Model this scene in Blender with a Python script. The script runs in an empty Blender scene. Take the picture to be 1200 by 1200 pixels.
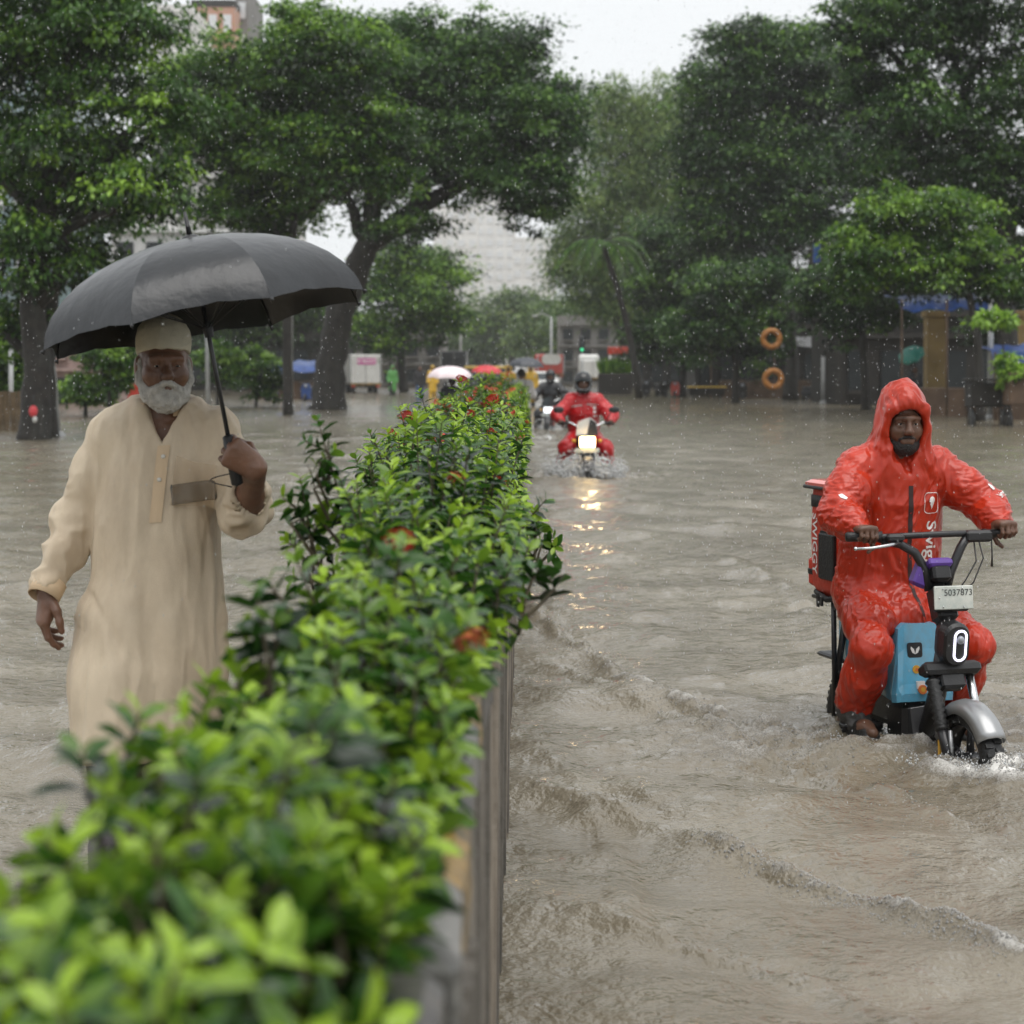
import bpy, bmesh, math, random
import numpy as np
from mathutils import Vector, Matrix
from mathutils.bvhtree import BVHTree

random.seed(7)
RNG = np.random.default_rng(7)
SC = bpy.context.scene
COL = SC.collection
PI = math.pi

# ------------------------------------------------------------------ camera
EYE = 1.45            # camera height above the water (the water is z = 0)
FPX, VX, VY = 2400.0, 617.0, 430.0
cam_data = bpy.data.cameras.new('camera')
cam_data.sensor_width = 36
cam_data.lens = 36 * FPX / 1200
cam_data.shift_x = -(VX - 600) / 1200
cam_data.shift_y = -(600 - VY) / 1200
cam_data.clip_start = 0.05
cam_data.clip_end = 3000
cam_data.dof.use_dof = True
cam_data.dof.focus_distance = 7.1
cam_data.dof.aperture_fstop = 5.2
cam = bpy.data.objects.new('camera', cam_data)
cam.location = (0, 0, EYE)
cam.rotation_euler = (PI / 2, 0, 0)
COL.objects.link(cam)
SC.camera = cam

# ------------------------------------------------------------------ overcast sky and soft sun
SUN_EL, SUN_AZ = math.radians(72), math.radians(150)
world = bpy.data.worlds.new('World')
SC.world = world
world.use_nodes = True
wn, wl = world.node_tree.nodes, world.node_tree.links
wn.clear()
wo = wn.new('ShaderNodeOutputWorld')
wb = wn.new('ShaderNodeBackground')
ws = wn.new('ShaderNodeTexSky')
ws.sky_type = 'NISHITA'
ws.sun_disc = False
ws.sun_elevation = SUN_EL
ws.sun_rotation = SUN_AZ
ws.dust_density = 6.0
hs = wn.new('ShaderNodeHueSaturation')
hs.inputs['Saturation'].default_value = 0.12
mx = wn.new('ShaderNodeMix')
mx.data_type = 'RGBA'
mx.inputs['Factor'].default_value = 0.86
mx.inputs[7].default_value = (7.9, 8.15, 8.35, 1)      # the even cloud layer in front of the blue sky
wl.new(ws.outputs[0], hs.inputs['Color'])
wl.new(hs.outputs[0], mx.inputs[6])
wl.new(mx.outputs[2], wb.inputs['Color'])
wb.inputs['Strength'].default_value = 0.10
wl.new(wb.outputs[0], wo.inputs['Surface'])
sun_data = bpy.data.lights.new('sun', 'SUN')
sun_data.energy = 1.5
sun_data.angle = math.radians(55)
sun_data.color = (1.0, 0.97, 0.93)
sun = bpy.data.objects.new('sun', sun_data)
sun.rotation_euler = (math.radians(18), 0, math.radians(30))
sun.location = (0, -10, 30)
COL.objects.link(sun)

SC.view_settings.view_transform = 'Standard'
SC.view_settings.look = 'None'
SC.view_settings.exposure = 0.42
SC.view_settings.gamma = 1.0
SC.view_settings.use_curve_mapping = False
SC.render.engine = 'CYCLES'
SC.cycles.use_denoising = True
SC.cycles.max_bounces = 7
SC.cycles.diffuse_bounces = 2
SC.cycles.glossy_bounces = 3
SC.cycles.transmission_bounces = 5
SC.cycles.transparent_max_bounces = 8
SC.cycles.volume_bounces = 1
SC.cycles.use_adaptive_sampling = True
SC.cycles.adaptive_threshold = 0.02
SC.cycles.caustics_reflective = False
SC.cycles.caustics_refractive = False

# ------------------------------------------------------------------ helpers
def at(px, py, d):
    """point seen at photo pixel px,py when it stands d metres away"""
    return Vector(((px - VX) * d / FPX, d, EYE - (py - VY) * d / FPX))

def tag(o, label=None, cat=None, group=None, kind=None):
    if label: o['label'] = label
    if cat: o['category'] = cat
    if group: o['group'] = group
    if kind: o['kind'] = kind
    return o

def thing(name, label, cat, loc=(0, 0, 0), rz=0.0, group=None):
    o = bpy.data.objects.new(name, None)
    o.empty_display_size = 0.2
    o.location = loc
    o.rotation_euler = (0, 0, rz)
    COL.objects.link(o)
    return tag(o, label, cat, group)

def link(name, me, parent=None):
    o = bpy.data.objects.new(name, me)
    COL.objects.link(o)
    if parent is not None: o.parent = parent
    return o

def copy_tree(o, parent=None):
    c = o.copy()
    COL.objects.link(c)
    c.parent = parent
    for ch in o.children: copy_tree(ch, c)
    return c

def np_mesh(name, V, Fq, mat=None, smooth=True, attrs=None):
    """mesh from arrays; Fq is (n,3) or (n,4) or a list of such arrays"""
    me = bpy.data.meshes.new(name)
    V = np.asarray(V, dtype=np.float32)
    if not isinstance(Fq, list): Fq = [Fq]
    Fq = [np.asarray(f, dtype=np.int32) for f in Fq if len(f)]
    me.vertices.add(len(V))
    me.vertices.foreach_set('co', V.ravel())
    loops = np.concatenate([f.ravel() for f in Fq])
    tot = np.concatenate([np.full(len(f), f.shape[1], np.int32) for f in Fq])
    start = np.concatenate([[0], np.cumsum(tot)[:-1]]).astype(np.int32)
    me.loops.add(len(loops))
    me.loops.foreach_set('vertex_index', loops)
    me.polygons.add(len(tot))
    me.polygons.foreach_set('loop_start', start)
    me.polygons.foreach_set('loop_total', tot)
    me.polygons.foreach_set('use_smooth', np.full(len(tot), smooth))
    me.update(calc_edges=True)
    me.validate()
    for k, a in (attrs or {}).items():
        at_ = me.attributes.new(k, 'FLOAT', 'POINT')
        at_.data.foreach_set('value', np.asarray(a, np.float32))
    if mat is not None: me.materials.append(mat)
    return me

class MB:
    """collects simple shapes; build() links them as one mesh object"""
    def __init__(s): s.v, s.f, s.sm = [], [], []
    def add(s, vs, fs, smooth=False):
        b = len(s.v)
        s.v += [tuple(v) for v in vs]
        s.f += [tuple(b + i for i in f) for f in fs]
        s.sm += [smooth] * len(fs)
        return s
    def box(s, c, size, R=None, bev=0.0, taper=1.0):
        c = Vector(c); hx, hy, hz = (x / 2 for x in size)
        if bev <= 0:
            vs = [Vector((sx * hx * (taper if sz > 0 else 1), sy * hy * (taper if sz > 0 else 1), sz * hz)) for sz in (-1, 1) for sy in (-1, 1) for sx in (-1, 1)]
            fs = [(0, 2, 3, 1), (4, 5, 7, 6), (0, 1, 5, 4), (2, 6, 7, 3), (0, 4, 6, 2), (1, 3, 7, 5)]
            sm = False
        else:
            b = min(bev, hx * .95, hy * .95, hz * .95)
            vs, fs = [], []
            rings = [(-hz, b, taper and 1), (-hz + b, 0, 1), (hz - b, 0, 1), (hz, b, 1)]
            for z, ins, _ in rings:
                t = 1 + (taper - 1) * ((z + hz) / (2 * hz))
                ax, ay = (hx) * t - ins, (hy) * t - ins
                cc = b * .6 if ins == 0 else b * .4
                vs += [Vector(p) for p in ((-ax + cc, -ay, z), (ax - cc, -ay, z), (ax, -ay + cc, z), (ax, ay - cc, z), (ax - cc, ay, z), (-ax + cc, ay, z), (-ax, ay - cc, z), (-ax, -ay + cc, z))]
            for r in range(3):
                for i in range(8):
                    j = (i + 1) % 8
                    fs.append((r * 8 + i, r * 8 + j, r * 8 + 8 + j, r * 8 + 8 + i))
            fs.append(tuple(range(7, -1, -1))); fs.append(tuple(range(24, 32)))
            sm = False
        if R is not None: vs = [R @ v for v in vs]
        return s.add([v + c for v in vs], fs, sm)
    def tube(s, pts, rad, n=8, closed=False, caps=True, flat=None):
        pts = [Vector(p) for p in pts]
        if not hasattr(rad, '__len__'): rad = [rad] * len(pts)
        m = len(pts)
        vs, fs = [], []
        prev = None
        for i, p in enumerate(pts):
            if closed: t = pts[(i + 1) % m] - pts[i - 1]
            else: t = pts[min(i + 1, m - 1)] - pts[max(i - 1, 0)]
            t.normalize()
            if prev is None:
                u = t.orthogonal().normalized()
                if abs(t.z) < .95:
                    u = Vector((0, 0, 1)).cross(t).normalized()
            else:
                u = (prev - t * prev.dot(t)).normalized()
            prev = u
            w = t.cross(u)
            for k in range(n):
                a = 2 * PI * k / n
                vs.append(p + (u * math.cos(a) + w * math.sin(a) * (flat or 1)) * rad[i])
        for i in range(m if closed else m - 1):
            j = (i + 1) % m
            for k in range(n):
                l = (k + 1) % n
                fs.append((i * n + k, i * n + l, j * n + l, j * n + k))
        if caps and not closed:
            fs.append(tuple(range(n - 1, -1, -1)))
            fs.append(tuple((m - 1) * n + k for k in range(n)))
        return s.add(vs, fs, True)
    def lathe(s, prof, c=(0, 0, 0), n=16, R=None, sy=1.0):
        c = Vector(c); vs, fs = [], []
        for r, z in prof:
            for k in range(n):
                a = 2 * PI * k / n
                v = Vector((r * math.cos(a), r * sy * math.sin(a), z))
                vs.append((R @ v if R is not None else v) + c)
        for i in range(len(prof) - 1):
            for k in range(n):
                l = (k + 1) % n
                fs.append((i * n + k, i * n + l, i * n + n + l, i * n + n + k))
        return s.add(vs, fs, True)
    def ball(s, c, r, n=12, R=None):
        if not hasattr(r, '__len__'): r = (r, r, r)
        prof = [(math.sin(PI * i / (n // 2)), -math.cos(PI * i / (n // 2))) for i in range(n // 2 + 1)]
        vs, fs = [], []
        c = Vector(c)
        for q, z in prof:
            for k in range(n):
                a = 2 * PI * k / n
                v = Vector((q * math.cos(a) * r[0], q * math.sin(a) * r[1], z * r[2]))
                vs.append((R @ v if R is not None else v) + c)
        for i in range(len(prof) - 1):
            for k in range(n):
                l = (k + 1) % n
                fs.append((i * n + k, i * n + l, i * n + n + l, i * n + n + k))
        return s.add(vs, fs, True)
    def prism(s, outline, depth, R=None, c=(0, 0, 0)):
        """outline in local xz, extruded along y by depth (centred)"""
        n = len(outline); c = Vector(c)
        vs = [Vector((x, -depth / 2, z)) for x, z in outline] + [Vector((x, depth / 2, z)) for x, z in outline]
        fs = [tuple(range(n)), tuple(range(2 * n - 1, n - 1, -1))]
        fs += [((i + 1) % n, i, n + i, n + (i + 1) % n) for i in range(n)]
        if R is not None: vs = [R @ v for v in vs]
        return s.add([v + c for v in vs], fs)
    def mesh(s, name, mat):
        me = bpy.data.meshes.new(name)
        me.from_pydata(s.v, [], s.f)
        me.polygons.foreach_set('use_smooth', s.sm)
        if mat is not None: me.materials.append(mat)
        me.update()
        return me
    def build(s, name, mat, parent=None):
        return link(name, s.mesh(name, mat), parent)

def smoothstep(a, b, x):
    t = np.clip((x - a) / (b - a), 0, 1)
    return t * t * (3 - 2 * t)

def _hash(i, j, k, seed):
    h = (i.astype(np.int64) * 374761393 + j.astype(np.int64) * 668265263 + k.astype(np.int64) * 2147483647 + seed * 974634777) & 0x7fffffff
    h = (h ^ (h >> 13)) * 1274126177 & 0x7fffffff
    return ((h ^ (h >> 16)) & 0xffff) / 65535.0

def vnoise(P, seed=0):
    P = np.asarray(P, np.float64)
    I = np.floor(P).astype(np.int64); f = P - I
    f = f * f * (3 - 2 * f)
    r = 0
    for a in (0, 1):
        for b in (0, 1):
            for c in (0, 1):
                w = (f[:, 0] if a else 1 - f[:, 0]) * (f[:, 1] if b else 1 - f[:, 1]) * (f[:, 2] if c else 1 - f[:, 2])
                r = r + w * _hash(I[:, 0] + a, I[:, 1] + b, I[:, 2] + c, seed)
    return r * 2 - 1

def fbm(P, seed=0, octv=3):
    r, a, s = 0, 1.0, 1.0
    for o in range(octv):
        r = r + a * vnoise(P * s, seed + o * 17); a *= .5; s *= 2.03
    return r

# ------------------------------------------------------------------ materials
def node_mat(name):
    m = bpy.data.materials.new(name)
    m.use_nodes = True
    nt = m.node_tree
    return m, nt.nodes, nt.links, nt.nodes['Principled BSDF']

def M(name, col, rough=.5, var=.12, scale=6.0, bump=0.0, bscale=40.0, metal=0.0, spec=.5, coat=0.0, coat_rough=.1, stain=None, stain_amt=.5, stain_scale=(3, 3, 1), emit=None, emit_s=0.0, alpha=1.0, sheen=0, sss=0.0, bdist=.01):
    m, N, L, P = node_mat(name)
    tc = N.new('ShaderNodeTexCoord')
    nz = N.new('ShaderNodeTexNoise'); nz.inputs['Scale'].default_value = scale; nz.inputs['Detail'].default_value = 5
    L.new(tc.outputs['Object'], nz.inputs['Vector'])
    rp = N.new('ShaderNodeValToRGB')
    lo = tuple(max(0, c * (1 - var * 1.6)) for c in col); hi = tuple(min(1, c * (1 + var * 1.4)) for c in col)
    rp.color_ramp.elements[0].position = .28; rp.color_ramp.elements[0].color = lo + (1,)
    rp.color_ramp.elements[1].position = .72; rp.color_ramp.elements[1].color = hi + (1,)
    L.new(nz.outputs['Fac'], rp.inputs['Fac'])
    out = rp.outputs['Color']
    if stain is not None:
        mp = N.new('ShaderNodeMapping'); mp.inputs['Scale'].default_value = stain_scale
        L.new(tc.outputs['Object'], mp.inputs['Vector'])
        n2 = N.new('ShaderNodeTexNoise'); n2.inputs['Scale'].default_value = 2.0; n2.inputs['Detail'].default_value = 8; n2.inputs['Roughness'].default_value = .7
        L.new(mp.outputs[0], n2.inputs['Vector'])
        r2 = N.new('ShaderNodeValToRGB'); r2.color_ramp.elements[0].position = .42; r2.color_ramp.elements[1].position = .62
        r2.color_ramp.elements[1].color = (stain_amt,) * 3 + (1,)
        L.new(n2.outputs['Fac'], r2.inputs['Fac'])
        mixn = N.new('ShaderNodeMix'); mixn.data_type = 'RGBA'
        L.new(r2.outputs['Color'], mixn.inputs['Factor']); L.new(out, mixn.inputs[6]); mixn.inputs[7].default_value = tuple(stain) + (1,)
        out = mixn.outputs[2]
    L.new(out, P.inputs['Base Color'])
    P.inputs['Roughness'].default_value = rough
    P.inputs['Metallic'].default_value = metal
    P.inputs['Specular IOR Level'].default_value = spec
    P.inputs['Coat Weight'].default_value = coat
    P.inputs['Coat Roughness'].default_value = coat_rough
    P.inputs['Alpha'].default_value = alpha
    if sheen: P.inputs['Sheen Weight'].default_value = sheen
    if sss:
        P.inputs['Subsurface Weight'].default_value = sss
        P.inputs['Subsurface Radius'].default_value = (.012, .005, .003)
        P.inputs['Subsurface Scale'].default_value = 1.0
    if bump:
        bz = N.new('ShaderNodeTexNoise'); bz.inputs['Scale'].default_value = bscale; bz.inputs['Detail'].default_value = 6
        L.new(tc.outputs['Object'], bz.inputs['Vector'])
        bp = N.new('ShaderNodeBump'); bp.inputs['Strength'].default_value = bump; bp.inputs['Distance'].default_value = bdist
        L.new(bz.outputs['Fac'], bp.inputs['Height']); L.new(bp.outputs[0], P.inputs['Normal'])
    if emit is not None:
        P.inputs['Emission Color'].default_value = tuple(emit) + (1,)
        P.inputs['Emission Strength'].default_value = emit_s
    return m

def leaf_mat(name, old, mid, young, gloss=.35, trans=.3):
    m, N, L, P = node_mat(name)
    a = N.new('ShaderNodeAttribute'); a.attribute_name = 'tint'
    rp = N.new('ShaderNodeValToRGB')
    e = rp.color_ramp.elements
    e[0].position = 0.0; e[0].color = tuple(old) + (1,)
    e[1].position = 1.0; e[1].color = tuple(young) + (1,)
    k = e.new(.5); k.color = tuple(mid) + (1,)
    L.new(a.outputs['Fac'], rp.inputs['Fac'])
    L.new(rp.outputs[0], P.inputs['Base Color'])
    P.inputs['Roughness'].default_value = gloss
    tr = N.new('ShaderNodeBsdfTranslucent')
    L.new(rp.outputs[0], tr.inputs['Color'])
    ms = N.new('ShaderNodeMixShader'); ms.inputs[0].default_value = trans
    L.new(P.outputs[0], ms.inputs[1]); L.new(tr.outputs[0], ms.inputs[2])
    L.new(ms.outputs[0], N['Material Output'].inputs['Surface'])
    return m

MAT = {}

# ================================================================== ground and water
MAT['asphalt'] = M('wet_asphalt', (.05, .048, .045), .4, .3, 3, .3, 60)
me = np_mesh('ground', [(-400, -20, -.22), (400, -20, -.22), (400, 700, -.22), (-400, 700, -.22)], np.array([[0, 1, 2, 3]]), MAT['asphalt'], False)
tag(link('ground', me), 'submerged asphalt road under the flood water', 'road', kind='structure')

def poly_dist(X, Y, pts):
    best = np.full(X.shape, 1e9); tt = np.zeros(X.shape); side = np.zeros(X.shape)
    n = len(pts) - 1
    for i in range(n):
        (x0, y0), (x1, y1) = pts[i], pts[i + 1]
        dx, dy = x1 - x0, y1 - y0
        t = np.clip(((X - x0) * dx + (Y - y0) * dy) / (dx * dx + dy * dy), 0, 1)
        qx, qy = X - x0 - t * dx, Y - y0 - t * dy
        d = np.hypot(qx, qy)
        m = d < best
        best = np.where(m, d, best); tt = np.where(m, (i + t) / n, tt)
        side = np.where(m, np.sign(dx * qy - dy * qx), side)
    return best, tt, side

def water_xy(px, py):
    s = (py - VY) / EYE
    return ((px - VX) / s, FPX / s)

BIKE_AX = (1.66, 7.46)          # front wheel of the near moped
def build_water():
    xs = np.concatenate([-np.geomspace(300, 3.3, 70)[:-1], np.linspace(-3.3, 3.6, 300), np.geomspace(3.6, 300, 70)[1:]])
    ys = [1.0]
    while ys[-1] < 690: ys.append(ys[-1] + max(.022, .0042 * ys[-1] if ys[-1] < 40 else .03 * (ys[-1] - 34.5)))
    ys = np.array([-15.0, -5, 0] + ys)
    X, Y = np.meshgrid(xs, ys)
    H = np.zeros_like(X); foam = np.zeros_like(X)
    fade = 1 / (1 + (Y / 30) ** 2)
    rg = np.random.default_rng(3)
    for i in range(26):
        lam = rg.uniform(.16, 1.3); th = rg.normal(.5, .8); ph = rg.uniform(0, 6.28)
        kx, ky = math.sin(th) * 2 * PI / lam, math.cos(th) * 2 * PI / lam
        wob = .6 * np.sin(X * 1.3 + i) + .5 * np.sin(Y * .9 + 2 * i)
        H += .0046 * lam ** .9 * np.sin(kx * X + ky * Y + ph + wob) * np.exp(-(.012 / lam * Y) ** 2)
    P = np.stack([X.ravel(), Y.ravel(), np.zeros(X.size)], 1)
    n1 = fbm(P * 2.2, 5, 4).reshape(X.shape)
    n2 = fbm(P * np.array([5.5, 7.5, 1]), 9, 3).reshape(X.shape)
    n3 = fbm(P * np.array([16, 22, 1]), 12, 2).reshape(X.shape)
    H += (.0095 * n1 + .0065 * n2) * fade + .0016 * n3 * np.exp(-(Y / 9) ** 2)
    # wakes of the near moped: crests that run off towards the planter and the camera
    crests = [([water_xy(600, 918), water_xy(720, 948), water_xy(830, 990), water_xy(1000, 1050), water_xy(1110, 1085), water_xy(1230, 1130)], .045, .034, .22, .85),
              ([water_xy(600, 685), water_xy(650, 740), water_xy(760, 815), water_xy(880, 850), water_xy(1010, 868), water_xy(1100, 880)], .055, .036, .12, .75),
              ([water_xy(600, 760), water_xy(690, 800), water_xy(820, 850), water_xy(960, 905), water_xy(1130, 960), water_xy(1260, 975)], .05, .026, .9, .5),
              ([water_xy(640, 1060), water_xy(800, 1110), water_xy(960, 1150), water_xy(1100, 1230)], .05, .018, .9, .12),
              ([water_xy(600, 860), water_xy(660, 900), water_xy(720, 990), water_xy(740, 1100)], .05, .016, .9, .1),
              ([water_xy(0, 640), water_xy(120, 780), water_xy(60, 930)], .07, .02, .9, .2),
              ([water_xy(820, 640), water_xy(930, 690), water_xy(1010, 800)], .08, .022, .9, .25)]
    for pts, w, h, f0, fam in crests:
        d, t, side = poly_dist(X, Y, pts)
        ww = w * (1 + .5 * n1)
        prof = np.exp(-(d / ww) ** 2) - .45 * np.exp(-((d - 2.2 * ww) / (1.3 * ww)) ** 2) * (side > 0)
        amp = h * np.clip(t / .15, 0, 1) * np.clip((1.02 - t) / .1, 0, 1) * (1 + .5 * n2)
        H += amp * prof
        foam = np.maximum(foam, fam * np.exp(-(d / (ww * 1.3)) ** 2) * smoothstep(f0, f0 + .35, t) * np.clip(.45 + .6 * n2 + .5 * n3, 0, 1.2))
    # churned water round wheels, legs and feet
    def churn(cx, cy, rx, ry, a, f):
        nonlocal H, foam
        q = ((X - cx) / rx) ** 2 + ((Y - cy) / ry) ** 2
        g = np.exp(-q)
        H += a * g * (n2 + .8 * n3 + .25 * n1)
        foam = np.maximum(foam, f * g * np.clip(.5 + .7 * n2 + .6 * n3, 0, 1.2))
    churn(1.72, 7.32, .26, .2, .026, 1.5); churn(1.5, 7.7, .3, .5, .018, .75); churn(1.25, 8.0, .25, .35, .018, .75)
    churn(.92, 7.95, .45, .7, .018, .55); churn(1.95, 8.2, .5, 1.0, .02, .55)
    churn(.76, 27.4, .75, .9, .07, 1.2); churn(.62, 47.3, .6, 1.2, .06, .8); churn(-1.15, 5.1, .3, .35, .02, .35)
    # bow ring of the far riders
    foam = foam + .25 * np.clip(n1 * 1.6 - .55, 0, .5) * np.exp(-((Y - 8) / 5) ** 2) * (X > 0)
    Z = H
    nx = len(xs)
    V = np.stack([X.ravel(), Y.ravel(), Z.ravel()], 1)
    idx = np.arange(len(ys) * nx).reshape(len(ys), nx)
    Q = np.stack([idx[:-1, :-1], idx[:-1, 1:], idx[1:, 1:], idx[1:, :-1]], -1).reshape(-1, 4)
    global CRESTS, WX, WYY, WZ
    CRESTS = crests; WX, WYY, WZ = xs, ys, Z
    return V, Q, foam.ravel()

def water_material():
    m, N, L, P = node_mat('muddy_flood_water')
    tc = N.new('ShaderNodeTexCoord')
    def noise(scale, det=4, vec=None, rough=.55):
        n = N.new('ShaderNodeTexNoise'); n.inputs['Scale'].default_value = scale; n.inputs['Detail'].default_value = det; n.inputs['Roughness'].default_value = rough
        L.new(vec or tc.outputs['Object'], n.inputs['Vector']); return n
    def math_(op, a, b=None):
        n = N.new('ShaderNodeMath'); n.operation = op
        for i, q in enumerate((a, b)):
            if q is None: continue
            if isinstance(q, (int, float)): n.inputs[i].default_value = q
            else: L.new(q, n.inputs[i])
        return n.outputs[0]
    mp = N.new('ShaderNodeMapping'); mp.inputs['Scale'].default_value = (1, 1.0, 1)
    L.new(tc.outputs['Object'], mp.inputs['Vector'])
    big = noise(.9, 4)
    rp = N.new('ShaderNodeValToRGB')
    rp.color_ramp.elements[0].position = .35; rp.color_ramp.elements[0].color = (.150, .126, .086, 1)
    rp.color_ramp.elements[1].position = .68; rp.color_ramp.elements[1].color = (.245, .214, .158, 1)
    L.new(big.outputs['Fac'], rp.inputs['Fac'])
    at_ = N.new('ShaderNodeAttribute'); at_.attribute_name = 'foam'
    fz = noise(62, 6, mp.outputs[0], .75)
    f1 = math_('MULTIPLY', at_.outputs['Fac'], 1.5)
    f2 = math_('ADD', f1, fz.outputs['Fac'])
    fz2 = noise(170, 4, mp.outputs[0], .7)
    f2 = math_('ADD', f2, math_('MULTIPLY', math_('SUBTRACT', fz2.outputs['Fac'], .5), 1.4))
    f3 = N.new('ShaderNodeMapRange'); f3.inputs['From Min'].default_value = 1.05; f3.inputs['From Max'].default_value = 2.0
    L.new(f2, f3.inputs['Value'])
    mxn = N.new('ShaderNodeMix'); mxn.data_type = 'RGBA'
    L.new(f3.outputs[0], mxn.inputs['Factor']); L.new(rp.outputs[0], mxn.inputs[6]); mxn.inputs[7].default_value = (.78, .76, .72, 1)
    L.new(mxn.outputs[2], P.inputs['Base Color'])
    P.inputs['IOR'].default_value = 1.52
    rgh = N.new('ShaderNodeMapRange'); rgh.inputs['To Min'].default_value = .05; rgh.inputs['To Max'].default_value = .4
    L.new(f3.outputs[0], rgh.inputs['Value']); L.new(rgh.outputs[0], P.inputs['Roughness'])
    # ripples: wind chop, fine noise and the rings of raindrops
    a = noise(11, 3, mp.outputs[0]); b = noise(46, 3, mp.outputs[0]); c = noise(150, 2, mp.outputs[0])
    v = N.new('ShaderNodeTexVoronoi'); v.inputs['Scale'].default_value = 7.5; v.voronoi_dimensions = '2D'
    L.new(tc.outputs['Object'], v.inputs['Vector'])
    sp = N.new('ShaderNodeSeparateColor'); L.new(v.outputs['Color'], sp.inputs[0])
    ph = math_('MULTIPLY', sp.outputs[0], 9.0)
    ring = math_('SINE', math_('SUBTRACT', math_('MULTIPLY', v.outputs['Distance'], 46.0), ph))
    fall = N.new('ShaderNodeMapRange'); fall.inputs['From Min'].default_value = 0; fall.inputs['From Max'].default_value = .45; fall.inputs['To Min'].default_value = 1; fall.inputs['To Max'].default_value = 0
    L.new(v.outputs['Distance'], fall.inputs['Value'])
    ringa = math_('MULTIPLY', math_('MULTIPLY', ring, fall.outputs[0]), sp.outputs[1])
    h = math_('ADD', math_('MULTIPLY', a.outputs['Fac'], .024), math_('MULTIPLY', b.outputs['Fac'], .0075))
    h = math_('ADD', h, math_('MULTIPLY', c.outputs['Fac'], .0020))
    h = math_('ADD', h, math_('MULTIPLY', ringa, .0011))
    h = math_('ADD', h, math_('MULTIPLY', f3.outputs[0], .006))
    bp = N.new('ShaderNodeBump'); bp.inputs['Strength'].default_value = 1.0; bp.inputs['Distance'].default_value = 1.0
    L.new(h, bp.inputs['Height']); L.new(bp.outputs[0], P.inputs['Normal'])
    return m
MAT['water'] = water_material()
V, Q, fo = build_water()
water = link('water', np_mesh('water', V, Q, MAT['water'], True, {'foam': fo}))
tag(water, 'muddy brown flood water covering the whole road', 'water', kind='structure')

# ================================================================== trees
MAT['bark'] = M('wet_bark', (.020, .016, .013), .7, .45, 5, .8, 18, stain=(.05, .05, .042), stain_amt=.5, stain_scale=(2, 2, .6), bdist=.03)
MAT['leaf_bright'] = leaf_mat('leaf_bright', (.007, .02, .004), (.052, .14, .016), (.28, .47, .05), .33, .38)
MAT['leaf_dark'] = leaf_mat('leaf_dark', (.006, .017, .006), (.040, .105, .022), (.18, .33, .055), .33, .36)
MAT['leaf_grey'] = leaf_mat('leaf_grey_green', (.03, .065, .018), (.10, .18, .045), (.24, .33, .08), .4, .38)  # paler greens stand in for haze on the far trees

def leaves_mesh(name, C, A, U, L, W, tint, mat, simple=True):
    """C centres of leaf bases, A unit axes, U unit up vectors, L lengths, W widths; simple leaf = folded pair of quads"""
    n = len(C)
    S = np.cross(A, U); S /= np.linalg.norm(S, axis=1, keepdims=True) + 1e-9
    Nn = np.cross(S, A)
    L = np.asarray(L)[:, None]; W = np.asarray(W)[:, None]
    if simple:
        rows = [C, C + A * L * .45 + S * W * .5, C + A * L - Nn * L * .12, C + A * L * .45 - S * W * .5]
        V = np.stack(rows, 1).reshape(-1, 3)
        F = (np.arange(n)[:, None] * 4 + np.array([[0, 1, 2, 3]])).astype(np.int32)
        F = np.concatenate([F[:, [0, 1, 2]], F[:, [0, 2, 3]]])
        t = np.repeat(tint, 4)
    else:
        # base, 2 pairs either side of a creased midrib, tip
        def row(t, w, lift): return C + A * L * t + S * W * w + Nn * L * lift
        rows = [row(0, 0, 0), row(.3, .40, .055), row(.3, 0, 0), row(.3, -.40, .055), row(.66, .46, .02), row(.66, 0, -.035), row(.66, -.46, .02), row(.9, .2, -.08), row(.9, -.2, -.08), row(1.0, 0, -.13)]
        V = np.stack(rows, 1).reshape(-1, 3)
        b = np.arange(n)[:, None] * 10
        tri = np.concatenate([b + np.array([[0, 2, 1]]), b + np.array([[0, 3, 2]]), b + np.array([[7, 5, 9]]), b + np.array([[5, 8, 9]]), b + np.array([[4, 5, 7]]), b + np.array([[5, 6, 8]])])
        quad = np.concatenate([b + np.array([[1, 2, 5, 4]]), b + np.array([[2, 3, 6, 5]])])
        F = [tri, quad]
        t = np.repeat(tint, 10)
    return np_mesh(name, V, F, mat, not simple, {'tint': t})

def limb_path(a, b, wob, n=6, sag=0.0, rg=None):
    a, b = Vector(a), Vector(b)
    L = (b - a).length
    pts = []
    for i in range(n + 1):
        t = i / n
        p = a.lerp(b, t)
        p += Vector((rg.normal(), rg.normal(), rg.normal() * .6)) * wob * L * math.sin(PI * t)
        p.z += sag * L * math.sin(PI * t)
        pts.append(p)
    return pts

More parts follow.
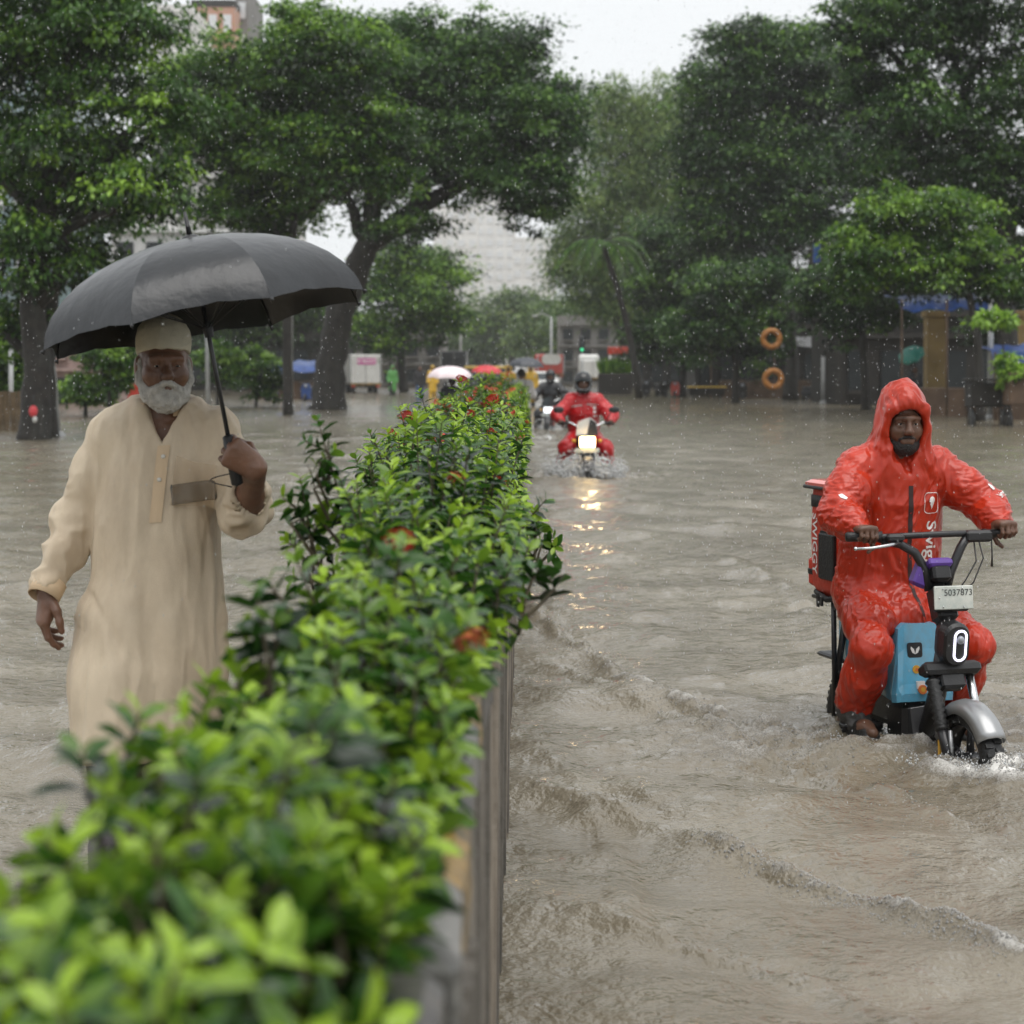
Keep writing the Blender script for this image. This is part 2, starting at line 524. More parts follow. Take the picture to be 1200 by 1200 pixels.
def tree(name, label, base, trunk, blobs, mat, n_leaf, leaf, seed, clump=.55, droop=0.0, group=None, spread=1.0, tint0=.35, feather=False):
    """base: foot; trunk: [(pt, r)...] from foot up; blobs: [(centre, (rx,ry,rz), from_trunk_index)]"""
    rg = np.random.default_rng(seed)
    n_leaf = int(n_leaf * 1.7); leaf = leaf * .72
    root = thing(name, label, 'tree', base, 0, group)
    b0 = Vector(base)
    mb = MB()
    tp = [Vector(p) for p, r in trunk]; tr = [r for p, r in trunk]
    fine, fr = [], []
    for i in range(len(tp) - 1):
        for k in range(4):
            t = k / 4
            fine.append(tp[i].lerp(tp[i + 1], t) + Vector(rg.normal(0, .06, 3)) * tr[i] * (1 if i or k else 0)); fr.append(tr[i] * (1 - t) + tr[i + 1] * t)
    fine.append(tp[-1]); fr.append(tr[-1])
    fr[0] *= 1.25
    mb.tube([p - b0 for p in fine], fr, 10)
    Cs, As, Us, Ls, Ws, Ts = [], [], [], [], [], []
    vol = [b[1][0] * b[1][1] * b[1][2] for b in blobs]
    wt = np.array(vol) ** .66; wt /= wt.sum()
    for bi, bl in enumerate(blobs):
        c, r = Vector(bl[0]), np.array(bl[1])
        ti = bl[2] if len(bl) > 2 else len(tp) - 1
        src = tp[ti]
        lr = tr[ti] * .55
        path = limb_path(src, c, .07, 6, .05, rg)
        mb.tube([p - b0 for p in path], list(np.linspace(lr * 1.15, lr * .4, 7)), 7)
        nc = max(8, int(n_leaf * wt[bi] / (80 if not feather else 44)))
        # clump centres near the surface of the lobe, uneven
        d = rg.normal(size=(nc, 3)); d /= np.linalg.norm(d, axis=1, keepdims=True)
        low_ = (d[:, 2] < -.15) & (rg.uniform(0, 1, nc) < .55) if not feather else np.zeros(nc, bool)
        d[low_, 2] *= -1
        rad = rg.uniform(.25, 1.12, nc) ** .65
        lump = 1 + .36 * fbm(d * 2.4 + bi * 7.7, seed, 3)
        cc = np.array(c) + d * r * (rad * lump)[:, None] * spread
        for q in range(0, nc, 5):
            pth = limb_path(path[int(rg.integers(3, 7))], cc[q], .08, 3, 0, rg)
            mb.tube([p - b0 for p in pth], list(np.linspace(lr * .22, lr * .06, 4)), 4, caps=False)
        per = max(4, int(.86 * n_leaf * wt[bi] / nc))
        n = nc * per
        size = .92 * clump * rg.uniform(.45, 1.3, nc) * (np.mean(r) / 2.0) ** .35
        off = rg.normal(size=(nc, per, 3)) * size[:, None, None] * np.array([.54, .54, .20])
        off[:, :, 2] -= droop * np.hypot(off[:, :, 0], off[:, :, 1]) 
        P = (cc[:, None, :] + off).reshape(-1, 3)
        dirn = off + rg.normal(size=off.shape) * size[:, None, None] * .5
        dirn[:, :, 2] -= size[:, None] * (.15 + droop)
        A = dirn.reshape(-1, 3); A /= np.linalg.norm(A, axis=1, keepdims=True) + 1e-9
        U = rg.normal(size=(n, 3)) * .55 + np.array([0, 0, 1.0])
        tnt = np.clip(tint0 + rg.normal(0, .28, (nc, 1)) + rg.normal(0, .13, (nc, per)) + (off[:, :, 2] / size[:, None]) * .2 + .10 * d[:, 2:3], 0, 1).ravel()  # random tint, rising towards the top of each clump and lobe
        Cs.append(P); As.append(A); Us.append(U); Ts.append(tnt)
        ll = leaf * rg.uniform(.65, 1.35, n)
        Ls.append(ll); Ws.append(ll * (.5 if not feather else .26))
    me = leaves_mesh('crown', np.concatenate(Cs) - np.array(base), np.concatenate(As), np.concatenate(Us), np.concatenate(Ls), np.concatenate(Ws), np.concatenate(Ts), mat)
    mb.build('trunk', MAT['bark'], root)
    link('crown', me, root)
    return root

def B(px, py, rx, ry, d, ti=None, depth=None):
    """a lobe of foliage given by where it shows and how far away it stands"""
    s = d / FPX
    t = (at(px, py, d), (rx * s, (depth or rx) * s, ry * s))
    return t if ti is None else t + (ti,)

def foot(px, d): return Vector(((px - VX) * d / FPX, d, -.22))

# near left tree with two stems
d = 41.0
tree('street_tree', 'near left roadside tree with dark twin trunk and bright drooping leaves', foot(40, d),
     [(foot(40, d), .34), (at(44, 440, d), .28), (at(40, 360, d), .26), (at(52, 250, d), .22), (at(75, 130, d), .17)],
     [B(20, 70, 110, 85, d + 1), B(125, 50, 90, 75, d), B(185, 130, 62, 50, d - .6, 3), B(70, 185, 100, 62, d), B(-40, 180, 90, 80, d + 1, 3), B(150, 225, 70, 45, d - 1, 2), B(28, 300, 50, 62, d - .5, 2), B(95, 310, 45, 50, d + .4, 2), B(60, -40, 150, 70, d + 1), B(10, 380, 26, 40, d + 1, 1)],
     MAT['leaf_bright'], 42000, .21, 11, .62, .35, tint0=.42)
d = 42.5
tree('street_tree', 'slim stem right behind the near left twin trunk', foot(57, d),
     [(foot(57, d), .2), (at(55, 430, d), .17), (at(62, 340, d), .14), (at(85, 250, d), .1)], [B(110, 235, 45, 40, d + 1), B(60, 230, 50, 45, d + 2)], MAT['leaf_bright'], 6000, .2, 12, .5, .3)
# the great arching tree
d = 69.6
tree('arching_tree', 'huge spreading tree arching over the road from the left', foot(383, d),
     [(foot(383, d), .62), (at(388, 430, d), .5), (at(398, 365, d), .48), (at(418, 315, d), .46), (at(432, 285, d), .4), (at(480, 250, d), .32), (at(560, 205, d), .22)],
     [B(470, 110, 95, 62, d, 4), B(560, 120, 90, 62, d + 1, 5), B(622, 165, 66, 70, d - 1, 6), B(645, 222, 44, 44, d - 1.5, 6), B(625, 255, 26, 24, d - 1.5, 6), B(520, 190, 95, 55, d, 5), B(560, 65, 90, 40, d + 1.5, 5), B(445, 60, 90, 45, d + 1, 4), B(585, 215, 50, 34, d - 2, 6), B(655, 140, 38, 45, d, 6), B(478, 268, 45, 18, d - 1, 4), B(380, 200, 90, 70, d + 1, 4)],
     MAT['leaf_dark'], 78000, .25, 21, .72, .05, tint0=.40)
d = 62.0
tree('spreading_tree', 'broad bright leaved tree behind the black umbrella', foot(338, d),
     [(foot(338, d), .15), (at(336, 400, d), .14), (at(338, 320, d), .13), (at(345, 250, d), .12)],
     [B(300, 110, 95, 62, d, 3), B(385, 80, 75, 62, d - 1, 3), B(255, 175, 75, 50, d, 2), B(345, 190, 90, 55, d - 1, 3), B(430, 160, 60, 50, d - 1, 3), B(300, 250, 80, 40, d + 1, 2), B(230, 120, 60, 55, d + 1, 3), B(360, 40, 50, 34, d, 3), B(450, 215, 40, 30, d - 1, 3)],
     MAT['leaf_bright'], 56000, .25, 22, .66, .1, tint0=.40)
# small tree under the arch
d = 118.0
tree('small_tree', 'small hazy tree standing under the arch beside the box truck', foot(474, d),
     [(foot(474, d), .28), (at(470, 420, d), .24), (at(476, 380, d), .18)],
     [B(475, 355, 62, 42, d), B(505, 330, 45, 38, d), B(445, 390, 42, 34, d), B(510, 380, 38, 34, d + 1), B(465, 310, 40, 32, d)], MAT['leaf_bright'], 20000, .36, 31, 1.0, .1, tint0=.5)
d = 112.0
tree('small_tree', 'thin dark stemmed tree left of the box truck', foot(302, d),
     [(foot(302, d), .3), (at(306, 420, d), .25), (at(310, 380, d), .2)], [B(300, 370, 70, 40, d), B(260, 395, 50, 35, d), B(345, 350, 55, 42, d)], MAT['leaf_dark'], 12000, .36, 32, 1.0, .1)
# far hazy trees closing the street
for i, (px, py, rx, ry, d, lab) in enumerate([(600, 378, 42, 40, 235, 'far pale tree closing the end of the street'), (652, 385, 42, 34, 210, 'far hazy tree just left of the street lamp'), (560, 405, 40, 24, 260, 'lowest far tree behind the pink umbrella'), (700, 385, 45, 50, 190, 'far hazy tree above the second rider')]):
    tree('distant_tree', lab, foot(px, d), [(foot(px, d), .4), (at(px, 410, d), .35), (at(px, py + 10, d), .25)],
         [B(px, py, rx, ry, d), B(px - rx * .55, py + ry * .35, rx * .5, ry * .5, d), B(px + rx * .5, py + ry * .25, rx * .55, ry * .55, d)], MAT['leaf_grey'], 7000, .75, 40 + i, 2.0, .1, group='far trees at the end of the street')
# right side
d = 128.0
tree('feathery_tree', 'pale feathery tree with a leaning trunk right of the street', foot(752, d),
     [(foot(752, d), .36), (at(738, 420, d), .32), (at(718, 360, d), .28), (at(702, 310, d), .24), (at(715, 240, d), .2)],
     [B(735, 170, 60, 55, d), B(770, 130, 45, 40, d), B(700, 250, 52, 55, d), B(760, 240, 60, 60, d), B(690, 320, 42, 45, d, 3), B(745, 320, 60, 55, d, 3), B(790, 190, 50, 60, d + 2), B(720, 120, 38, 30, d), B(668, 290, 30, 34, d, 3)], MAT['leaf_grey'], 46000, .46, 51, 1.05, .5, tint0=.62, feather=True)
d = 90.0
tree('roadside_tree', 'dark rounded tree on the right behind the orange rings', foot(927, d),
     [(foot(927, d), .36), (at(926, 410, d), .3), (at(922, 340, d), .27), (at(915, 270, d), .24)],
     [B(860, 110, 68, 52, d), B(925, 90, 75, 62, d), B(985, 130, 70, 70, d + 1), B(880, 190, 90, 58, d), B(960, 210, 80, 62, d - 1), B(850, 265, 62, 52, d, 2), B(925, 280, 80, 50, d - 1, 2), B(890, 50, 55, 28, d), B(820, 210, 32, 40, d, 2), B(835, 140, 40, 40, d, 2)], MAT['leaf_dark'], 76000, .29, 61, .8, .1, tint0=.33)
d = 82.0
tree('low_tree', 'low leafy tree hanging over the shore left of the orange rings', foot(862, d),
     [(foot(862, d), .16), (at(862, 420, d), .13), (at(858, 380, d), .1)], [B(850, 345, 48, 36, d), B(815, 395, 44, 34, d), B(880, 390, 42, 34, d), B(900, 330, 34, 28, d)], MAT['leaf_dark'], 17000, .26, 62, .7, .1, tint0=.42)
d = 60.0
tree('roadside_tree', 'tallest right hand tree filling the top right corner', foot(1188, d),
     [(foot(1188, d), .36), (at(1180, 380, d), .3), (at(1172, 260, d), .28), (at(1130, 150, d), .22)],
     [B(1060, 60, 85, 70, d), B(1150, 40, 85, 75, d), B(1215, 120, 80, 80, d), B(1090, 150, 85, 60, d - 1), B(1170, 210, 70, 60, d, 2), B(1010, 30, 60, 40, d), B(1120, 250, 55, 40, d, 2), B(1215, 260, 60, 60, d, 2), B(1100, -40, 120, 60, d), B(1030, 115, 45, 40, d), B(1110, 325, 62, 34, d + 7, 2), B(1205, 345, 62, 44, d + 7, 2), B(1030, 330, 50, 30, d + 8, 2), B(1170, 390, 40, 22, d + 8, 1), B(1070, 200, 62, 46, d + 3), B(1130, 195, 60, 44, d + 4), B(1020, 190, 50, 45, d + 5)], MAT['leaf_dark'], 66000, .24, 71, .62, .12, tint0=.38)  # low lobes set farther back were added to shade the stalls
d = 55.0
tree('low_tree', 'bright green low tree hanging over the blue tarpaulin stall', foot(1150, d),
     [(foot(1150, d), .13), (at(1146, 400, d), .11), (at(1130, 310, d), .09)], [B(1010, 295, 42, 40, d), B(1050, 255, 48, 34, d), B(1100, 250, 46, 34, d), B(1060, 310, 56, 34, d), B(1130, 300, 44, 38, d), B(998, 335, 26, 22, d), B(1180, 330, 40, 22, d, 1)], MAT['leaf_bright'], 24000, .22, 72, .52, .25, tint0=.5)
d = 50.0
tree('young_tree', 'sapling with a few bright leaves at the right edge', foot(1183, d), [(foot(1183, d), .05), (at(1182, 430, d), .04)], [B(1182, 435, 20, 20, d), B(1165, 372, 22, 12, d)], MAT['leaf_bright'], 1300, .24, 73, .35, .3, tint0=.8)
d = 100.0
tree('low_tree', 'dark bushy tree filling the gap right of the stone planter', foot(800, d),
     [(foot(800, d), .2), (at(800, 420, d), .16), (at(796, 370, d), .12)], [B(775, 350, 40, 45, d), B(812, 330, 44, 40, d), B(760, 400, 30, 30, d), B(800, 395, 38, 32, d), B(840, 300, 40, 45, d), B(780, 290, 44, 40, d)], MAT['leaf_dark'], 20000, .30, 63, .8, .15, tint0=.40)
d = 70.0
tree('low_tree', 'dark leafy tree shading the stalls right of the orange rings', foot(1015, d),
     [(foot(1015, d), .16), (at(1012, 400, d), .13), (at(1005, 350, d), .1)], [B(960, 345, 36, 28, d), B(1000, 375, 40, 26, d), B(1045, 362, 36, 24, d), B(1020, 330, 44, 26, d)], MAT['leaf_dark'], 13000, .24, 64, .5, .2, tint0=.35)
def palm(label, base, top, n, seed):
    rg = np.random.default_rng(seed); root = thing('palm_tree', label, 'tree', base); b0 = Vector(base); tp = Vector(top) - b0
    m = MB(); pts = [tp * (i / 8) + Vector((.25 * math.sin(PI * i / 8), 0, 0)) for i in range(9)]; m.tube(pts, list(np.linspace(.19, .12, 9)), 9); m.build('trunk', MAT['bark'], root)
    for k in range(n):
        az = 2 * PI * k / n + rg.normal(0, .2); up = rg.uniform(.35, 1.0); Lf = rg.uniform(2.6, 3.6)
        dr = Vector((math.cos(az), math.sin(az), 0)); rach = []
        for i in range(15):
            t = i / 14; rach.append(tp + dr * Lf * t * (1 - .25 * t) + Vector((0, 0, Lf * (up * .75 * t - 1.0 * t * t))))
        C, A, U, Ls, Ts = [], [], [], [], []
        for i in range(1, 14):
            tang = (rach[i + 1] - rach[i - 1]).normalized(); sd = tang.cross(Vector((0, 0, 1))).normalized()
            for q in range(3):
                for s_ in (-1, 1):
                    C.append(rach[i].lerp(rach[i + 1], q / 3)); A.append((sd * s_ + tang * .5 + Vector((0, 0, -.55))).normalized()); U.append(Vector((0, 0, 1)) + tang * .2); Ls.append(.62 * math.sin(PI * min(.97, .12 + i / 16))); Ts.append(rg.uniform(.4, .9))
        fr_ = link('frond', leaves_mesh('frond', np.array(C), np.array(A), np.array(U), np.array(Ls), np.full(len(C), .06), np.array(Ts), MAT['leaf_dark']), root)
        q = MB(); q.tube(rach, list(np.linspace(.03, .008, 15)), 4); q.build('rib', MAT['bark'], fr_)
    return root
palm('slim leaning palm in front of the feathery tree', foot(750, 95.0), at(706, 285, 95.0), 11, 5)
# shrubs along the left wall
for i, (px, py, rx, ry, d, lab) in enumerate([(128, 425, 34, 34, 56, 'green shrub behind the old man left of his shoulder'), (5, 415, 18, 42, 52, 'bright shrub at the left edge behind the twin trunk'), (300, 440, 30, 30, 75, 'dark shrub right of the umbrella handle'), (255, 425, 26, 26, 72, 'shrub with yellowish leaves beside the umbrella shaft'), (100, 455, 30, 16, 60, 'low clipped shrub beside the white pole')]):
    tree('garden_shrub', lab, foot(px, d), [(foot(px, d), .07), (at(px, py + ry, d), .05)], [B(px, py, rx, ry, d), B(px + rx * .6, py + ry * .4, rx * .6, ry * .6, d)], MAT['leaf_bright'], 5200, .2, 80 + i, .42, .2, tint0=.5)

# ================================================================== planted median
WALL_X, WALL_L, WALL_T = -.065, -.36, .95
MAT['concrete'] = M('weathered_concrete', (.26, .235, .20), .75, .3, 5, .7, 26, stain=(.07, .06, .05), stain_amt=.75, stain_scale=(6, 6, .35))
MAT['concrete_b'] = M('dark_weathered_concrete', (.15, .135, .115), .75, .35, 5, .8, 26, stain=(.06, .055, .045), stain_amt=.7, stain_scale=(7, 7, .3))
MAT['concrete_c'] = M('pale_weathered_concrete', (.34, .30, .25), .75, .3, 5, .7, 26, stain=(.11, .085, .06), stain_amt=.7, stain_scale=(6, 6, .35))
MAT['kerb_yellow'] = M('worn_yellow_kerb_paint', (.34, .21, .05), .4, .35, 9, .6, 40, stain=(.06, .05, .035), stain_amt=.95, stain_scale=(4, 4, 4))
MAT['kerb_black'] = M('worn_black_kerb_paint', (.035, .035, .035), .4, .3, 9, .4, 40, stain=(.16, .15, .13), stain_amt=.5, stain_scale=(4, 4, 4))
MAT['kerb_grey'] = M('bare_kerb_stone', (.24, .235, .22), .5, .3, 9, .5, 40, stain=(.05, .05, .045), stain_amt=.9, stain_scale=(5, 5, 5))
MAT['soil'] = M('wet_soil', (.035, .026, .018), .6, .4, 12, .8, 40)
END_Y = 34.0
med = thing('median_planter', 'long concrete median planter with striped yellow and black kerb top', 'planter', (WALL_X, 0, -.22))
z0 = .22
core = MB()
core.box(((WALL_L) / 2 - .0 + .0, END_Y / 2 + .55, (WALL_T - .09 + z0) / 2), (abs(WALL_L) - .06, END_Y - 1.1, WALL_T - .09 + z0))
core.build('core', MAT['concrete_b'], med)
sb = MB()
ny = 120
vs, fs = [], []
for i in range(ny):
    for j in range(5):
        y = 1.12 + (END_Y - 1.24) * i / (ny - 1)
        vs.append((-.09 - .18 * j / 4, y, WALL_T + z0 - .035 + random.uniform(-.02, .02)))
for i in range(ny - 1):
    for j in range(4):
        a = i * 5 + j
        fs.append((a, a + 5, a + 6, a + 1))
sb.add(vs, fs, True).build('soil_bed', MAT['soil'], med)
# upright ribbed slabs down both faces, each a piece of its own
rg = np.random.default_rng(17)
slab_me = []
for k, mt in enumerate(('concrete', 'concrete_b', 'concrete_c', 'concrete', 'concrete_b')):
    for q in range(2):
        m_ = MB()
        w = .135
        h = WALL_T + z0 - .085
        # face with two shallow flutes
        prof = [(-w / 2, -.02), (-w / 2, .004), (-w / 2 + .012, .016), (-.022, .016), (-.012, .004), (.012, .004), (.022, .016), (w / 2 - .012, .016), (w / 2, .004), (w / 2, -.02)]
        n = len(prof)
        vs = [(x + (.004 * q), y, 0) for y, x in prof] + [(x + .004 * q, y, h) for y, x in prof]
        fs = [((i), (i + 1), n + i + 1, n + i) for i in range(n - 1)] + [tuple(range(n - 1, -1, -1)), tuple(range(n, 2 * n))]
        m_.add(vs, fs)
        slab_me.append(m_.mesh('slab', MAT[mt]))
y = 1.2; k = 0
while y < END_Y - .05:
    me_ = slab_me[int(rg.integers(len(slab_me)))]
    o = link('slab', me_, med)
    o.location = (-.016 + rg.uniform(-.004, .004), y, 0)
    o.rotation_euler = (rg.normal(0, .004), rg.normal(0, .006), rg.normal(0, .012))
    if y < 16:
        o = link('slab', slab_me[int(rg.integers(len(slab_me)))], med)
        o.location = (WALL_L + .016, y, 0); o.rotation_euler = (0, 0, PI)
    y += .14; k += 1
# kerb stones along the top edges
kerb_me = []
for mt in ('kerb_yellow', 'kerb_black', 'kerb_grey'):
    for q in range(2):
        m_ = MB(); m_.box((0, 0, .045), (.105, .285 - .01 * q, .09), None, .014)
        kerb_me.append(m_.mesh('kerb_stone', MAT[mt]))
y = 1.25; k = 0
while y < END_Y:
    o = link('kerb_stone', kerb_me[(k % 3) * 2 + int(rg.integers(2))], med)
    o.location = (-.05 + rg.uniform(-.006, .006), y, WALL_T + z0 - .088 + rg.uniform(-.006, .006))
    o.rotation_euler = (rg.normal(0, .01), rg.normal(0, .02), rg.normal(0, .015))
    if y < 16:
        o = link('kerb_stone', kerb_me[((k + 1) % 3) * 2], med); o.location = (WALL_L + .05, y, WALL_T + z0 - .088)
    y += .30; k += 1

# ------------------------------------------------------------------ the hedge: flowering shrubs
MAT['hedge_leaf'] = leaf_mat('glossy_hedge_leaf', (.007, .022, .006), (.045, .13, .015), (.37, .55, .042), .16, .40)
MAT['stem'] = M('shrub_stem', (.07, .055, .03), .7, .3, 30)
MAT['petal'] = M('red_petal', (.62, .045, .03), .5, .25, 60)
MAT['petal_faded'] = M('faded_orange_petal', (.45, .10, .03), .6, .3, 60)

LEAF_TINTS = [.18, .42, .62, .78, .95]
leaf_bank = []
for t in LEAF_TINTS:
    leaf_bank.append(leaves_mesh('leaf', np.zeros((1, 3)), np.array([[0, 1.0, 0]]), np.array([[0, 0, 1.0]]), [1.0], [.47], np.array([t]), MAT['hedge_leaf'], False))

def flower_mesh(seed, mat):
    rg = np.random.default_rng(seed); mb_ = MB()
    for i in range(26):
        a = rg.uniform(0, 2 * PI); r = .026 * math.sqrt(rg.uniform(0, 1)); z = .016 * (1 - (r / .026) ** 2) + rg.normal(0, .002)
        c = Vector((r * math.cos(a), r * math.sin(a), z)); up = Vector((c.x * 18, c.y * 18, .8)).normalized()
        u = up.orthogonal().normalized(); w = up.cross(u); ph = rg.uniform(0, PI)
        vs = [c]; fs = []
        for q in range(4):
            b = ph + q * PI / 2
            e = u * math.cos(b) + w * math.sin(b); f = u * math.cos(b + .6) + w * math.sin(b + .6); g = u * math.cos(b - .6) + w * math.sin(b - .6)
            n0 = len(vs)
            vs += [c + f * .005 + up * .001, c + e * .010 + up * .0005, c + g * .005 + up * .001]
            fs += [(0, n0 + 2, n0 + 1, n0)]
        mb_.add(vs, fs)
        mb_.tube([c, c - up * .016], .0012, 3, caps=False)
    return mb_.mesh('flower_cluster', mat)
flower_me = [flower_mesh(1, MAT['petal']), flower_mesh(2, MAT['petal']), flower_mesh(3, MAT['petal_faded'])]

def make_shrub(name, label, loc, seed, wx, wy, top, n_shoot, nodes, L0, n_single, tall=(), group=None, detail=True, flowers=(), lean=0.0, nflow=0):
    """shoots rise from the bed and carry pairs of leaves that shrink and brighten towards the tip"""
    rg = np.random.default_rng(seed)
    root = thing(name, label, 'shrub', loc, 0, group)
    st = MB()
    C, A, U, Ls, Ts = [], [], [], [], []
    tips = []
    shoots = []
    for i in range(n_shoot):
        ex, ey = rg.uniform(-1, 1), rg.uniform(-1, 1)
        edge = max(abs(ex), abs(ey))
        hz = top * (1 - .30 * abs(ex) ** 2.6 + .22 * rg.normal(0, .6)) * rg.choice([1.12, .9, .65, .42], p=[.40, .27, .2, .13])
        if rg.uniform() < .15: hz *= 1.35
        tip = Vector((ex * wx + lean, ey * wy, hz))
        shoots.append((Vector((ex * wx * .45, ey * wy * .75, -.03)), tip))
    for tx, ty, tz in tall:
        shoots.append((Vector((tx * .75, ty, .02)), Vector((tx, ty, tz))))
        for q in range(4):
            dz = .03 + .028 * q + rg.uniform(0, .015)
            if tz - dz > .06: shoots.append((Vector((tx * .9, ty, max(.02, tz - dz - .09))), Vector((tx + rg.choice([-1, 1]) * rg.uniform(.018, .04), ty + rg.uniform(-.035, .035), tz - dz))))
    for b, tip in shoots:
        mid = b.lerp(tip, .5) + Vector((rg.normal(0, .02), rg.normal(0, .02), .02))
        pts = [b, mid, tip]
        length = (tip - b).length
        d0 = (tip - mid).normalized()
        st.tube([b, mid, tip], [.0045, .0035, .0016], 4, caps=False)
        phase = rg.uniform(0, PI)
        nn = min(nodes + 2, max(4, int(length * .85 / .019)))
        u = d0.orthogonal().normalized(); w = d0.cross(u)
        youngness = rg.choice([.55, .8, 1.05], p=[.30, .30, .40])
        for k in range(nn):
            back = .003 + .012 * k + .0012 * k * k
            f = 1 - back / length
            p = mid.lerp(tip, (f - .5) * 2) if f > .5 else b.lerp(mid, max(f, .05) * 2)
            age = k / 7.0
            for s_ in (0, 1):
                a = phase + k * 1.35 + s_ * PI + rg.normal(0, .25)
                out = u * math.cos(a) + w * math.sin(a)
                rise = .75 - .13 * k + rg.normal(0, .15)
                ax = (out + d0 * rise + Vector((0, 0, -.06 * k * .3))).normalized()
                sz = L0 * min(1.0, .55 + .18 * k) * rg.uniform(.8, 1.2)
                t = max(.02, min(1, youngness - .155 * k + rg.normal(0, .07)))
                C.append(p); A.append(ax); U.append((d0 + Vector(rg.normal(0, .18, 3))).normalized()); Ls.append(sz); Ts.append(t)
        tips.append((tip, d0))
    n = len(C)
    C = np.array(C); A = np.array(A); U = np.array(U); Ls = np.array(Ls); Ts = np.array(Ts)
    single = np.zeros(n, bool)
    if n_single:
        # the leaves that show largest: bright, high and near
        score = C[:, 2] * 2 + Ts * .4 - C[:, 1] * .5 + rg.uniform(0, .25, n)
        single[np.argsort(-score)[:n_single]] = True
        for i in np.nonzero(single)[0]:
            k = int(np.argmin([abs(Ts[i] - t) for t in LEAF_TINTS]))
            o = link('leaf', leaf_bank[k], root)
            ya = Vector(A[i]); xa = ya.cross(Vector(U[i])).normalized(); za = xa.cross(ya)
            mtx = Matrix((xa, ya, za)).transposed().to_4x4()
            o.matrix_basis = Matrix.Translation(C[i]) @ mtx @ Matrix.Scale(Ls[i], 4)
    r = ~single
    fo_ = link('foliage', leaves_mesh('foliage', C[r], A[r], U[r], Ls[r], Ls[r] * .47, Ts[r], MAT['hedge_leaf'], not detail), root)
    fo_['kind'] = 'stuff'
    st.build('stems', MAT['stem'], root)
    order = sorted(range(len(tips)), key=lambda i: -tips[i][0].z)
    for q in range(nflow):
        tp, dd = tips[order[int(rg.integers(0, max(1, len(order) // 2)))]]
        o = link('flower_cluster', flower_me[int(rg.choice([0, 1, 2], p=[.4, .35, .25]))], root)
        o.location = tp + dd * .008; o.rotation_euler = (rg.normal(-.35, .3), rg.normal(0, .3), 0)
    for fx, fy, fz in flowers:
        o = link('flower_cluster', flower_me[0], root); o.location = (fx, fy, fz); o.rotation_euler = (-.6, .1, 0)
    return root

HG = 'flowering hedge shrubs in the median planter'
def sprig(px, py, d, sx, sy):
    p = at(px, py, d); return (p.x - sx, p.y - sy, p.z - (WALL_T - .03))
spots = []
near = [ # y, centre x, half width, top height, shoots, single leaves, label
    (1.50, -0.265, 0.165, 0.130, 86, 150, 'nearest blurred hedge shrub in the bottom left corner'),
    (1.80, -0.250, 0.150, 0.125, 86, 150, 'blurred hedge shrub with a red bud second from the camera'),
    (2.12, -0.235, 0.140, 0.125, 86, 150, 'hedge shrub reaching a dark sprig over the old man\'s hem'),
    (2.50, -0.215, 0.130, 0.135, 84, 140, 'hedge shrub just below the hem of the cream kurta'),
    (2.92, -0.205, 0.135, 0.150, 84, 130, 'leafy hedge shrub fourth of the near ones, beside the kurta'),
    (3.36, -0.195, 0.145, 0.180, 84, 120, 'hedge shrub with one crimson flower head on top'),
    (3.82, -0.195, 0.165, 0.205, 84, 110, 'hedge shrub overhanging the wall on the right of the flower head'),
    (4.30, -0.200, 0.185, 0.225, 84, 110, 'hedge shrub with a tall lone shoot at its left'),
    (4.80, -0.220, 0.210, 0.235, 84, 100, 'hedge shrub behind the tall lone shoot'),
    (5.35, -0.235, 0.225, 0.240, 84, 90, 'hedge shrub with leafy arms over the wall edge'),
    (5.90, -0.250, 0.240, 0.245, 84, 80, 'hedge shrub with a second slim shoot at its left')]
for i, (y, cx, wx, tp, ns, nsi, lab) in enumerate(near):
    tall = []
    if i == 0: tall = [sprig(5, 1040, 1.5, cx, y), sprig(20, 1150, 1.45, cx, y), sprig(40, 1085, 1.45, cx, y), sprig(180, 960, 1.5, cx, y)]
    if i == 1: tall = [sprig(95, 880, 1.85, cx, y), sprig(60, 1010, 1.75, cx, y)]
    if i == 2: tall = [sprig(165, 835, 2.1, cx, y), sprig(330, 850, 2.1, cx, y)]
    if i == 3: tall = [sprig(300, 690, 2.5, cx, y), sprig(250, 800, 2.5, cx, y), sprig(510, 730, 2.6, cx, y)]
    if i == 4: tall = [sprig(345, 650, 2.95, cx, y), sprig(420, 700, 2.95, cx, y)]
    if i == 5: tall = [sprig(440, 610, 3.3, cx, y), sprig(470, 650, 3.3, cx, y)]
    if i == 6: tall = [sprig(620, 640, 3.9, cx, y)]
    if i == 7: tall = [sprig(372, 492, 4.2, cx, y), sprig(352, 560, 4.2, cx, y), sprig(400, 565, 4.25, cx, y), sprig(360, 610, 4.3, cx, y), sprig(520, 560, 4.3, cx, y)]
    if i == 9: tall = [sprig(640, 585, 5.2, cx, y), sprig(632, 610, 5.3, cx, y), sprig(560, 535, 5.2, cx, y)]
    if i == 10: tall = [sprig(440, 518, 5.8, cx, y), sprig(455, 540, 5.9, cx, y), sprig(515, 515, 5.9, cx, y)]
    fl = [sprig(469, 634, 3.28, cx, y)] if i == 5 else ([sprig(328, 1000, 1.78, cx, y)] if i == 1 else ())
    make_shrub('hedge_shrub', lab, (cx, y, WALL_T - .03), 100 + i, wx, .27, tp, ns, 9, .054 if i < 3 else .052, nsi, tall, HG, True, fl, .01, 1 if i in (3, 7, 9) else 0)
ONES = 'first second third fourth fifth sixth seventh eighth ninth tenth eleventh twelfth thirteenth fourteenth fifteenth sixteenth seventeenth eighteenth nineteenth'.split()
TENS = {20: 'twenty', 30: 'thirty', 40: 'forty', 50: 'fifty', 60: 'sixty'}
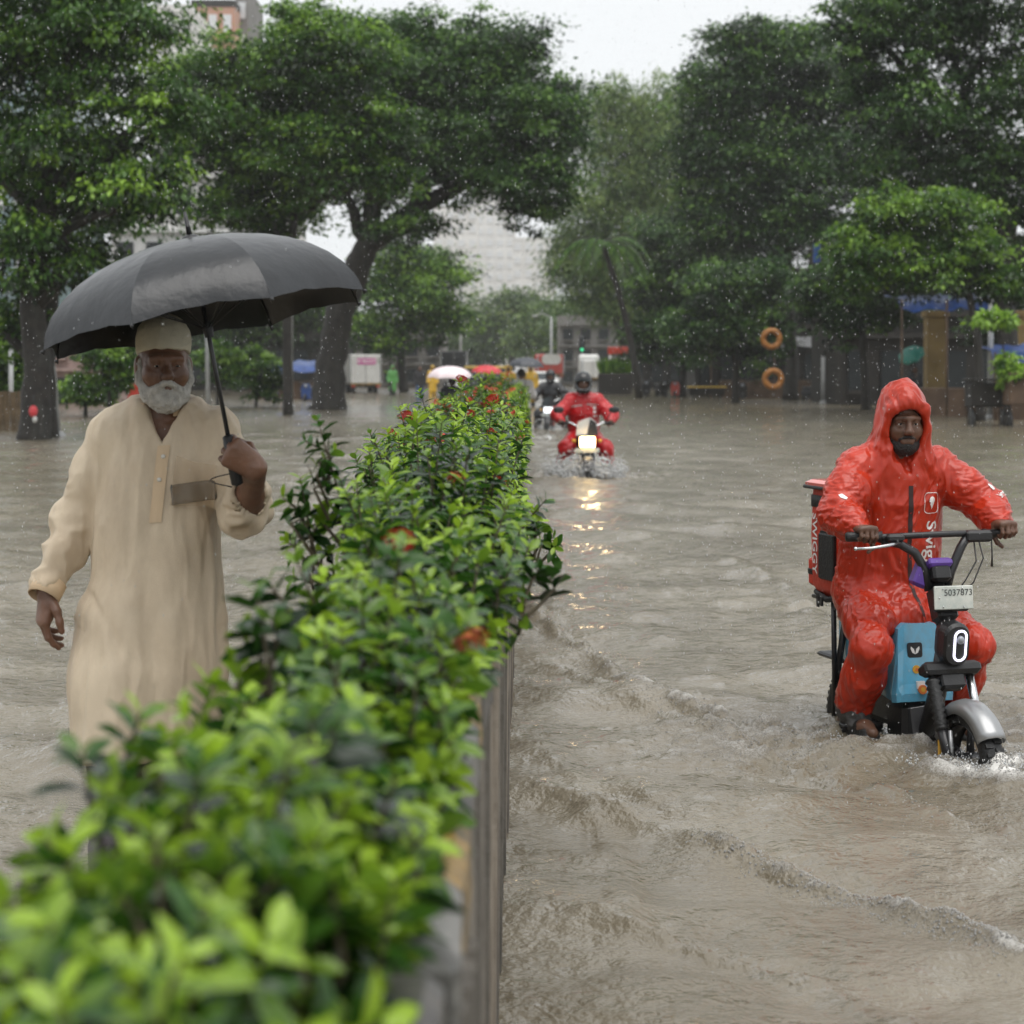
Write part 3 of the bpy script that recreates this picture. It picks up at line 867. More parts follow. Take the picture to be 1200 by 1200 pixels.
def ordinal(n):
    if n < 20: return ONES[n - 1]
    t = n // 10 * 10
    return {20: 'twentieth', 30: 'thirtieth', 40: 'fortieth', 50: 'fiftieth', 60: 'sixtieth'}[t] if n == t else TENS[t] + ' ' + ONES[n - t - 1]
def shrub_label(i): return 'red flowered hedge shrub, ' + ordinal(i + 12) + ' counting from the camera'
protos = []
y = 6.45; i = 0
while y < END_Y - .3:
    cx = -.27 - .10 * min(1, (y - 6) / 8)
    wx = .255 + .14 * min(1, (y - 6) / 8)
    if y < 11:
        r_ = make_shrub('hedge_shrub', shrub_label(i), (cx, y, WALL_T - .03), 200 + i, wx, .32, .235 + .02 * math.sin(i * 2.3), 92, 8, .054, 40 if y < 9 else 0, (), HG, True, (), 0, 3 if y > 7.5 else 2)
    elif len(protos) < 4:
        r_ = make_shrub('hedge_shrub', shrub_label(i), (cx, y, WALL_T - .03), 200 + i, wx, .36, .205 + .02 * math.sin(i * 2.3), 96, 7, .056, 0, (), HG, False, (), 0, 4)
        protos.append(r_)
    else:
        r_ = copy_tree(protos[i % 4]); r_['label'] = shrub_label(i); r_.location = (cx + .02 * math.sin(i * 5.1), y, WALL_T - .03); r_.rotation_euler = (0, 0, (i % 2) * PI + .1 * math.sin(i)); r_.scale = (1, 1, 1 + .14 * math.sin(i * 1.7))
    y += .52 + .004 * y; i += 1

# ================================================================== sculpting: smooth unions of shapes turned into one continuous mesh
def _nets(D, lo, h):
    s = D < 0
    nx, ny, nz = D.shape
    c = np.zeros((nx - 1, ny - 1, nz - 1), np.int8)
    for i in (0, 1):
        for j in (0, 1):
            for k in (0, 1):
                c += s[i:nx - 1 + i, j:ny - 1 + j, k:nz - 1 + k]
    act = np.argwhere((c > 0) & (c < 8))
    idx = np.full(c.shape, -1, np.int32)
    idx[act[:, 0], act[:, 1], act[:, 2]] = np.arange(len(act))
    corners = np.array([(i, j, k) for i in (0, 1) for j in (0, 1) for k in (0, 1)])
    vals = np.stack([D[act[:, 0] + a, act[:, 1] + b, act[:, 2] + e] for a, b, e in corners], 1).astype(np.float64)
    acc = np.zeros((len(act), 3)); cnt = np.zeros(len(act))
    for a in range(8):
        for b in range(a + 1, 8):
            if np.abs(corners[a] - corners[b]).sum() != 1: continue
            va, vb = vals[:, a], vals[:, b]
            m = (va < 0) != (vb < 0)
            t = np.where(m, va / np.where(m, va - vb, 1), 0)
            acc += np.where(m[:, None], corners[a] + t[:, None] * (corners[b] - corners[a]), 0)
            cnt += m
    V = (act + acc / cnt[:, None]) * h + lo
    Q = []
    for ax in range(3):
        sl0 = [slice(None)] * 3; sl1 = [slice(None)] * 3
        sl0[ax] = slice(0, -1); sl1[ax] = slice(1, None)
        a, b = s[tuple(sl0)], s[tuple(sl1)]
        e = np.argwhere(a != b)
        o1, o2 = [x for x in range(3) if x != ax]
        ok = (e[:, o1] > 0) & (e[:, o2] > 0) & (e[:, o1] < D.shape[o1] - 1) & (e[:, o2] < D.shape[o2] - 1)
        e = e[ok]
        if not len(e): continue
        def cell(d1, d2):
            f = e.copy(); f[:, o1] -= d1; f[:, o2] -= d2
            return idx[f[:, 0], f[:, 1], f[:, 2]]
        q = np.stack([cell(1, 1), cell(0, 1), cell(0, 0), cell(1, 0)], 1)
        flip = a[e[:, 0], e[:, 1], e[:, 2]]
        if ax == 1: flip = ~flip
        q[~flip] = q[~flip][:, ::-1]
        Q.append(q)
    return V, np.concatenate(Q)

class Shape:
    def __init__(s): s.p = []
    def cap(s, a, b, ra, rb=None, k=.02, flat=None, op='u'):
        """tapered rounded limb; flat = (axis, factor) squashes it along axis"""
        s.p.append(('cap', np.array(a, float), np.array(b, float), ra, ra if rb is None else rb, flat, k, op)); return s
    def chain(s, pts, rad, k=.02, flat=None, op='u'):
        for i in range(len(pts) - 1): s.cap(pts[i], pts[i + 1], rad[i], rad[i + 1], k, flat, op)
        return s
    def ell(s, c, r, axes=None, k=.02, op='u'):
        s.p.append(('ell', np.array(c, float), np.array(r if hasattr(r, '__len__') else (r, r, r), float), None if axes is None else np.array([tuple(v) for v in axes], float), k, op)); return s
    def fn(s, f, lo, hi, k=.0, op='u'):
        s.p.append(('fn', f, np.array(lo, float), np.array(hi, float), k, op)); return s
    def bounds(s, p):
        if p[0] == 'cap':
            r = max(p[3], p[4])
            if p[5] is not None: r = r * max(1, p[5][1])
            return np.minimum(p[1], p[2]) - r, np.maximum(p[1], p[2]) + r
        if p[0] == 'ell':
            if p[3] is None: e = p[2]
            else: e = np.sqrt(((p[3] * p[2][:, None]) ** 2).sum(0))
            return p[1] - e, p[1] + e
        return p[2], p[3]
    def arrays(s, h):
        los, his = zip(*[s.bounds(p) for p in s.p if p[-1] == 'u'])
        lo = np.min(los, 0) - 3 * h - .02; hi = np.max(his, 0) + 3 * h + .02
        n = np.ceil((hi - lo) / h).astype(int) + 1
        D = np.full(n, .3, np.float32)
        ax = [(lo[i] + np.arange(n[i]) * h).astype(np.float32) for i in range(3)]
        for p in s.p:
            k, op = p[-2], p[-1]
            a, b = s.bounds(p)
            m = k + 4 * h + .015
            i0 = np.clip(np.floor((a - m - lo) / h).astype(int), 0, n - 1); i1 = np.clip(np.ceil((b + m - lo) / h).astype(int) + 1, 1, n)
            if np.any(i1 <= i0): continue
            sl = tuple(slice(i0[q], i1[q]) for q in range(3))
            X = ax[0][sl[0]][:, None, None]; Y = ax[1][sl[1]][None, :, None]; Z = ax[2][sl[2]][None, None, :]
            if p[0] == 'cap':
                A, Bv, ra, rb, flat = p[1:6]
                d = Bv - A; dd = max(float(d @ d), 1e-9)
                t = np.clip(((X - A[0]) * d[0] + (Y - A[1]) * d[1] + (Z - A[2]) * d[2]) / dd, 0, 1)
                vx, vy, vz = X - A[0] - t * d[0], Y - A[1] - t * d[1], Z - A[2] - t * d[2]
                q2 = vx * vx + vy * vy + vz * vz
                sc = 1.0
                if flat is not None:
                    nv, f = flat
                    cp = vx * nv[0] + vy * nv[1] + vz * nv[2]
                    q2 = q2 + cp * cp * (1 / (f * f) - 1); sc = min(1, f) ** .5
                v = (np.sqrt(np.maximum(q2, 1e-12)) - (ra + (rb - ra) * t)) * sc
            elif p[0] == 'ell':
                c, r, axs = p[1:4]
                dx, dy, dz = X - c[0], Y - c[1], Z - c[2]
                if axs is not None:
                    dx, dy, dz = (dx * axs[q][0] + dy * axs[q][1] + dz * axs[q][2] for q in range(3))
                k0 = np.sqrt((dx / r[0]) ** 2 + (dy / r[1]) ** 2 + (dz / r[2]) ** 2) + 1e-6
                k1 = np.sqrt((dx / r[0] ** 2) ** 2 + (dy / r[1] ** 2) ** 2 + (dz / r[2] ** 2) ** 2) + 1e-6
                v = k0 * (k0 - 1) / k1
            else:
                v = p[1](X, Y, Z)
            cur = D[sl]
            if op == 'u':
                if k > 0:
                    hh = np.maximum(k - np.abs(cur - v), 0) / k
                    D[sl] = np.minimum(cur, v) - hh * hh * k * .25
                else: D[sl] = np.minimum(cur, v)
            elif op == 's':
                v = -v
                if k > 0:
                    hh = np.maximum(k - np.abs(cur - v), 0) / k
                    D[sl] = np.maximum(cur, v) + hh * hh * k * .25
                else: D[sl] = np.maximum(cur, v)
            else:                      # 'i' intersect inside the block
                D[sl] = np.maximum(cur, v)
        return D, lo
    def build(s, name, mat, parent, h, origin=(0, 0, 0), disp=None, smooth_it=1):
        D, lo = s.arrays(h)
        V, Q = _nets(D, lo, h)
        c0 = V.mean(0)
        if np.einsum('ij,ij->i', V[Q[:, 0]] - c0, np.cross(V[Q[:, 1]] - c0, V[Q[:, 2]] - c0)).sum() < 0: Q = Q[:, ::-1].copy()
        # light relax of the net
        for _ in range(smooth_it):
            acc = np.zeros_like(V); cn = np.zeros(len(V))
            for a in range(4):
                np.add.at(acc, Q[:, a], V[Q[:, (a + 1) % 4]] + V[Q[:, (a + 3) % 4]]); np.add.at(cn, Q[:, a], 2)
            V = V * .5 + .5 * acc / np.maximum(cn, 1)[:, None]
        if disp is not None:
            fn = np.cross(V[Q[:, 2]] - V[Q[:, 0]], V[Q[:, 3]] - V[Q[:, 1]])
            nn = np.zeros_like(V)
            for a in range(4): np.add.at(nn, Q[:, a], fn)
            nn /= np.linalg.norm(nn, axis=1, keepdims=True) + 1e-12
            V = V + nn * disp(V, nn)[:, None]
        s.V, s.Q = V, Q
        me = np_mesh(name, V - np.array(origin), Q, mat, True)
        o = link(name, me, parent)
        return o
    def bvh(s):
        return BVHTree.FromPolygons([tuple(v) for v in s.V], [tuple(int(i) for i in q) for q in s.Q])

def unit(v): return Vector(v).normalized()

def project(bvh, P, Nv, off, back=.6):
    """drop points onto a surface along -Nv; returns points lifted by off"""
    out = []
    last = None
    for p in P:
        p = Vector(p)
        hit = bvh.ray_cast(p + Nv * back, -Nv, 2 * back)
        if hit[0] is not None: last = (hit[0] - p).dot(Nv)
        q = p + Nv * ((last or 0) + off)
        out.append(q)
    return out

def patch(name, mat, parent, bvh, c, ux, uy, Nv, outline, off=.002, grid=.006, origin=(0, 0, 0), thick=0.0):
    """cloth patch: a filled outline (in ux,uy metres about c) draped on a surface"""
    bm = bmesh.new()
    vs = [bm.verts.new((x, y, 0)) for x, y in outline]
    bm.faces.new(vs)
    bmesh.ops.triangulate(bm, faces=bm.faces[:])
    for _ in range(6):
        long_ = [e for e in bm.edges if e.calc_length() > grid * 1.6]
        if not long_: break
        bmesh.ops.subdivide_edges(bm, edges=long_, cuts=1)
        bmesh.ops.triangulate(bm, faces=[f for f in bm.faces if len(f.verts) > 3])
    bm.verts.index_update()
    pts = [c + ux * v.co.x + uy * v.co.y for v in bm.verts]
    pts = project(bvh, pts, Nv, off)
    faces = [tuple(v.index for v in f.verts) for f in bm.faces]
    bm.free()
    me = bpy.data.meshes.new(name)
    me.from_pydata([tuple(p - Vector(origin)) for p in pts], [], faces)
    me.materials.append(mat); me.polygons.foreach_set('use_smooth', [True] * len(faces)); me.update()
    return link(name, me, parent)

def text_geo(txt, size, bold=0.0):
    cu = bpy.data.curves.new('txt', 'FONT')
    cu.body = txt; cu.size = size; cu.align_x = 'CENTER'; cu.align_y = 'CENTER'; cu.offset = bold; cu.resolution_u = 3
    o = bpy.data.objects.new('txt', cu)
    COL.objects.link(o)
    dg = bpy.context.evaluated_depsgraph_get()
    me = bpy.data.meshes.new_from_object(o.evaluated_get(dg))
    V = [v.co.copy() for v in me.vertices]; F = [tuple(p.vertices) for p in me.polygons]
    bpy.data.objects.remove(o); bpy.data.curves.remove(cu); bpy.data.meshes.remove(me)
    return V, F

def text_on(name, txt, size, mat, parent, c, ux, uy, Nv, bvh=None, off=.0025, origin=(0, 0, 0), bold=0.0):
    V, F = text_geo(txt, size, bold)
    c, ux, uy, Nv = Vector(c), Vector(ux), Vector(uy), Vector(Nv)
    if bvh is not None:
        bm = bmesh.new()
        vs = [bm.verts.new(v) for v in V]
        for f in F:
            try: bm.faces.new([vs[i] for i in f])
            except ValueError: pass
        for _ in range(4):
            long_ = [e for e in bm.edges if e.calc_length() > .012]
            if not long_: break
            bmesh.ops.subdivide_edges(bm, edges=long_, cuts=1)
            bmesh.ops.triangulate(bm, faces=[f for f in bm.faces if len(f.verts) > 3])
        V = [v.co.copy() for v in bm.verts]; bm.verts.index_update(); F = [tuple(v.index for v in f.verts) for f in bm.faces]
        bm.free()
    P = [c + ux * v.x + uy * v.y for v in V]
    if bvh is not None: P = project(bvh, P, Nv, off)
    else: P = [p + Nv * off for p in P]
    me = bpy.data.meshes.new(name)
    me.from_pydata([tuple(p - Vector(origin)) for p in P], [], F)
    me.materials.append(mat); me.update()
    return link(name, me, parent)

def rrect(w, h, r, n=5):
    pts = []
    for cx, cy, a0 in ((w / 2 - r, h / 2 - r, 0), (-w / 2 + r, h / 2 - r, 90), (-w / 2 + r, -h / 2 + r, 180), (w / 2 - r, -h / 2 + r, 270)):
        for i in range(n + 1):
            a = math.radians(a0 + 90 * i / n); pts.append((cx + r * math.cos(a), cy + r * math.sin(a)))
    return pts

# ------------------------------------------------------------------ bodies
def head_shape(S, c, f, u, sc=1.0, k=.012, neck=None):
    f, u = unit(f), unit(u); l = u.cross(f).normalized(); u = f.cross(l)
    def p(x, y, z): return c + (l * x + f * y + u * z) * sc
    ax = (l, f, u)
    S.ell(p(0, -.015, .035), (.074 * sc, .094 * sc, .088 * sc), ax, k)
    S.ell(p(0, .022, -.035), (.060 * sc, .070 * sc, .082 * sc), ax, .03)
    S.ell(p(0, .055, -.094), .025 * sc, None, .03)
    for s_ in (-1, 1):
        S.ell(p(.038 * s_, .055, -.03), .028 * sc, None, .03)
        S.cap(p(.012 * s_, .093, .024), p(.045 * s_, .078, .022), .011 * sc, .009 * sc, .018)
        S.ell(p(.078 * s_, -.012, -.008), (.011 * sc, .021 * sc, .033 * sc), ax, .008)
        S.ell(p(.012 * s_, .103, -.033), .009 * sc, None, .008)
    S.cap(p(0, .090, .016), p(0, .113, -.028), .009 * sc, .0135 * sc, .014)
    S.cap(p(-.021, .086, -.062), p(.021, .086, -.062), .0075 * sc, None, .008)
    S.cap(p(-.018, .086, -.074), p(.018, .086, -.074), .008 * sc, None, .008)
    if neck is not None:
        S.cap(p(0, -.02, -.055), neck, .054 * sc, .060 * sc, .03)
    for s_ in (-1, 1):
        S.ell(p(.031 * s_, .101, .001), (.018 * sc, .014 * sc, .012 * sc), ax, .012, 's')
    for s_ in (-1, 1):
        S.chain([p(.016 * s_, .0845, .004), p(.031 * s_, .0885, .0085), p(.047 * s_, .078, .003)], [.0042 * sc] * 3, .003)
        S.chain([p(.016 * s_, .084, -.002), p(.031 * s_, .0875, -.0085), p(.047 * s_, .077, -.003)], [.0036 * sc] * 3, .003)
    return p, (l, f, u)

def eyes(parent, p, axs, sc, origin, mats):
    for s_ in (-1, 1):
        e = MB(); e.ball(p(.031 * s_, .0755, .000) - Vector(origin), .0125 * sc, 12)
        eo = e.build('eye', mats[0], parent)
        e = MB(); e.ball(p(.031 * s_, .0832, 0.0) - Vector(origin), .0062 * sc, 10)
        e.build('iris', mats[1], eo)

def hand_shape(S, W, a, n, t, pose='relax', sc=1.0, k=.008):
    """W wrist, a towards the knuckles, n out of the back of the hand, t to the thumb side"""
    a, n, t = unit(a), unit(n), unit(t)
    W = Vector(W)
    kn = []
    for i in range(4):
        kp = W + (a * (.088 - .004 * abs(i - 1)) + t * (.030 - .0205 * i) + n * (.004 if i in (1, 2) else 0)) * sc
        kn.append(kp)
        S.cap(W + t * (.016 - .011 * i) * sc, kp, .0145 * sc, .0125 * sc, .016)
    S.cap(W + (a * .03 + t * .02 - n * .008) * sc, W + (a * .07 + t * .018 - n * .008) * sc, .016 * sc, .013 * sc, .016)
    if pose == 'grip': bends = [(62, 135, 205)] * 4
    elif pose == 'fist': bends = [(75, 165, 235), (78, 168, 240), (80, 170, 240), (82, 172, 240)]
    else: bends = [(18, 42, 60), (26, 58, 80), (32, 66, 90), (36, 70, 96)]
    fl = [.93, 1.03, .97, .78]
    for i in range(4):
        q = kn[i]
        rad = [.0098, .0088, .0080, .0068]
        for j, (ang, L) in enumerate(zip(bends[i], (.044, .027, .021))):
            th = math.radians(ang)
            d = a * math.cos(th) - n * math.sin(th)
            q2 = q + d * L * fl[i] * sc
            S.cap(q, q2, rad[j] * sc, rad[j + 1] * sc, .0035)
            q = q2
    if pose == 'relax':
        ds = [(a * .62 + t * .66 - n * .25), (a * .9 + t * .25 - n * .3), (a * .95 + t * .02 - n * .35)]
    else:
        ds = [(a * .55 + t * .35 - n * .75), (a * .55 - t * .25 - n * .8), (a * .35 - t * .65 - n * .6)]
    q = W + (a * .018 + t * .022 - n * .008) * sc
    rad = [.0155, .0115, .0100, .0082]
    for j, (d, L) in enumerate(zip(ds, (.045, .033, .026))):
        q2 = q + unit(d) * L * sc
        S.cap(q, q2, rad[j] * sc, rad[j + 1] * sc, .006)
        q = q2
    return kn

def foot_shape(S, an, d, h=.07):
    d = unit(Vector((d[0], d[1], 0))); an = Vector(an); base = an - Vector((0, 0, h))
    S.cap(an, base - d * .045 + Vector((0, 0, .035)), .042, .036, .02)
    S.cap(base - d * .03 + Vector((0, 0, .03)), base + d * .13 + Vector((0, 0, .022)), .036, .03, .02)
    S.cap(base + d * .13 + Vector((0, 0, .022)), base + d * .19 + Vector((0, 0, .016)), .034, .022, .02)

def torso_axes(J):
    l = (J['shL'] - J['shR']).normalized()
    up = (J['neck'] - J['pelvis']).normalized()
    return l, up, l.cross(up).normalized()

def body_shape(J, head_c, f, u, sc=1.0, poseR='grip', poseL='grip', head_sc=1.0, feet=True, hands=True):
    S = Shape()
    l, up, fw = torso_axes(J)
    fl = (fw, .68)
    S.chain([J['pelvis'], J['pelvis'].lerp(J['chest'], .5), J['chest'], J['chest'].lerp(J['neck'], .6)], [.135 * sc, .125 * sc, .15 * sc, .09 * sc], .05, fl)
    S.cap(J['shR'], J['shL'], .058 * sc, None, .05)
    for s_ in 'RL':
        S.chain([J['sh' + s_], J['el' + s_], J['wr' + s_]], [.052 * sc, .040 * sc, .027 * sc], .025)
        e, w = J['el' + s_], J['wr' + s_]
        S.cap(e.lerp(w, .12), e.lerp(w, .45), .041 * sc, .036 * sc, .02)
        S.chain([J['hip' + s_], J['kn' + s_], J['an' + s_]], [.082 * sc, .054 * sc, .036 * sc], .04)
        k_, a_ = J['kn' + s_], J['an' + s_]
        S.cap(k_.lerp(a_, .15), k_.lerp(a_, .5), .054 * sc, .046 * sc, .03)
        if feet: foot_shape(S, a_, J['ft' + s_])
        if hands: hand_shape(S, w, *J['hand' + s_], poseR if s_ == 'R' else poseL, sc * .98)
    p, axs = head_shape(S, head_c, f, u, head_sc, neck=J['neck'])
    return S, p, axs

def wrinkle(amp, sc=(9, 9, 5), seed=1, sharp=1.0, fine=.35):
    sc = np.array(sc, float)
    def f(V, n):
        w = V * sc + .8 * np.stack([fbm(V * 4, seed + 3, 2), fbm(V * 4 + 9, seed + 5, 2), fbm(V * 4 + 5, seed + 7, 2)], 1)
        a = 1 - 2 * np.abs(fbm(w, seed, 2)) ** sharp
        b = 1 - 2 * np.abs(fbm(w * 2.7, seed + 31, 2))
        return amp * (a + fine * b)
    return f

# ================================================================== materials for people and machines
def coat_mat(name, col):
    m = M(name, col, .31, .12, 7, 0, spec=.42, coat=.12, coat_rough=.10)
    N, L = m.node_tree.nodes, m.node_tree.links
    tc0 = N.new('ShaderNodeTexCoord'); tc = N.new('ShaderNodeMapping'); tc.inputs['Scale'].default_value = (1, 1, .55)
    L.new(tc0.outputs['Object'], tc.inputs['Vector'])
    hs_ = []
    for sc, amt in ((9, .014), (24, .005)):
        n = N.new('ShaderNodeTexNoise'); n.noise_type = 'RIDGED_MULTIFRACTAL'; n.inputs['Scale'].default_value = sc; n.inputs['Detail'].default_value = 3; n.inputs['Distortion'].default_value = .8
        L.new(tc.outputs[0], n.inputs['Vector'])
        k = N.new('ShaderNodeMath'); k.operation = 'MULTIPLY'; k.inputs[1].default_value = amt; L.new(n.outputs['Fac'], k.inputs[0]); hs_.append(k.outputs[0])
    a = N.new('ShaderNodeMath'); a.operation = 'ADD'; L.new(hs_[0], a.inputs[0]); L.new(hs_[1], a.inputs[1])
    b = N.new('ShaderNodeBump'); b.inputs['Strength'].default_value = .85; b.inputs['Distance'].default_value = 1.0
    L.new(a.outputs[0], b.inputs['Height'])
    P = N['Principled BSDF']; L.new(b.outputs[0], P.inputs['Normal']); L.new(b.outputs[0], P.inputs['Coat Normal'])
    return m
MAT['skin'] = M('brown_skin', (.165, .082, .050), .42, .16, 14, .12, 160, sss=.08)
MAT['skin_dark'] = M('dark_brown_skin', (.125, .062, .038), .42, .16, 14, .12, 160, sss=.06)
MAT['eye_white'] = M('eye_white', (.5, .46, .42), .2, .05)
MAT['eye_dark'] = M('eye_dark', (.015, .01, .008), .12, .05)
MAT['white_hair'] = M('white_beard_hair', (.50, .485, .455), .85, .15, 60, .9, 130)
MAT['black_hair'] = M('black_hair', (.012, .01, .009), .6, .2, 60, .8, 140)
MAT['cap_cloth'] = M('cream_cap_cloth', (.62, .58, .47), .85, .06, 30, .4, 300)
MAT['kurta'] = M('damp_cream_kurta_cloth', (.88, .735, .54), .55, .07, 4, .25, 330, alpha=.78, sheen=.1, stain=(.62, .48, .33), stain_amt=.6, stain_scale=(1.6, 1.6, .9))
MAT['kurta_trim'] = M('double_layer_kurta_cloth', (.68, .51, .33), .65, .06, 6, .25, 330)
MAT['kurta_pocket'] = M('pocket_cloth', (.66, .49, .32), .65, .06, 6, .25, 330, alpha=.32)
MAT['button'] = M('pearl_button', (.75, .72, .66), .2, .05)
MAT['grey_trouser'] = M('damp_grey_trouser_cloth', (.13, .115, .125), .8, .2, 8, .5, 200)
MAT['phone'] = M('grey_phone', (.03, .042, .047), .25, .1)
MAT['umbrella_cloth'] = M('wet_black_umbrella_cloth', (.010, .0115, .014), .28, .35, 5, .45, 22, spec=.6, bdist=.006)
MAT['black_plastic'] = M('black_plastic', (.016, .016, .017), .42, .2, 12, .15, 120)
MAT['black_metal'] = M('black_painted_metal', (.018, .018, .02), .3, .2, 12)
MAT['steel'] = M('bright_steel', (.62, .63, .64), .22, .08, 14, metal=1.0)
MAT['silver_paint'] = M('silver_paint', (.36, .365, .37), .34, .08, 10, metal=.6, coat=.2)
MAT['raincoat'] = coat_mat('wet_orange_red_raincoat', (.45, .029, .008))
MAT['raincoat_b'] = coat_mat('wet_crimson_raincoat', (.46, .010, .014))
MAT['zip'] = M('dark_zip_tape', (.035, .015, .014), .5, .1)
MAT['print_white'] = M('white_print', (.82, .80, .78), .5, .05)
MAT['rubber'] = M('wet_rubber', (.014, .014, .014), .45, .3, 30, .4, 90)

# ================================================================== the old man with the umbrella
OD = 5.6
org = Vector((at(178, 700, OD).x, OD, -.22))
man = thing('person', 'white bearded man in a cream kurta and skullcap wading beside the hedge', 'person', org)
J = {'pelvis': at(180, 690, 5.66), 'chest': at(188, 560, 5.64), 'neck': at(190, 482, 5.62),
     'shR': at(138, 512, 5.63), 'shL': at(248, 508, 5.61), 'elR': at(92, 612, 5.64), 'wrR': at(55, 692, 5.52),
     'elL': at(286, 605, 5.52), 'wrL': at(281, 556, 5.36),
     'hipR': at(158, 735, 5.66), 'hipL': at(205, 735, 5.68), 'knR': at(136, 880, 5.55), 'knL': at(188, 870, 5.72)}
J['anR'] = Vector((at(132, 0, 5.5).x, 5.55, -.15)); J['anL'] = Vector((at(200, 0, 5.9).x, 6.0, -.10))
J['ftR'] = Vector((.1, -1, 0)); J['ftL'] = Vector((.1, -1, 0))
J['handR'] = (unit((-.10, -.12, -1)), unit((-.8, -.5, .1)), unit((.45, -.85, -.05)))
# the left hand closes round the umbrella shaft
sh_lo, sh_hi = at(276, 556, 5.30), at(223, 281, 5.34)
shaft = (sh_hi - sh_lo).normalized()
grip_c = sh_lo + shaft * .075
a_ = unit((-.72, -.30, .55))
n_ = unit((.1, -1, 0)); n_ = (n_ - a_ * n_.dot(a_)).normalized(); t_hand = a_.cross(n_); t_hand = t_hand if t_hand.z > 0 else -t_hand
J['wrL'] = grip_c - a_ * .078 + n_ * .026 - shaft * .012
J['handL'] = (a_, n_, t_hand)
hc = at(192, 427, 5.58)
hf, hu = unit((.30, -1, -.06)), unit((.02, -.05, 1))
S, hp, hax = body_shape(J, hc, hf, hu, 1.0, 'relax', 'fist', .89)
S.build('body', MAT['skin'], man, .0045, org, wrinkle(.0008, (40, 40, 40), 5))
body_o = man.children[0]
eyes(man, hp, hax, .89, org, (MAT['eye_white'], MAT['eye_dark']))
# beard and moustache
HS = .89
Bd = Shape()
Bd.ell(hp(0, .052, -.090), (.054 * HS, .046 * HS, .048 * HS), hax, .02)
Bd.ell(hp(0, .058, -.108), (.036 * HS, .032 * HS, .032 * HS), hax, .03)
for s_ in (-1, 1):
    Bd.chain([hp(.070 * s_, .008, .012), hp(.068 * s_, .016, -.045), hp(.050 * s_, .045, -.09)], [.008, .014, .021], .02)
    Bd.cap(hp(.006 * s_, .108, -.049), hp(.040 * s_, .078, -.075), .0075, .009, .012)
Bd.ell(hp(0, .112, -.067), (.020 * HS, .02 * HS, .0055 * HS), hax, .006, 's')
Bd.build('beard', MAT['white_hair'], man, .0035, org, wrinkle(.0022, (70, 70, 18), 8))
# cap
Cp = Shape()
Cp.ell(hp(0, -.014, .045), (.081 * HS, .101 * HS, .098 * HS), hax, .0)
Cp.ell(hp(0, -.020, .095), (.066 * HS, .082 * HS, .050 * HS), hax, .04)
pc, nc = hp(0, .08, .052), unit(hu * 1 - hf * .22)
Cp.fn(lambda X, Y, Z: -((X - pc.x) * nc.x + (Y - pc.y) * nc.y + (Z - pc.z) * nc.z), tuple(hc - Vector((.2, .2, .2))), tuple(hc + Vector((.2, .2, .25))), 0, 'i')
Cp.build('cap', MAT['cap_cloth'], man, .0035, org, wrinkle(.0018, (25, 25, 25), 9))
hr = Shape()
hr.ell(hp(0, -.028, .028), (.0775 * HS, .086 * HS, .080 * HS), hax, .0)
pq, nq = hp(0, -.012, -.03), unit(hf * 1 - hu * .3)
hr.fn(lambda X, Y, Z: ((X - pq.x) * nq.x + (Y - pq.y) * nq.y + (Z - pq.z) * nq.z), tuple(hc - Vector((.2, .2, .2))), tuple(hc + Vector((.2, .2, .2))), 0, 'i')
hr.build('hair', MAT['white_hair'], man, .004, org)

# kurta
def lerp_tab(tab, z):
    zs = np.array([t[0] for t in tab][::-1]); return [np.interp(z, zs, np.array([t[i] for t in tab][::-1])) for i in range(1, 5)]
zt = []
for py, x0, x1, ry, cy in ((470, 168, 222, .075, 5.62), (492, 134, 256, .092, 5.62), (512, 127, 257, .112, 5.62), (540, 124, 257, .125, 5.61), (600, 114, 257, .130, 5.60), (660, 109, 259, .138, 5.60), (720, 99, 262, .156, 5.60), (780, 93, 263, .166, 5.60), (840, 91, 258, .172, 5.61), (900, 88, 254, .176, 5.61)):
    a, b = at(x0, py, OD), at(x1, py, OD); zt.append((a.z, (a.x + b.x) / 2, cy, (b.x - a.x) / 2, ry))
def kurta_fn(X, Y, Z):
    cx, cy, rx, ry = lerp_tab(zt, Z)
    dx, dy = (X - cx), (Y - cy)
    th = np.arctan2(dy, dx)
    low = np.clip((1.0 - Z) / .6, 0, 1)
    fold = 1 + low * (.035 * np.sin(th * 7 + 1.3 + 2.5 * Z) + .03 * np.sin(th * 11 + 4 - 3 * Z)) 
    q = np.sqrt((np.abs(dx) / (rx * fold)) ** 2.3 + (np.abs(dy) / (ry * fold)) ** 2.3 + 1e-9) 
    return ((q ** (2 / 2.3)) - 1) * np.minimum(rx, ry)
K = Shape()
hem = at(0, 876, OD).z
K.fn(kurta_fn, (at(60, 0, OD).x, 5.35, hem - .03), (at(300, 0, OD).x, 5.9, at(0, 476, OD).z), .0)
zh = hem
K.chain([at(152, 730, 5.56), at(138, 800, 5.52), at(132, 900, 5.46)], [.105, .10, .095], .07)
K.fn(lambda X, Y, Z: np.maximum((zh + .10 * np.clip((X + 1.02) * 1.2, -.1, .6)) - Z, -1) + 0 * X + 0 * Y, (-2, 5.1, hem - .35), (0, 6.1, hem + .3), 0, 'i')
K.fn(lambda X, Y, Z: (Z - at(0, 479, OD).z) + 0 * X + 0 * Y, (-2, 5.2, 1.1), (0, 6.1, 1.6), 0, 'i')
K.cap(at(165, 490, 5.62), at(140, 508, 5.63), .060, .070, .05); K.cap(at(215, 488, 5.62), at(246, 506, 5.61), .058, .068, .05)
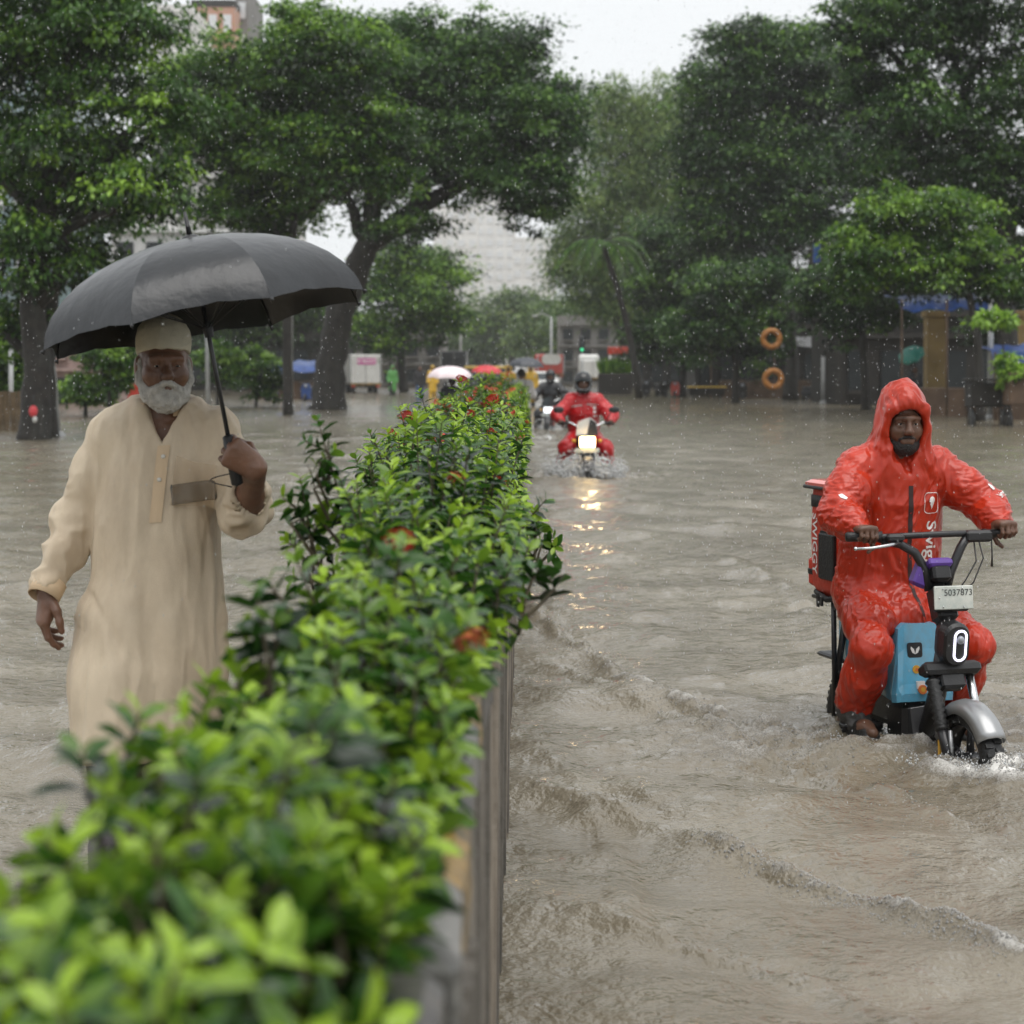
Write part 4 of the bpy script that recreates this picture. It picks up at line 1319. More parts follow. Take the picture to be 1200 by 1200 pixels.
# right sleeve hangs to the wrist, left sleeve bunches at the raised elbow
K.chain([at(138, 512, 5.63), at(112, 560, 5.64), at(90, 615, 5.63), at(72, 655, 5.57), at(57, 686, 5.525)], [.068, .064, .058, .048, .040], .035)
K.chain([at(248, 508, 5.61), at(270, 560, 5.56), at(286, 598, 5.51)], [.064, .064, .060], .035)
K.cap(at(286, 598, 5.51), at(288, 578, 5.44), .064, .056, .02)
K.ell(at(284, 607, 5.49), (.058, .075, .040), None, .03)
# open cuffs and neck
K.cap(J['wrR'] + (J['wrR'] - J['elR']).normalized() * .07, J['wrR'] - (J['wrR'] - J['elR']).normalized() * .012, .034, .034, .004, op='s')
fa = (J['wrL'] - J['elL']).normalized()
K.cap(J['elL'] + fa * .05, J['elL'] + fa * .26, .040, .046, .006, op='s')
vz0, vz1 = at(0, 522, OD).z, at(0, 478, OD).z
vx = at(189, 0, 5.5).x
K.fn(lambda X, Y, Z: np.maximum(np.maximum(np.abs(X - vx - .02 * (Z - vz0)) - .048 * np.clip((Z - vz0) / (vz1 - vz0), 0, 1.3), vz0 - Z), Y - 5.60), (-1.3, 5.3, vz0), (-.7, 5.62, vz1 + .05), .008, 's')
def kurta_disp(V, n):
    low = np.clip((1.15 - V[:, 2]) / .7, 0, 1)
    arm = np.clip((np.abs(V[:, 0] + 1.01) - .17) / .06, 0, 1) * (V[:, 2] > .75)
    a = .0062 * (1 - 2 * np.abs(fbm(V * np.array([16, 16, 2.6]), 21, 3)))
    b = .011 * low * (1 - 2 * np.abs(fbm(V * np.array([6.5, 6, 1.6]) + np.stack([V[:, 2] * 1.5, 0 * V[:, 2], 0 * V[:, 2]], 1), 25, 2)))
    c = .010 * arm * (1 - 2 * np.abs(fbm(V * np.array([9, 9, 15]), 27, 2)))
    # the deep fold from the hip across the striding thigh
    A_, B_ = at(100, 690, 5.5), at(158, 815, 5.45)
    dx, dz = B_.x - A_.x, B_.z - A_.z
    t = np.clip(((V[:, 0] - A_.x) * dx + (V[:, 2] - A_.z) * dz) / (dx * dx + dz * dz), 0, 1)
    px_ = A_.x + t * dx + .035 * np.sin(PI * t); dd = np.hypot(V[:, 0] - px_, V[:, 2] - A_.z - t * dz)
    front = n[:, 1] < .2
    d_ = front * ((np.clip(t * 5, 0, 1) * np.clip((1 - t) * 3, 0, 1)) * (-.012 * np.exp(-((dd) / .010) ** 2) + .008 * np.exp(-((dd - .035) / .03) ** 2)))
    return a + b + c + d_
kur = K.build('kurta', MAT['kurta'], man, .006, org, kurta_disp, 1)
kb = K.bvh()
EX, EZ, NF = Vector((1, 0, 0)), Vector((0, 0, 1)), Vector((0, -1, 0))
def strip(px0, py0, px1, py1, w):
    a, b = at(px0, py0, 5.48), at(px1, py1, 5.48); c = (a + b) / 2
    return c, (b - a)
c, dv = strip(191, 522, 183, 612, 0)
patch('placket', MAT['kurta_trim'], kur, kb, c, unit((dv.x * 0 + 1, 0, dv.x / -dv.z * -1 if False else 0.08)), -unit(dv), NF, [(-.017, -dv.length / 2), (.017, -dv.length / 2), (.017, dv.length / 2), (-.017, dv.length / 2)], .003, .012, org)
for px, py in ((191, 535), (187, 562)):
    p_ = project(kb, [at(px, py, 5.48)], NF, .005)[0]
    m_ = MB(); m_.lathe([(0, -.002), (.006, -.001), (.006, .0015), (0, .002)], p_ - org, 10, Matrix.Rotation(PI / 2, 3, 'X'))
    m_.build('button', MAT['button'], kur)
# pocket with a phone showing through
pc_ = at(229, 566, 5.48)
patch('pocket', MAT['kurta_pocket'], kur, kb, pc_, EX, EZ, NF, [(-.064, -.058), (.055, -.066), (.06, .048), (.0, .055), (-.05, .075)], .026, .012, org)
ph = project(kb, [at(223, 577, 5.48)], NF, .010)[0]
pr = thing('phone', 'grey phone showing through the breast pocket of the kurta', 'phone', ph)
ca, sa = math.cos(.12), math.sin(.12)
cs = patch('case', MAT['phone'], pr, kb, at(226, 577, 5.48), EX, EZ, NF, [(x * ca - y * sa, x * sa + y * ca) for x, y in rrect(.112, .054, .008, 3)], .012, .012, ph)
md = cs.modifiers.new('thick', 'SOLIDIFY'); md.thickness = .007
patch('camera_bump', MAT['black_plastic'], pr, kb, at(208, 574, 5.48), EX, EZ, NF, rrect(.02, .02, .005, 3), .014, .012, ph)
# standing collar
cm = MB()
ring = []
for i in range(25):
    a = math.radians(-90 + 32 + (360 - 64) * i / 24)
    ring.append(Vector((at(190, 0, 5.6).x + .077 * math.cos(a), 5.612 + .074 * math.sin(a), at(0, 481, 5.6).z - .012 * math.cos(a + PI / 2) * 0 + .032 + .014 * math.sin(a))))
vs, fs = [], []
for p_ in ring: vs += [p_ - org + Vector((0, 0, -.035)), p_ - org]
for i in range(24): fs.append((2 * i, 2 * i + 2, 2 * i + 3, 2 * i + 1))
cm.add(vs, fs, True); co = cm.build('collar', MAT['kurta_trim'], kur)
md = co.modifiers.new('thick', 'SOLIDIFY'); md.thickness = .004
# cuffs as doubled cloth
cu = MB()
wd = (J['wrR'] - J['elR']).normalized(); wc = at(57, 686, 5.525)
cu.tube([wc - wd * .012 - org, wc + wd * .038 - org], [.046, .044], 18, caps=False)
co = cu.build('cuff', MAT['kurta_trim'], kur); md = co.modifiers.new('thick', 'SOLIDIFY'); md.thickness = .003
T = Shape()
for s_ in 'RL':
    T.chain([J['hip' + s_], J['kn' + s_], J['kn' + s_].lerp(J['an' + s_], .75 if s_ == 'R' else .25)], [.092, .070, .068], .04)
T.cap(J['hipR'], J['hipL'], .10, None, .04)
T.build('trousers', MAT['grey_trouser'], man, .009, org, wrinkle(.006, (10, 10, 7), 41))

# ------------------------------------------------------------------ umbrella
def umbrella(name, label, apex, axis, R, H, mat, n_rib, phase, shaft_end, parts=True, grip=True, group=None, sc=1.0):
    """canopy on a shaft; built along local z then turned so that z = axis"""
    axis = unit(axis)
    root = thing(name, label, 'umbrella', shaft_end, 0, group)
    rot = Vector((0, 0, 1)).rotation_difference(axis).to_matrix()
    org_ = Vector(shaft_end)
    def tr(v): return Vector(apex) + rot @ Vector(v) - org_
    nr = 9
    def rad(t): return R * math.sin(t * PI / 2 * .94) / math.sin(PI / 2 * .94)
    def hgt(t): return -H * (1 - math.cos(t * PI / 2 * .94)) / (1 - math.cos(PI / 2 * .94))
    per = 8
    for g in range(n_rib):
        vs, fs = [], []
        for i in range(nr + 1):
            t = i / nr
            for j in range(per + 1):
                q = j / per
                a = phase + 2 * PI * (g + q) / n_rib
                edge = 4 * q * (1 - q)
                r = rad(t) * (1 - .095 * edge * t ** .5)             # cloth pulls straight between ribs
                z = hgt(t) - .02 * R * edge * t * 0 + .035 * R * edge * t * t
                z += .006 * R * math.sin(q * 19 + g * 2 + t * 7) * t * edge
                vs.append(tr((r * math.cos(a), r * math.sin(a), z)))
        for i in range(nr):
            for j in range(per):
                b = i * (per + 1) + j
                fs.append((b, b + per + 1, b + per + 2, b + 1))
        m_ = MB(); m_.add(vs, fs, True)
        if parts: m_.build('canopy_panel', mat, root)
        else:
            if g == 0: allm = MB()
            allm.add(vs, fs, True)
            if g == n_rib - 1: allm.build('canopy', mat, root)
    m_ = MB(); m_.tube([tr((0, 0, .055 * sc)), Vector((0, 0, 0))], .006 * sc, 8); m_.tube([tr((0, 0, .01)), tr((0, 0, .075 * sc))], [.008 * sc, .004 * sc], 8)
    m_.lathe([(.03 * sc, -.008 * sc), (.022 * sc, .006 * sc), (.008 * sc, .012 * sc)], tr((0, 0, .002)), 12, rot)
    m_.build('shaft', MAT['black_metal'], root)
    if parts:
        for g in range(n_rib):
            a = phase + 2 * PI * g / n_rib
            pts = [tr((rad(t) * math.cos(a), rad(t) * math.sin(a), hgt(t) - .006)) for t in np.linspace(.05, 1.015, 9)]
            m_ = MB(); m_.tube(pts, .0022, 5)
            m_.tube([tr((0, 0, -H * 1.05)), pts[4]], .002, 5)
            m_.ball(tr((R * 1.008 * math.cos(a), R * 1.008 * math.sin(a), hgt(1.0) - .004)), .005, 8)
            m_.build('rib', MAT['black_metal'], root)
        m_ = MB(); m_.lathe([(.012, -.02), (.014, 0), (.012, .02)], tr((0, 0, -H * 1.05)), 10, rot); m_.build('runner', MAT['black_plastic'], root)
    if grip:
        e = -org_ + Vector(shaft_end)
        m_ = MB(); m_.tube([e - axis * .03, e - axis * .025, e + axis * .05, e + axis * .10, e + axis * .105], [.006, .0155, .0165, .015, .008], 12)
        m_.build('handle', MAT['black_plastic'], root)
        lp = MB(); pts = []
        for i in range(15):
            t = i / 14
            pts.append(e - axis * .02 + Vector((-.012 - .055 * math.sin(PI * t), -.006 - .01 * math.sin(PI * t), .035 * (t - .35))))
        lp.tube(pts, .0016, 5); lp.build('wrist_loop', MAT['black_plastic'], root)
    return root
ax = unit(shaft + Vector((0, -.025, 0)))
umbrella('umbrella', 'large wet black umbrella held up by the bearded man', sh_hi, ax, .44, .228, MAT['umbrella_cloth'], 8, math.radians(-60), sh_lo)

# ================================================================== near delivery rider and moped
FW, LF, UP = Vector((.27, -.963, 0)).normalized(), Vector((.963, .27, 0)).normalized(), Vector((0, 0, 1))
BC = Vector((1.563, 7.8, 0))
def bk(f, l, z): return BC + FW * f + LF * l + UP * z
rorg = bk(-.45, 0, -.22)
rider = thing('person', 'delivery rider in a hooded orange raincoat on the blue moped', 'person', rorg)
J = {'pelvis': bk(-.47, 0, .56), 'chest': bk(-.37, 0, .92), 'neck': bk(-.34, 0, 1.11),
     'shR': bk(-.34, -.175, 1.045), 'shL': bk(-.34, .175, 1.045), 'elR': bk(-.24, -.30, .875), 'elL': bk(-.22, .335, .895),
     'wrR': bk(-.075, -.285, .83), 'wrL': bk(-.075, .30, .84), 'hipR': bk(-.44, -.10, .55), 'hipL': bk(-.44, .10, .55),
     'knR': bk(-.12, -.215, .365), 'knL': bk(-.09, .20, .37), 'anR': bk(-.30, -.215, .10), 'anL': bk(-.30, .20, .08), 'ftR': FW, 'ftL': FW}
J['handR'] = (unit(FW + UP * .10), unit(UP * 1 + FW * .25), LF)
J['handL'] = (unit(FW + UP * .05), unit(UP * 1 + FW * .25), -LF)
hc = bk(-.285, -.005, 1.235); hf, hu = unit(FW - UP * .10 - LF * .18), unit(UP + FW * .06)
S, hp, hax = body_shape(J, hc, hf, hu, .96, 'grip', 'grip', .98)
S.build('body', MAT['skin_dark'], rider, .0045, rorg, wrinkle(.0007, (40, 40, 40), 5))
eyes(rider, hp, hax, .98, rorg, (MAT['eye_white'], MAT['eye_dark']))
Bd = Shape()
Bd.ell(hp(0, .052, -.092), (.050, .042, .042), hax, .02)
for s_ in (-1, 1):
    Bd.chain([hp(.068 * s_, .012, .005), hp(.064 * s_, .022, -.045), hp(.045 * s_, .045, -.088)], [.008, .013, .018], .02)
    Bd.cap(hp(.004 * s_, .101, -.049), hp(.032 * s_, .080, -.062), .0065, .006, .008)
    Bd.cap(hp(.014 * s_, .0985, .026), hp(.046 * s_, .083, .024), .0052, .004, .004)
Bd.ell(hp(0, .105, -.068), (.019, .022, .0065), hax, .005, 's')
Bd.build('beard', MAT['black_hair'], rider, .0035, rorg)
hr = Shape(); hr.ell(hp(0, -.015, .042), (.078, .097, .088), hax, 0)
pq, nq = hp(0, .075, .055), unit(hf - hu * .45)
hr.fn(lambda X, Y, Z: ((X - pq.x) * nq.x + (Y - pq.y) * nq.y + (Z - pq.z) * nq.z), tuple(hc - Vector((.2, .2, .2))), tuple(hc + Vector((.2, .2, .2))), 0, 'i')
hr.build('hair', MAT['black_hair'], rider, .004, rorg)

C = Shape()
fl = (FW, .74)
C.chain([bk(-.40, 0, .47), bk(-.43, 0, .60), bk(-.40, 0, .78), bk(-.37, 0, .95), bk(-.345, 0, 1.045)], [.185, .200, .190, .185, .125], .06, fl)
C.cap(bk(-.345, -.15, 1.035), bk(-.345, .15, 1.035), .078, None, .06)
C.cap(bk(-.345, -.06, 1.08), bk(-.345, .06, 1.08), .07, None, .05)
for s_ in 'RL':
    sh, el, wr = J['sh' + s_], J['el' + s_], J['wr' + s_]
    C.chain([sh, sh.lerp(el, .5), el, el.lerp(wr, .55), wr - (wr - el).normalized() * .005], [.080, .079, .070, .060, .047], .04)
# skirt of the coat spreads over the thighs
C.cap(bk(-.38, -.12, .50), bk(-.22, -.16, .455), .105, .08, .05); C.cap(bk(-.38, .12, .50), bk(-.22, .16, .455), .105, .08, .05)
C.cap(bk(-.36, 0, .52), bk(-.245, .0, .46), .11, .085, .05)
# hood, standing off the head, open at the face
C.ell(hp(0, -.022, .020), (.098, .112, .125), hax, .03)
C.ell(hp(0, -.005, .082), (.066, .088, .076), hax, .05)
C.ell(hp(0, .012, .104), (.036, .070, .050), hax, .05)
C.chain([hp(-.080, .055, -.02), hp(-.062, .072, .055), hp(0, .085, .088), hp(.062, .072, .055), hp(.080, .055, -.02)], [.018, .020, .022, .020, .018], .03)
C.cap(hp(0, -.03, -.05), bk(-.36, 0, 1.06), .092, .12, .06)
C.cap(hp(-.062, .02, -.06), bk(-.29, -.075, 1.03), .040, .05, .04); C.cap(hp(.062, .02, -.06), bk(-.29, .075, 1.03), .040, .05, .04)
C.ell(hp(0, .065, -.026), (.072, .125, .092), hax, .012, 's')
C.ell(hp(0, .085, -.098), (.052, .060, .060), hax, .015, 's')
C.cap(hp(0, .05, -.13), bk(-.22, 0, 1.025), .030, .008, .012, op='s')
wz, ws = wrinkle(.0066, (17, 17, 4.0), 61, .65, .55), wrinkle(.0060, (11, 11, 30), 66, .65, .55)
def coat_disp(V, n):
    r = V - np.array(BC)
    lat = np.abs(r @ np.array(LF))
    arm = np.clip((lat - .17) / .06, 0, 1)
    hood = np.clip((V[:, 2] - 1.12) / .08, 0, 1)
    e = wz(V, n) * (1 - arm) + ws(V, n) * arm
    cuff = .010 * np.exp(-((np.linalg.norm(V - np.array(J['wrR']), axis=1) - .045) / .012) ** 2) + .010 * np.exp(-((np.linalg.norm(V - np.array(J['wrL']), axis=1) - .045) / .012) ** 2)
    return e * (1 - .35 * hood) - cuff
coat = C.build('raincoat', MAT['raincoat'], rider, .0058, rorg, coat_disp, 1)
cb = C.bvh()
# zip, emblem, lettering
NV = unit(FW + LF * -.05)
zp = [bk(-.2, .0 + .0, .985), bk(-.2, .002, .75), bk(-.2, .012, .62), bk(-.2, .03, .50), bk(-.2, .035, .44)]
vs, fs = [], []
dense = []
for i in range(len(zp) - 1):
    for q in range(14): dense.append(zp[i].lerp(zp[i + 1], q / 14))
pl = project(cb, [p - LF * .009 for p in dense], NV, .0025); pr_ = project(cb, [p + LF * .009 for p in dense], NV, .0025)
for a, b in zip(pl, pr_): vs += [a - rorg, b - rorg]
for i in range(len(dense) - 1): fs.append((2 * i, 2 * i + 1, 2 * i + 3, 2 * i + 2))
m_ = MB(); m_.add(vs, fs, True); m_.build('zip', MAT['zip'], coat)
ec = bk(-.2, .098, .915)
def ring_patch(name, outer, inner, c, mat):
    vs, fs = [], []
    n = len(outer)
    P = project(cb, [c + LF * x + UP * y for x, y in outer] + [c + LF * x + UP * y for x, y in inner], NV, .003)
    vs = [p - rorg for p in P]
    for i in range(n):
        j = (i + 1) % n; fs.append((i, j, n + j, n + i))
    m_ = MB(); m_.add(vs, fs, True); return m_.build(name, mat, coat)
def dens(pts, m=3):
    out = []
    for i in range(len(pts)):
        a, b = pts[i], pts[(i + 1) % len(pts)]
        for q in range(m): out.append((a[0] + (b[0] - a[0]) * q / m, a[1] + (b[1] - a[1]) * q / m))
    return out
ring_patch('emblem_frame', dens(rrect(.072, .083, .018)), dens(rrect(.067, .078, .016)), ec, MAT['print_white'])
pin = [(0, -.026), (.005, -.015), (.010, -.004), (.0135, .006), (.013, .016), (.008, .023), (0, .026), (-.008, .023), (-.0135, .016), (-.0135, .004), (-.006, .002), (-.0015, .0015), (-.0015, -.004), (-.010, -.004), (-.005, -.015)]
patch('emblem', MAT['print_white'], coat, cb, ec, LF, UP, NV, pin, .003, .006, rorg)
text_on('lettering', 'Swiggy', .082, MAT['print_white'], coat, bk(-.2, .104, .735), -UP, LF, NV, cb, .003, rorg, .0012)
# sleeve print
sN = unit(FW * .75 + LF * .5 + UP * .4); sc_ = J['elL'].lerp(J['shL'], .22)
sx = unit((J['elL'] - J['shL']) - sN * (J['elL'] - J['shL']).dot(sN)); sy = sN.cross(sx)
patch('sleeve_emblem', MAT['print_white'], coat, cb, sc_ - sx * .02, sx, sy, sN, [(-.018, -.004), (-.008, -.012), (.012, -.010), (.016, .004), (.0, .010), (-.010, .008)], .003, .006, rorg)
text_on('sleeve_lettering', 'Swiggy', .030, MAT['print_white'], coat, sc_ + sx * .022, sy, -sx, sN, cb, .003, rorg, .0006)
sN = unit(FW * .85 - LF * .35 + UP * .35); sc_ = J['elR'].lerp(J['shR'], .25)
patch('sleeve_emblem', MAT['print_white'], coat, cb, sc_, LF, UP, sN, [(-.022, .012), (-.006, .016), (.018, -.008), (.010, -.016), (-.012, -.004)], .003, .006, rorg)

Tr = Shape()
for s_ in 'RL':
    hp_, kn, an = J['hip' + s_], J['kn' + s_], J['an' + s_]
    Tr.chain([hp_, hp_.lerp(kn, .5), kn + UP * .0, kn.lerp(an, .45), kn.lerp(an, .80)], [.104, .085, .068, .073, .075], .05)
Tr.cap(J['hipR'], J['hipL'], .12, None, .04)
Tr.build('rain_trousers', MAT['raincoat'], rider, .007, rorg, wrinkle(.0072, (16, 16, 4.5), 71, .65, .55), 1)
MAT['grey_cuff'] = M('wet_grey_cuff', (.07, .068, .066), .6, .3, 12, .5, 60)
for s_ in 'RL':
    q = Shape(); a, b = J['kn' + s_].lerp(J['an' + s_], .76), J['kn' + s_].lerp(J['an' + s_], .97)
    q.cap(a, b, .062, .058, .02); q.cap(b, b - UP * .035 + FW * .05, .056, .045, .02); q.build('trouser_cuff', MAT['grey_cuff'], rider, .006, rorg, wrinkle(.008, (16, 16, 22), 77))
    q = Shape(); fb = J['an' + s_] - UP * .075
    q.cap(fb - FW * .06, fb + FW * .17, .044, .038, .01, (UP, .35)); q.cap(fb + FW * .06 + UP * .025, fb + FW * .16 + UP * .012, .042, .036, .02); q.build('sandal', MAT['rubber'], rider, .006, rorg)

# ------------------------------------------------------------------ moped
MAT['moped_blue'] = M('sky_blue_moped_paint', (.11, .42, .64), .26, .08, 6, coat=.5, stain=(.16, .24, .27), stain_amt=.45, stain_scale=(5, 5, 3))
MAT['plate'] = M('grimy_pale_plate', (.62, .63, .58), .4, .1, 14, stain=(.34, .42, .40), stain_amt=.6, stain_scale=(8, 8, 8))
MAT['ink'] = M('black_ink', (.02, .02, .02), .5, .05)
MAT['lamp_ring'] = M('lit_lamp_ring', (.9, .9, .95), .3, .0, emit=(.80, .78, 1.0), emit_s=1.3)
MAT['lens'] = M('lamp_lens', (.25, .27, .30), .08, .1, coat=1)
MAT['purple'] = M('purple_plastic', (.11, .05, .30), .35, .15)
MAT['sticker'] = M('yellow_sticker', (.75, .42, .05), .45, .1)
MAT['sticker_red'] = M('orange_sticker', (.72, .20, .05), .45, .1)
morg = Vector(BC) + UP * -.22
mop = thing('moped', 'sky blue electric moped with lit oval headlamp ploughing through water', 'moped', morg)
def ml(f, l, z): return bk(f, l, z) - morg
RM = Matrix((FW, LF, UP)).transposed()          # local (f,l,z) -> world
def fr(m, name, mat, par=mop): return m.build(name, mat, par)
def wheel(f, z, R, w, par):
    wr = thing_part('wheel', par)
    m = MB(); prof = []
    pts = []
    c = ml(f, 0, z)
    rot = RM @ Matrix.Rotation(PI / 2, 3, 'X')
    m.lathe([(R - .055, -w * .42), (R - .03, -w / 2), (R - .012, -w * .46), (R, -w * .2), (R, w * .2), (R - .012, w * .46), (R - .03, w / 2), (R - .055, w * .42)], c, 40, rot)
    t_ = m.build('tyre', MAT['rubber'], par)
    m = MB()
    for i in range(40):
        a = 2 * PI * i / 40
        for s_ in (-1, 1):
            u = Vector((math.cos(a + .04 * s_), math.sin(a + .04 * s_), 0)); v = Vector((-math.sin(a), math.cos(a), 0))
            Rm = rot @ Matrix((u, v, Vector((0, 0, 1)))).transposed()
            m.box(c + rot @ (u * (R + .0)) + rot @ Vector((0, 0, s_ * w * .22)), (.012, .016, w * .36), Rm)
    tr_ = m.build('tread', MAT['rubber'], t_)
    m = MB(); m.lathe([(R - .06, -w * .4), (R - .05, -w * .3), (R - .065, 0), (R - .05, w * .3), (R - .06, w * .4)], c, 32, rot)
    m.lathe([(0, -.05), (.03, -.05), (.045, -.03), (.045, .03), (.03, .05), (0, .05)], c, 16, rot)
    for i in range(5):
        a = 2 * PI * i / 5 + .3
        e = rot @ Vector((math.cos(a), math.sin(a), 0))
        m.tube([c + e * .03, c + e * (R - .055)], [.016, .011], 6)
    m.build('rim', MAT['black_metal'], t_)
    return t_
def thing_part(n, p): return p
wheel(.265, -.015, .205, .085, mop)
wheel(-.74, -.015, .205, .085, mop)
# front mudguard
m = MB(); c = ml(.265, 0, -.015); vs, fs = [], []
na = 20
for i in range(na + 1):
    a = math.radians(34 + 128 * i / na)
    R = .226 + (.02 * max(0, (i / na - .8)) if i else 0)
    wv = .050 * (1 - .35 * max(0, i / na - .75) * 3)
    for j, (lw, dr) in enumerate(((-1, -.040), (-.92, -.012), (-.6, .004), (0, .010), (.6, .004), (.92, -.012), (1, -.040))):
        vs.append(c + (FW * math.cos(a) + UP * math.sin(a)) * (R + dr) + LF * lw * wv)
for i in range(na):
    for j in range(6):
        b = i * 7 + j; fs.append((b, b + 7, b + 8, b + 1))
m.add(vs, fs, True); mg = fr(m, 'mudguard', MAT['silver_paint']); md = mg.modifiers.new('thick', 'SOLIDIFY'); md.thickness = .005
m = MB()
for s_ in (-1, 1): m.tube([ml(.24, .068 * s_, .11), ml(.265, .072 * s_, -.015)], .008, 6); m.tube([ml(.15, .066 * s_, .12), ml(.265, .072 * s_, -.015)], .007, 6)
m.build('stay', MAT['silver_paint'], mg)
# fork
for s_ in (-1, 1):
    m = MB(); m.tube([ml(.105, .078 * s_, .30), ml(.20, .078 * s_, .10)], .0165 if s_ > 0 else .014, 10); m.tube([ml(.19, .078 * s_, .12), ml(.265, .078 * s_, -.02)], .022, 10)
    fl_ = m.build('fork_leg', MAT['steel'] if s_ > 0 else MAT['black_metal'], mop)
    if s_ < 0:
        m = MB(); pts = []; rd = []
        for i in range(19):
            t = i / 18; pts.append(ml(.115 + .085 * t, -.078, .28 - .18 * t)); rd.append(.030 if i % 2 else .022)
        m.tube(pts, rd, 12); m.build('gaiter', MAT['rubber'], fl_)
tilt = Matrix.Rotation(math.radians(-25), 3, 'Y')
m = MB(); m.box(ml(.105, 0, .315), (.07, .235, .05), RM @ tilt, .014); m.box(ml(.11, 0, .27), (.06, .10, .07), RM @ tilt, .012); fr(m, 'fork_crown', MAT['black_plastic'])
m = MB(); m.tube([ml(.10, 0, .33), ml(-.005, 0, .66)], [.030, .026], 10); m.box(ml(.045, 0, .55), (.075, .085, .14), RM @ tilt, .015); fr(m, 'steering_stem', MAT['black_plastic'])
# headlamp: black capsule housing with lit ring
hl = MB(); o_ = rrect(.105, .165, .048, 6)
vs = []; nO = len(o_)
hlR = RM @ Matrix.Rotation(math.radians(8), 3, 'Y')
hc_ = ml(.135, 0, .415)
for dep, sc_ in ((-.06, .9), (-.03, 1.0), (.02, 1.0), (.035, .88)): vs += [hc_ + hlR @ Vector((dep, x * sc_, y * sc_)) for x, y in o_]
fs = [(r * nO + i, r * nO + (i + 1) % nO, (r + 1) * nO + (i + 1) % nO, (r + 1) * nO + i) for r in range(3) for i in range(nO)] + [tuple(range(3 * nO, 4 * nO)), tuple(range(nO - 1, -1, -1))]
hl.add(vs, fs, False); hlo = fr(hl, 'headlamp', MAT['black_plastic'])
m = MB(); ro, ri = rrect(.056, .122, .027, 8), rrect(.040, .106, .0195, 8); n = len(ro)
vs = [hc_ + hlR @ Vector((.038, x + .008, y)) for x, y in ro] + [hc_ + hlR @ Vector((.042, x + .008, y)) for x, y in ri] + [hc_ + hlR @ Vector((.030, x + .008, y)) for x, y in ri]
fs = [(i, (i + 1) % n, n + (i + 1) % n, n + i) for i in range(n)] + [(n + i, n + (i + 1) % n, 2 * n + (i + 1) % n, 2 * n + i) for i in range(n)]
m.add(vs, fs, True); m.build('lamp_ring', MAT['lamp_ring'], hlo)
m = MB(); m.ball(hc_ + hlR @ Vector((.036, .008, .022)), (.015, .017, .017), 14); m.build('lens', MAT['lens'], hlo)
# plate
m = MB(); pR = RM @ Matrix.Rotation(math.radians(-4), 3, 'Y'); pcn = ml(.125, .005, .585)
m.box(pcn, (.006, .160, .088), pR, .0025); plo = fr(m, 'number_plate', MAT['plate'])
text_on('lettering', '5037873', .034, MAT['ink'], plo, pcn + pR @ Vector((.004, .018, .018)), pR @ Vector((0, 1, 0)), pR @ Vector((0, 0, 1)), pR @ Vector((1, 0, 0)), None, .0008)
for yy, zz in ((-.045, .033), (.035, .035), (-.045, -.034), (.04, -.034), (-.06, .0)):
    q = MB(); q.ball(pcn + pR @ Vector((.004, yy, zz)), (.003, .0045, .0045), 8); q.build('bolt', MAT['steel'], plo)
m = MB(); m.box(ml(.10, .005, .545), (.03, .14, .03), pR, .006); fr(m, 'plate_bracket', MAT['black_plastic'])
# handlebar
m = MB()
m.tube([ml(-.055, -.34, .80), ml(-.02, -.2, .806), ml(0, 0, .812), ml(-.02, .2, .812), ml(-.055, .34, .812)], .0125, 10)
m.tube([ml(.005, -.035, .60), ml(.0, -.05, .68), ml(-.005, -.09, .745), ml(-.01, -.15, .778), ml(-.03, -.215, .788)], [.019, .0185, .018, .017, .015], 10)
m.tube([ml(.005, .035, .60), ml(.005, .055, .67), ml(.0, .10, .76), ml(-.01, .125, .79), ml(-.03, .2, .80)], [.019, .0185, .018, .018, .015], 10)
hb = fr(m, 'handlebar', MAT['black_metal'])
for s_ in (-1, 1):
    m = MB(); m.tube([ml(-.03, .215 * s_, .804), ml(-.036, .235 * s_, .805), ml(-.055, .345 * s_, .806), ml(-.057, .352 * s_, .806)], [.024, .0185, .0185, .015], 12); m.build('grip', MAT['rubber'], hb)
    m = MB(); m.box(ml(-.005, .175 * s_, .802), (.045, .11 if s_ > 0 else .07, .045 if s_ > 0 else .032), RM, .01); m.build('switch_pod', MAT['black_plastic'], hb)
m = MB(); m.tube([ml(.01, -.16, .785), ml(.035, -.22, .778), ml(.04, -.29, .77), ml(.03, -.345, .768)], [.008, .0075, .006, .0055], 8); m.ball(ml(.03, -.35, .768), .008, 8); m.build('brake_lever', MAT['steel'], hb)
m = MB()
m.tube([ml(.01, .17, .79), ml(.03, .18, .72), ml(.045, .13, .63), ml(.04, .06, .57)], .003, 5)
m.tube([ml(.0, .155, .79), ml(.03, .15, .71), ml(.04, .10, .64), ml(.04, .05, .58)], .003, 5)
m.tube([ml(.01, .225, .79), ml(.012, .227, .73), ml(.012, .226, .685)], [.003, .003, .005], 5)
m.build('cable', MAT['rubber'], hb)
m = MB(); m.box(ml(.01, .0, .70), (.06, .10, .035), RM @ Matrix.Rotation(-.5, 3, 'Y'), .01); m.box(ml(-.015, -.055, .66), (.05, .07, .10), RM @ Matrix.Rotation(-.4, 3, 'X'), .012); m.build('pouch', MAT['purple'], mop)
m = MB(); m.box(ml(.02, .0, .665), (.06, .075, .07), RM @ Matrix.Rotation(-.3, 3, 'Y'), .014); fr(m, 'display', MAT['black_plastic'])
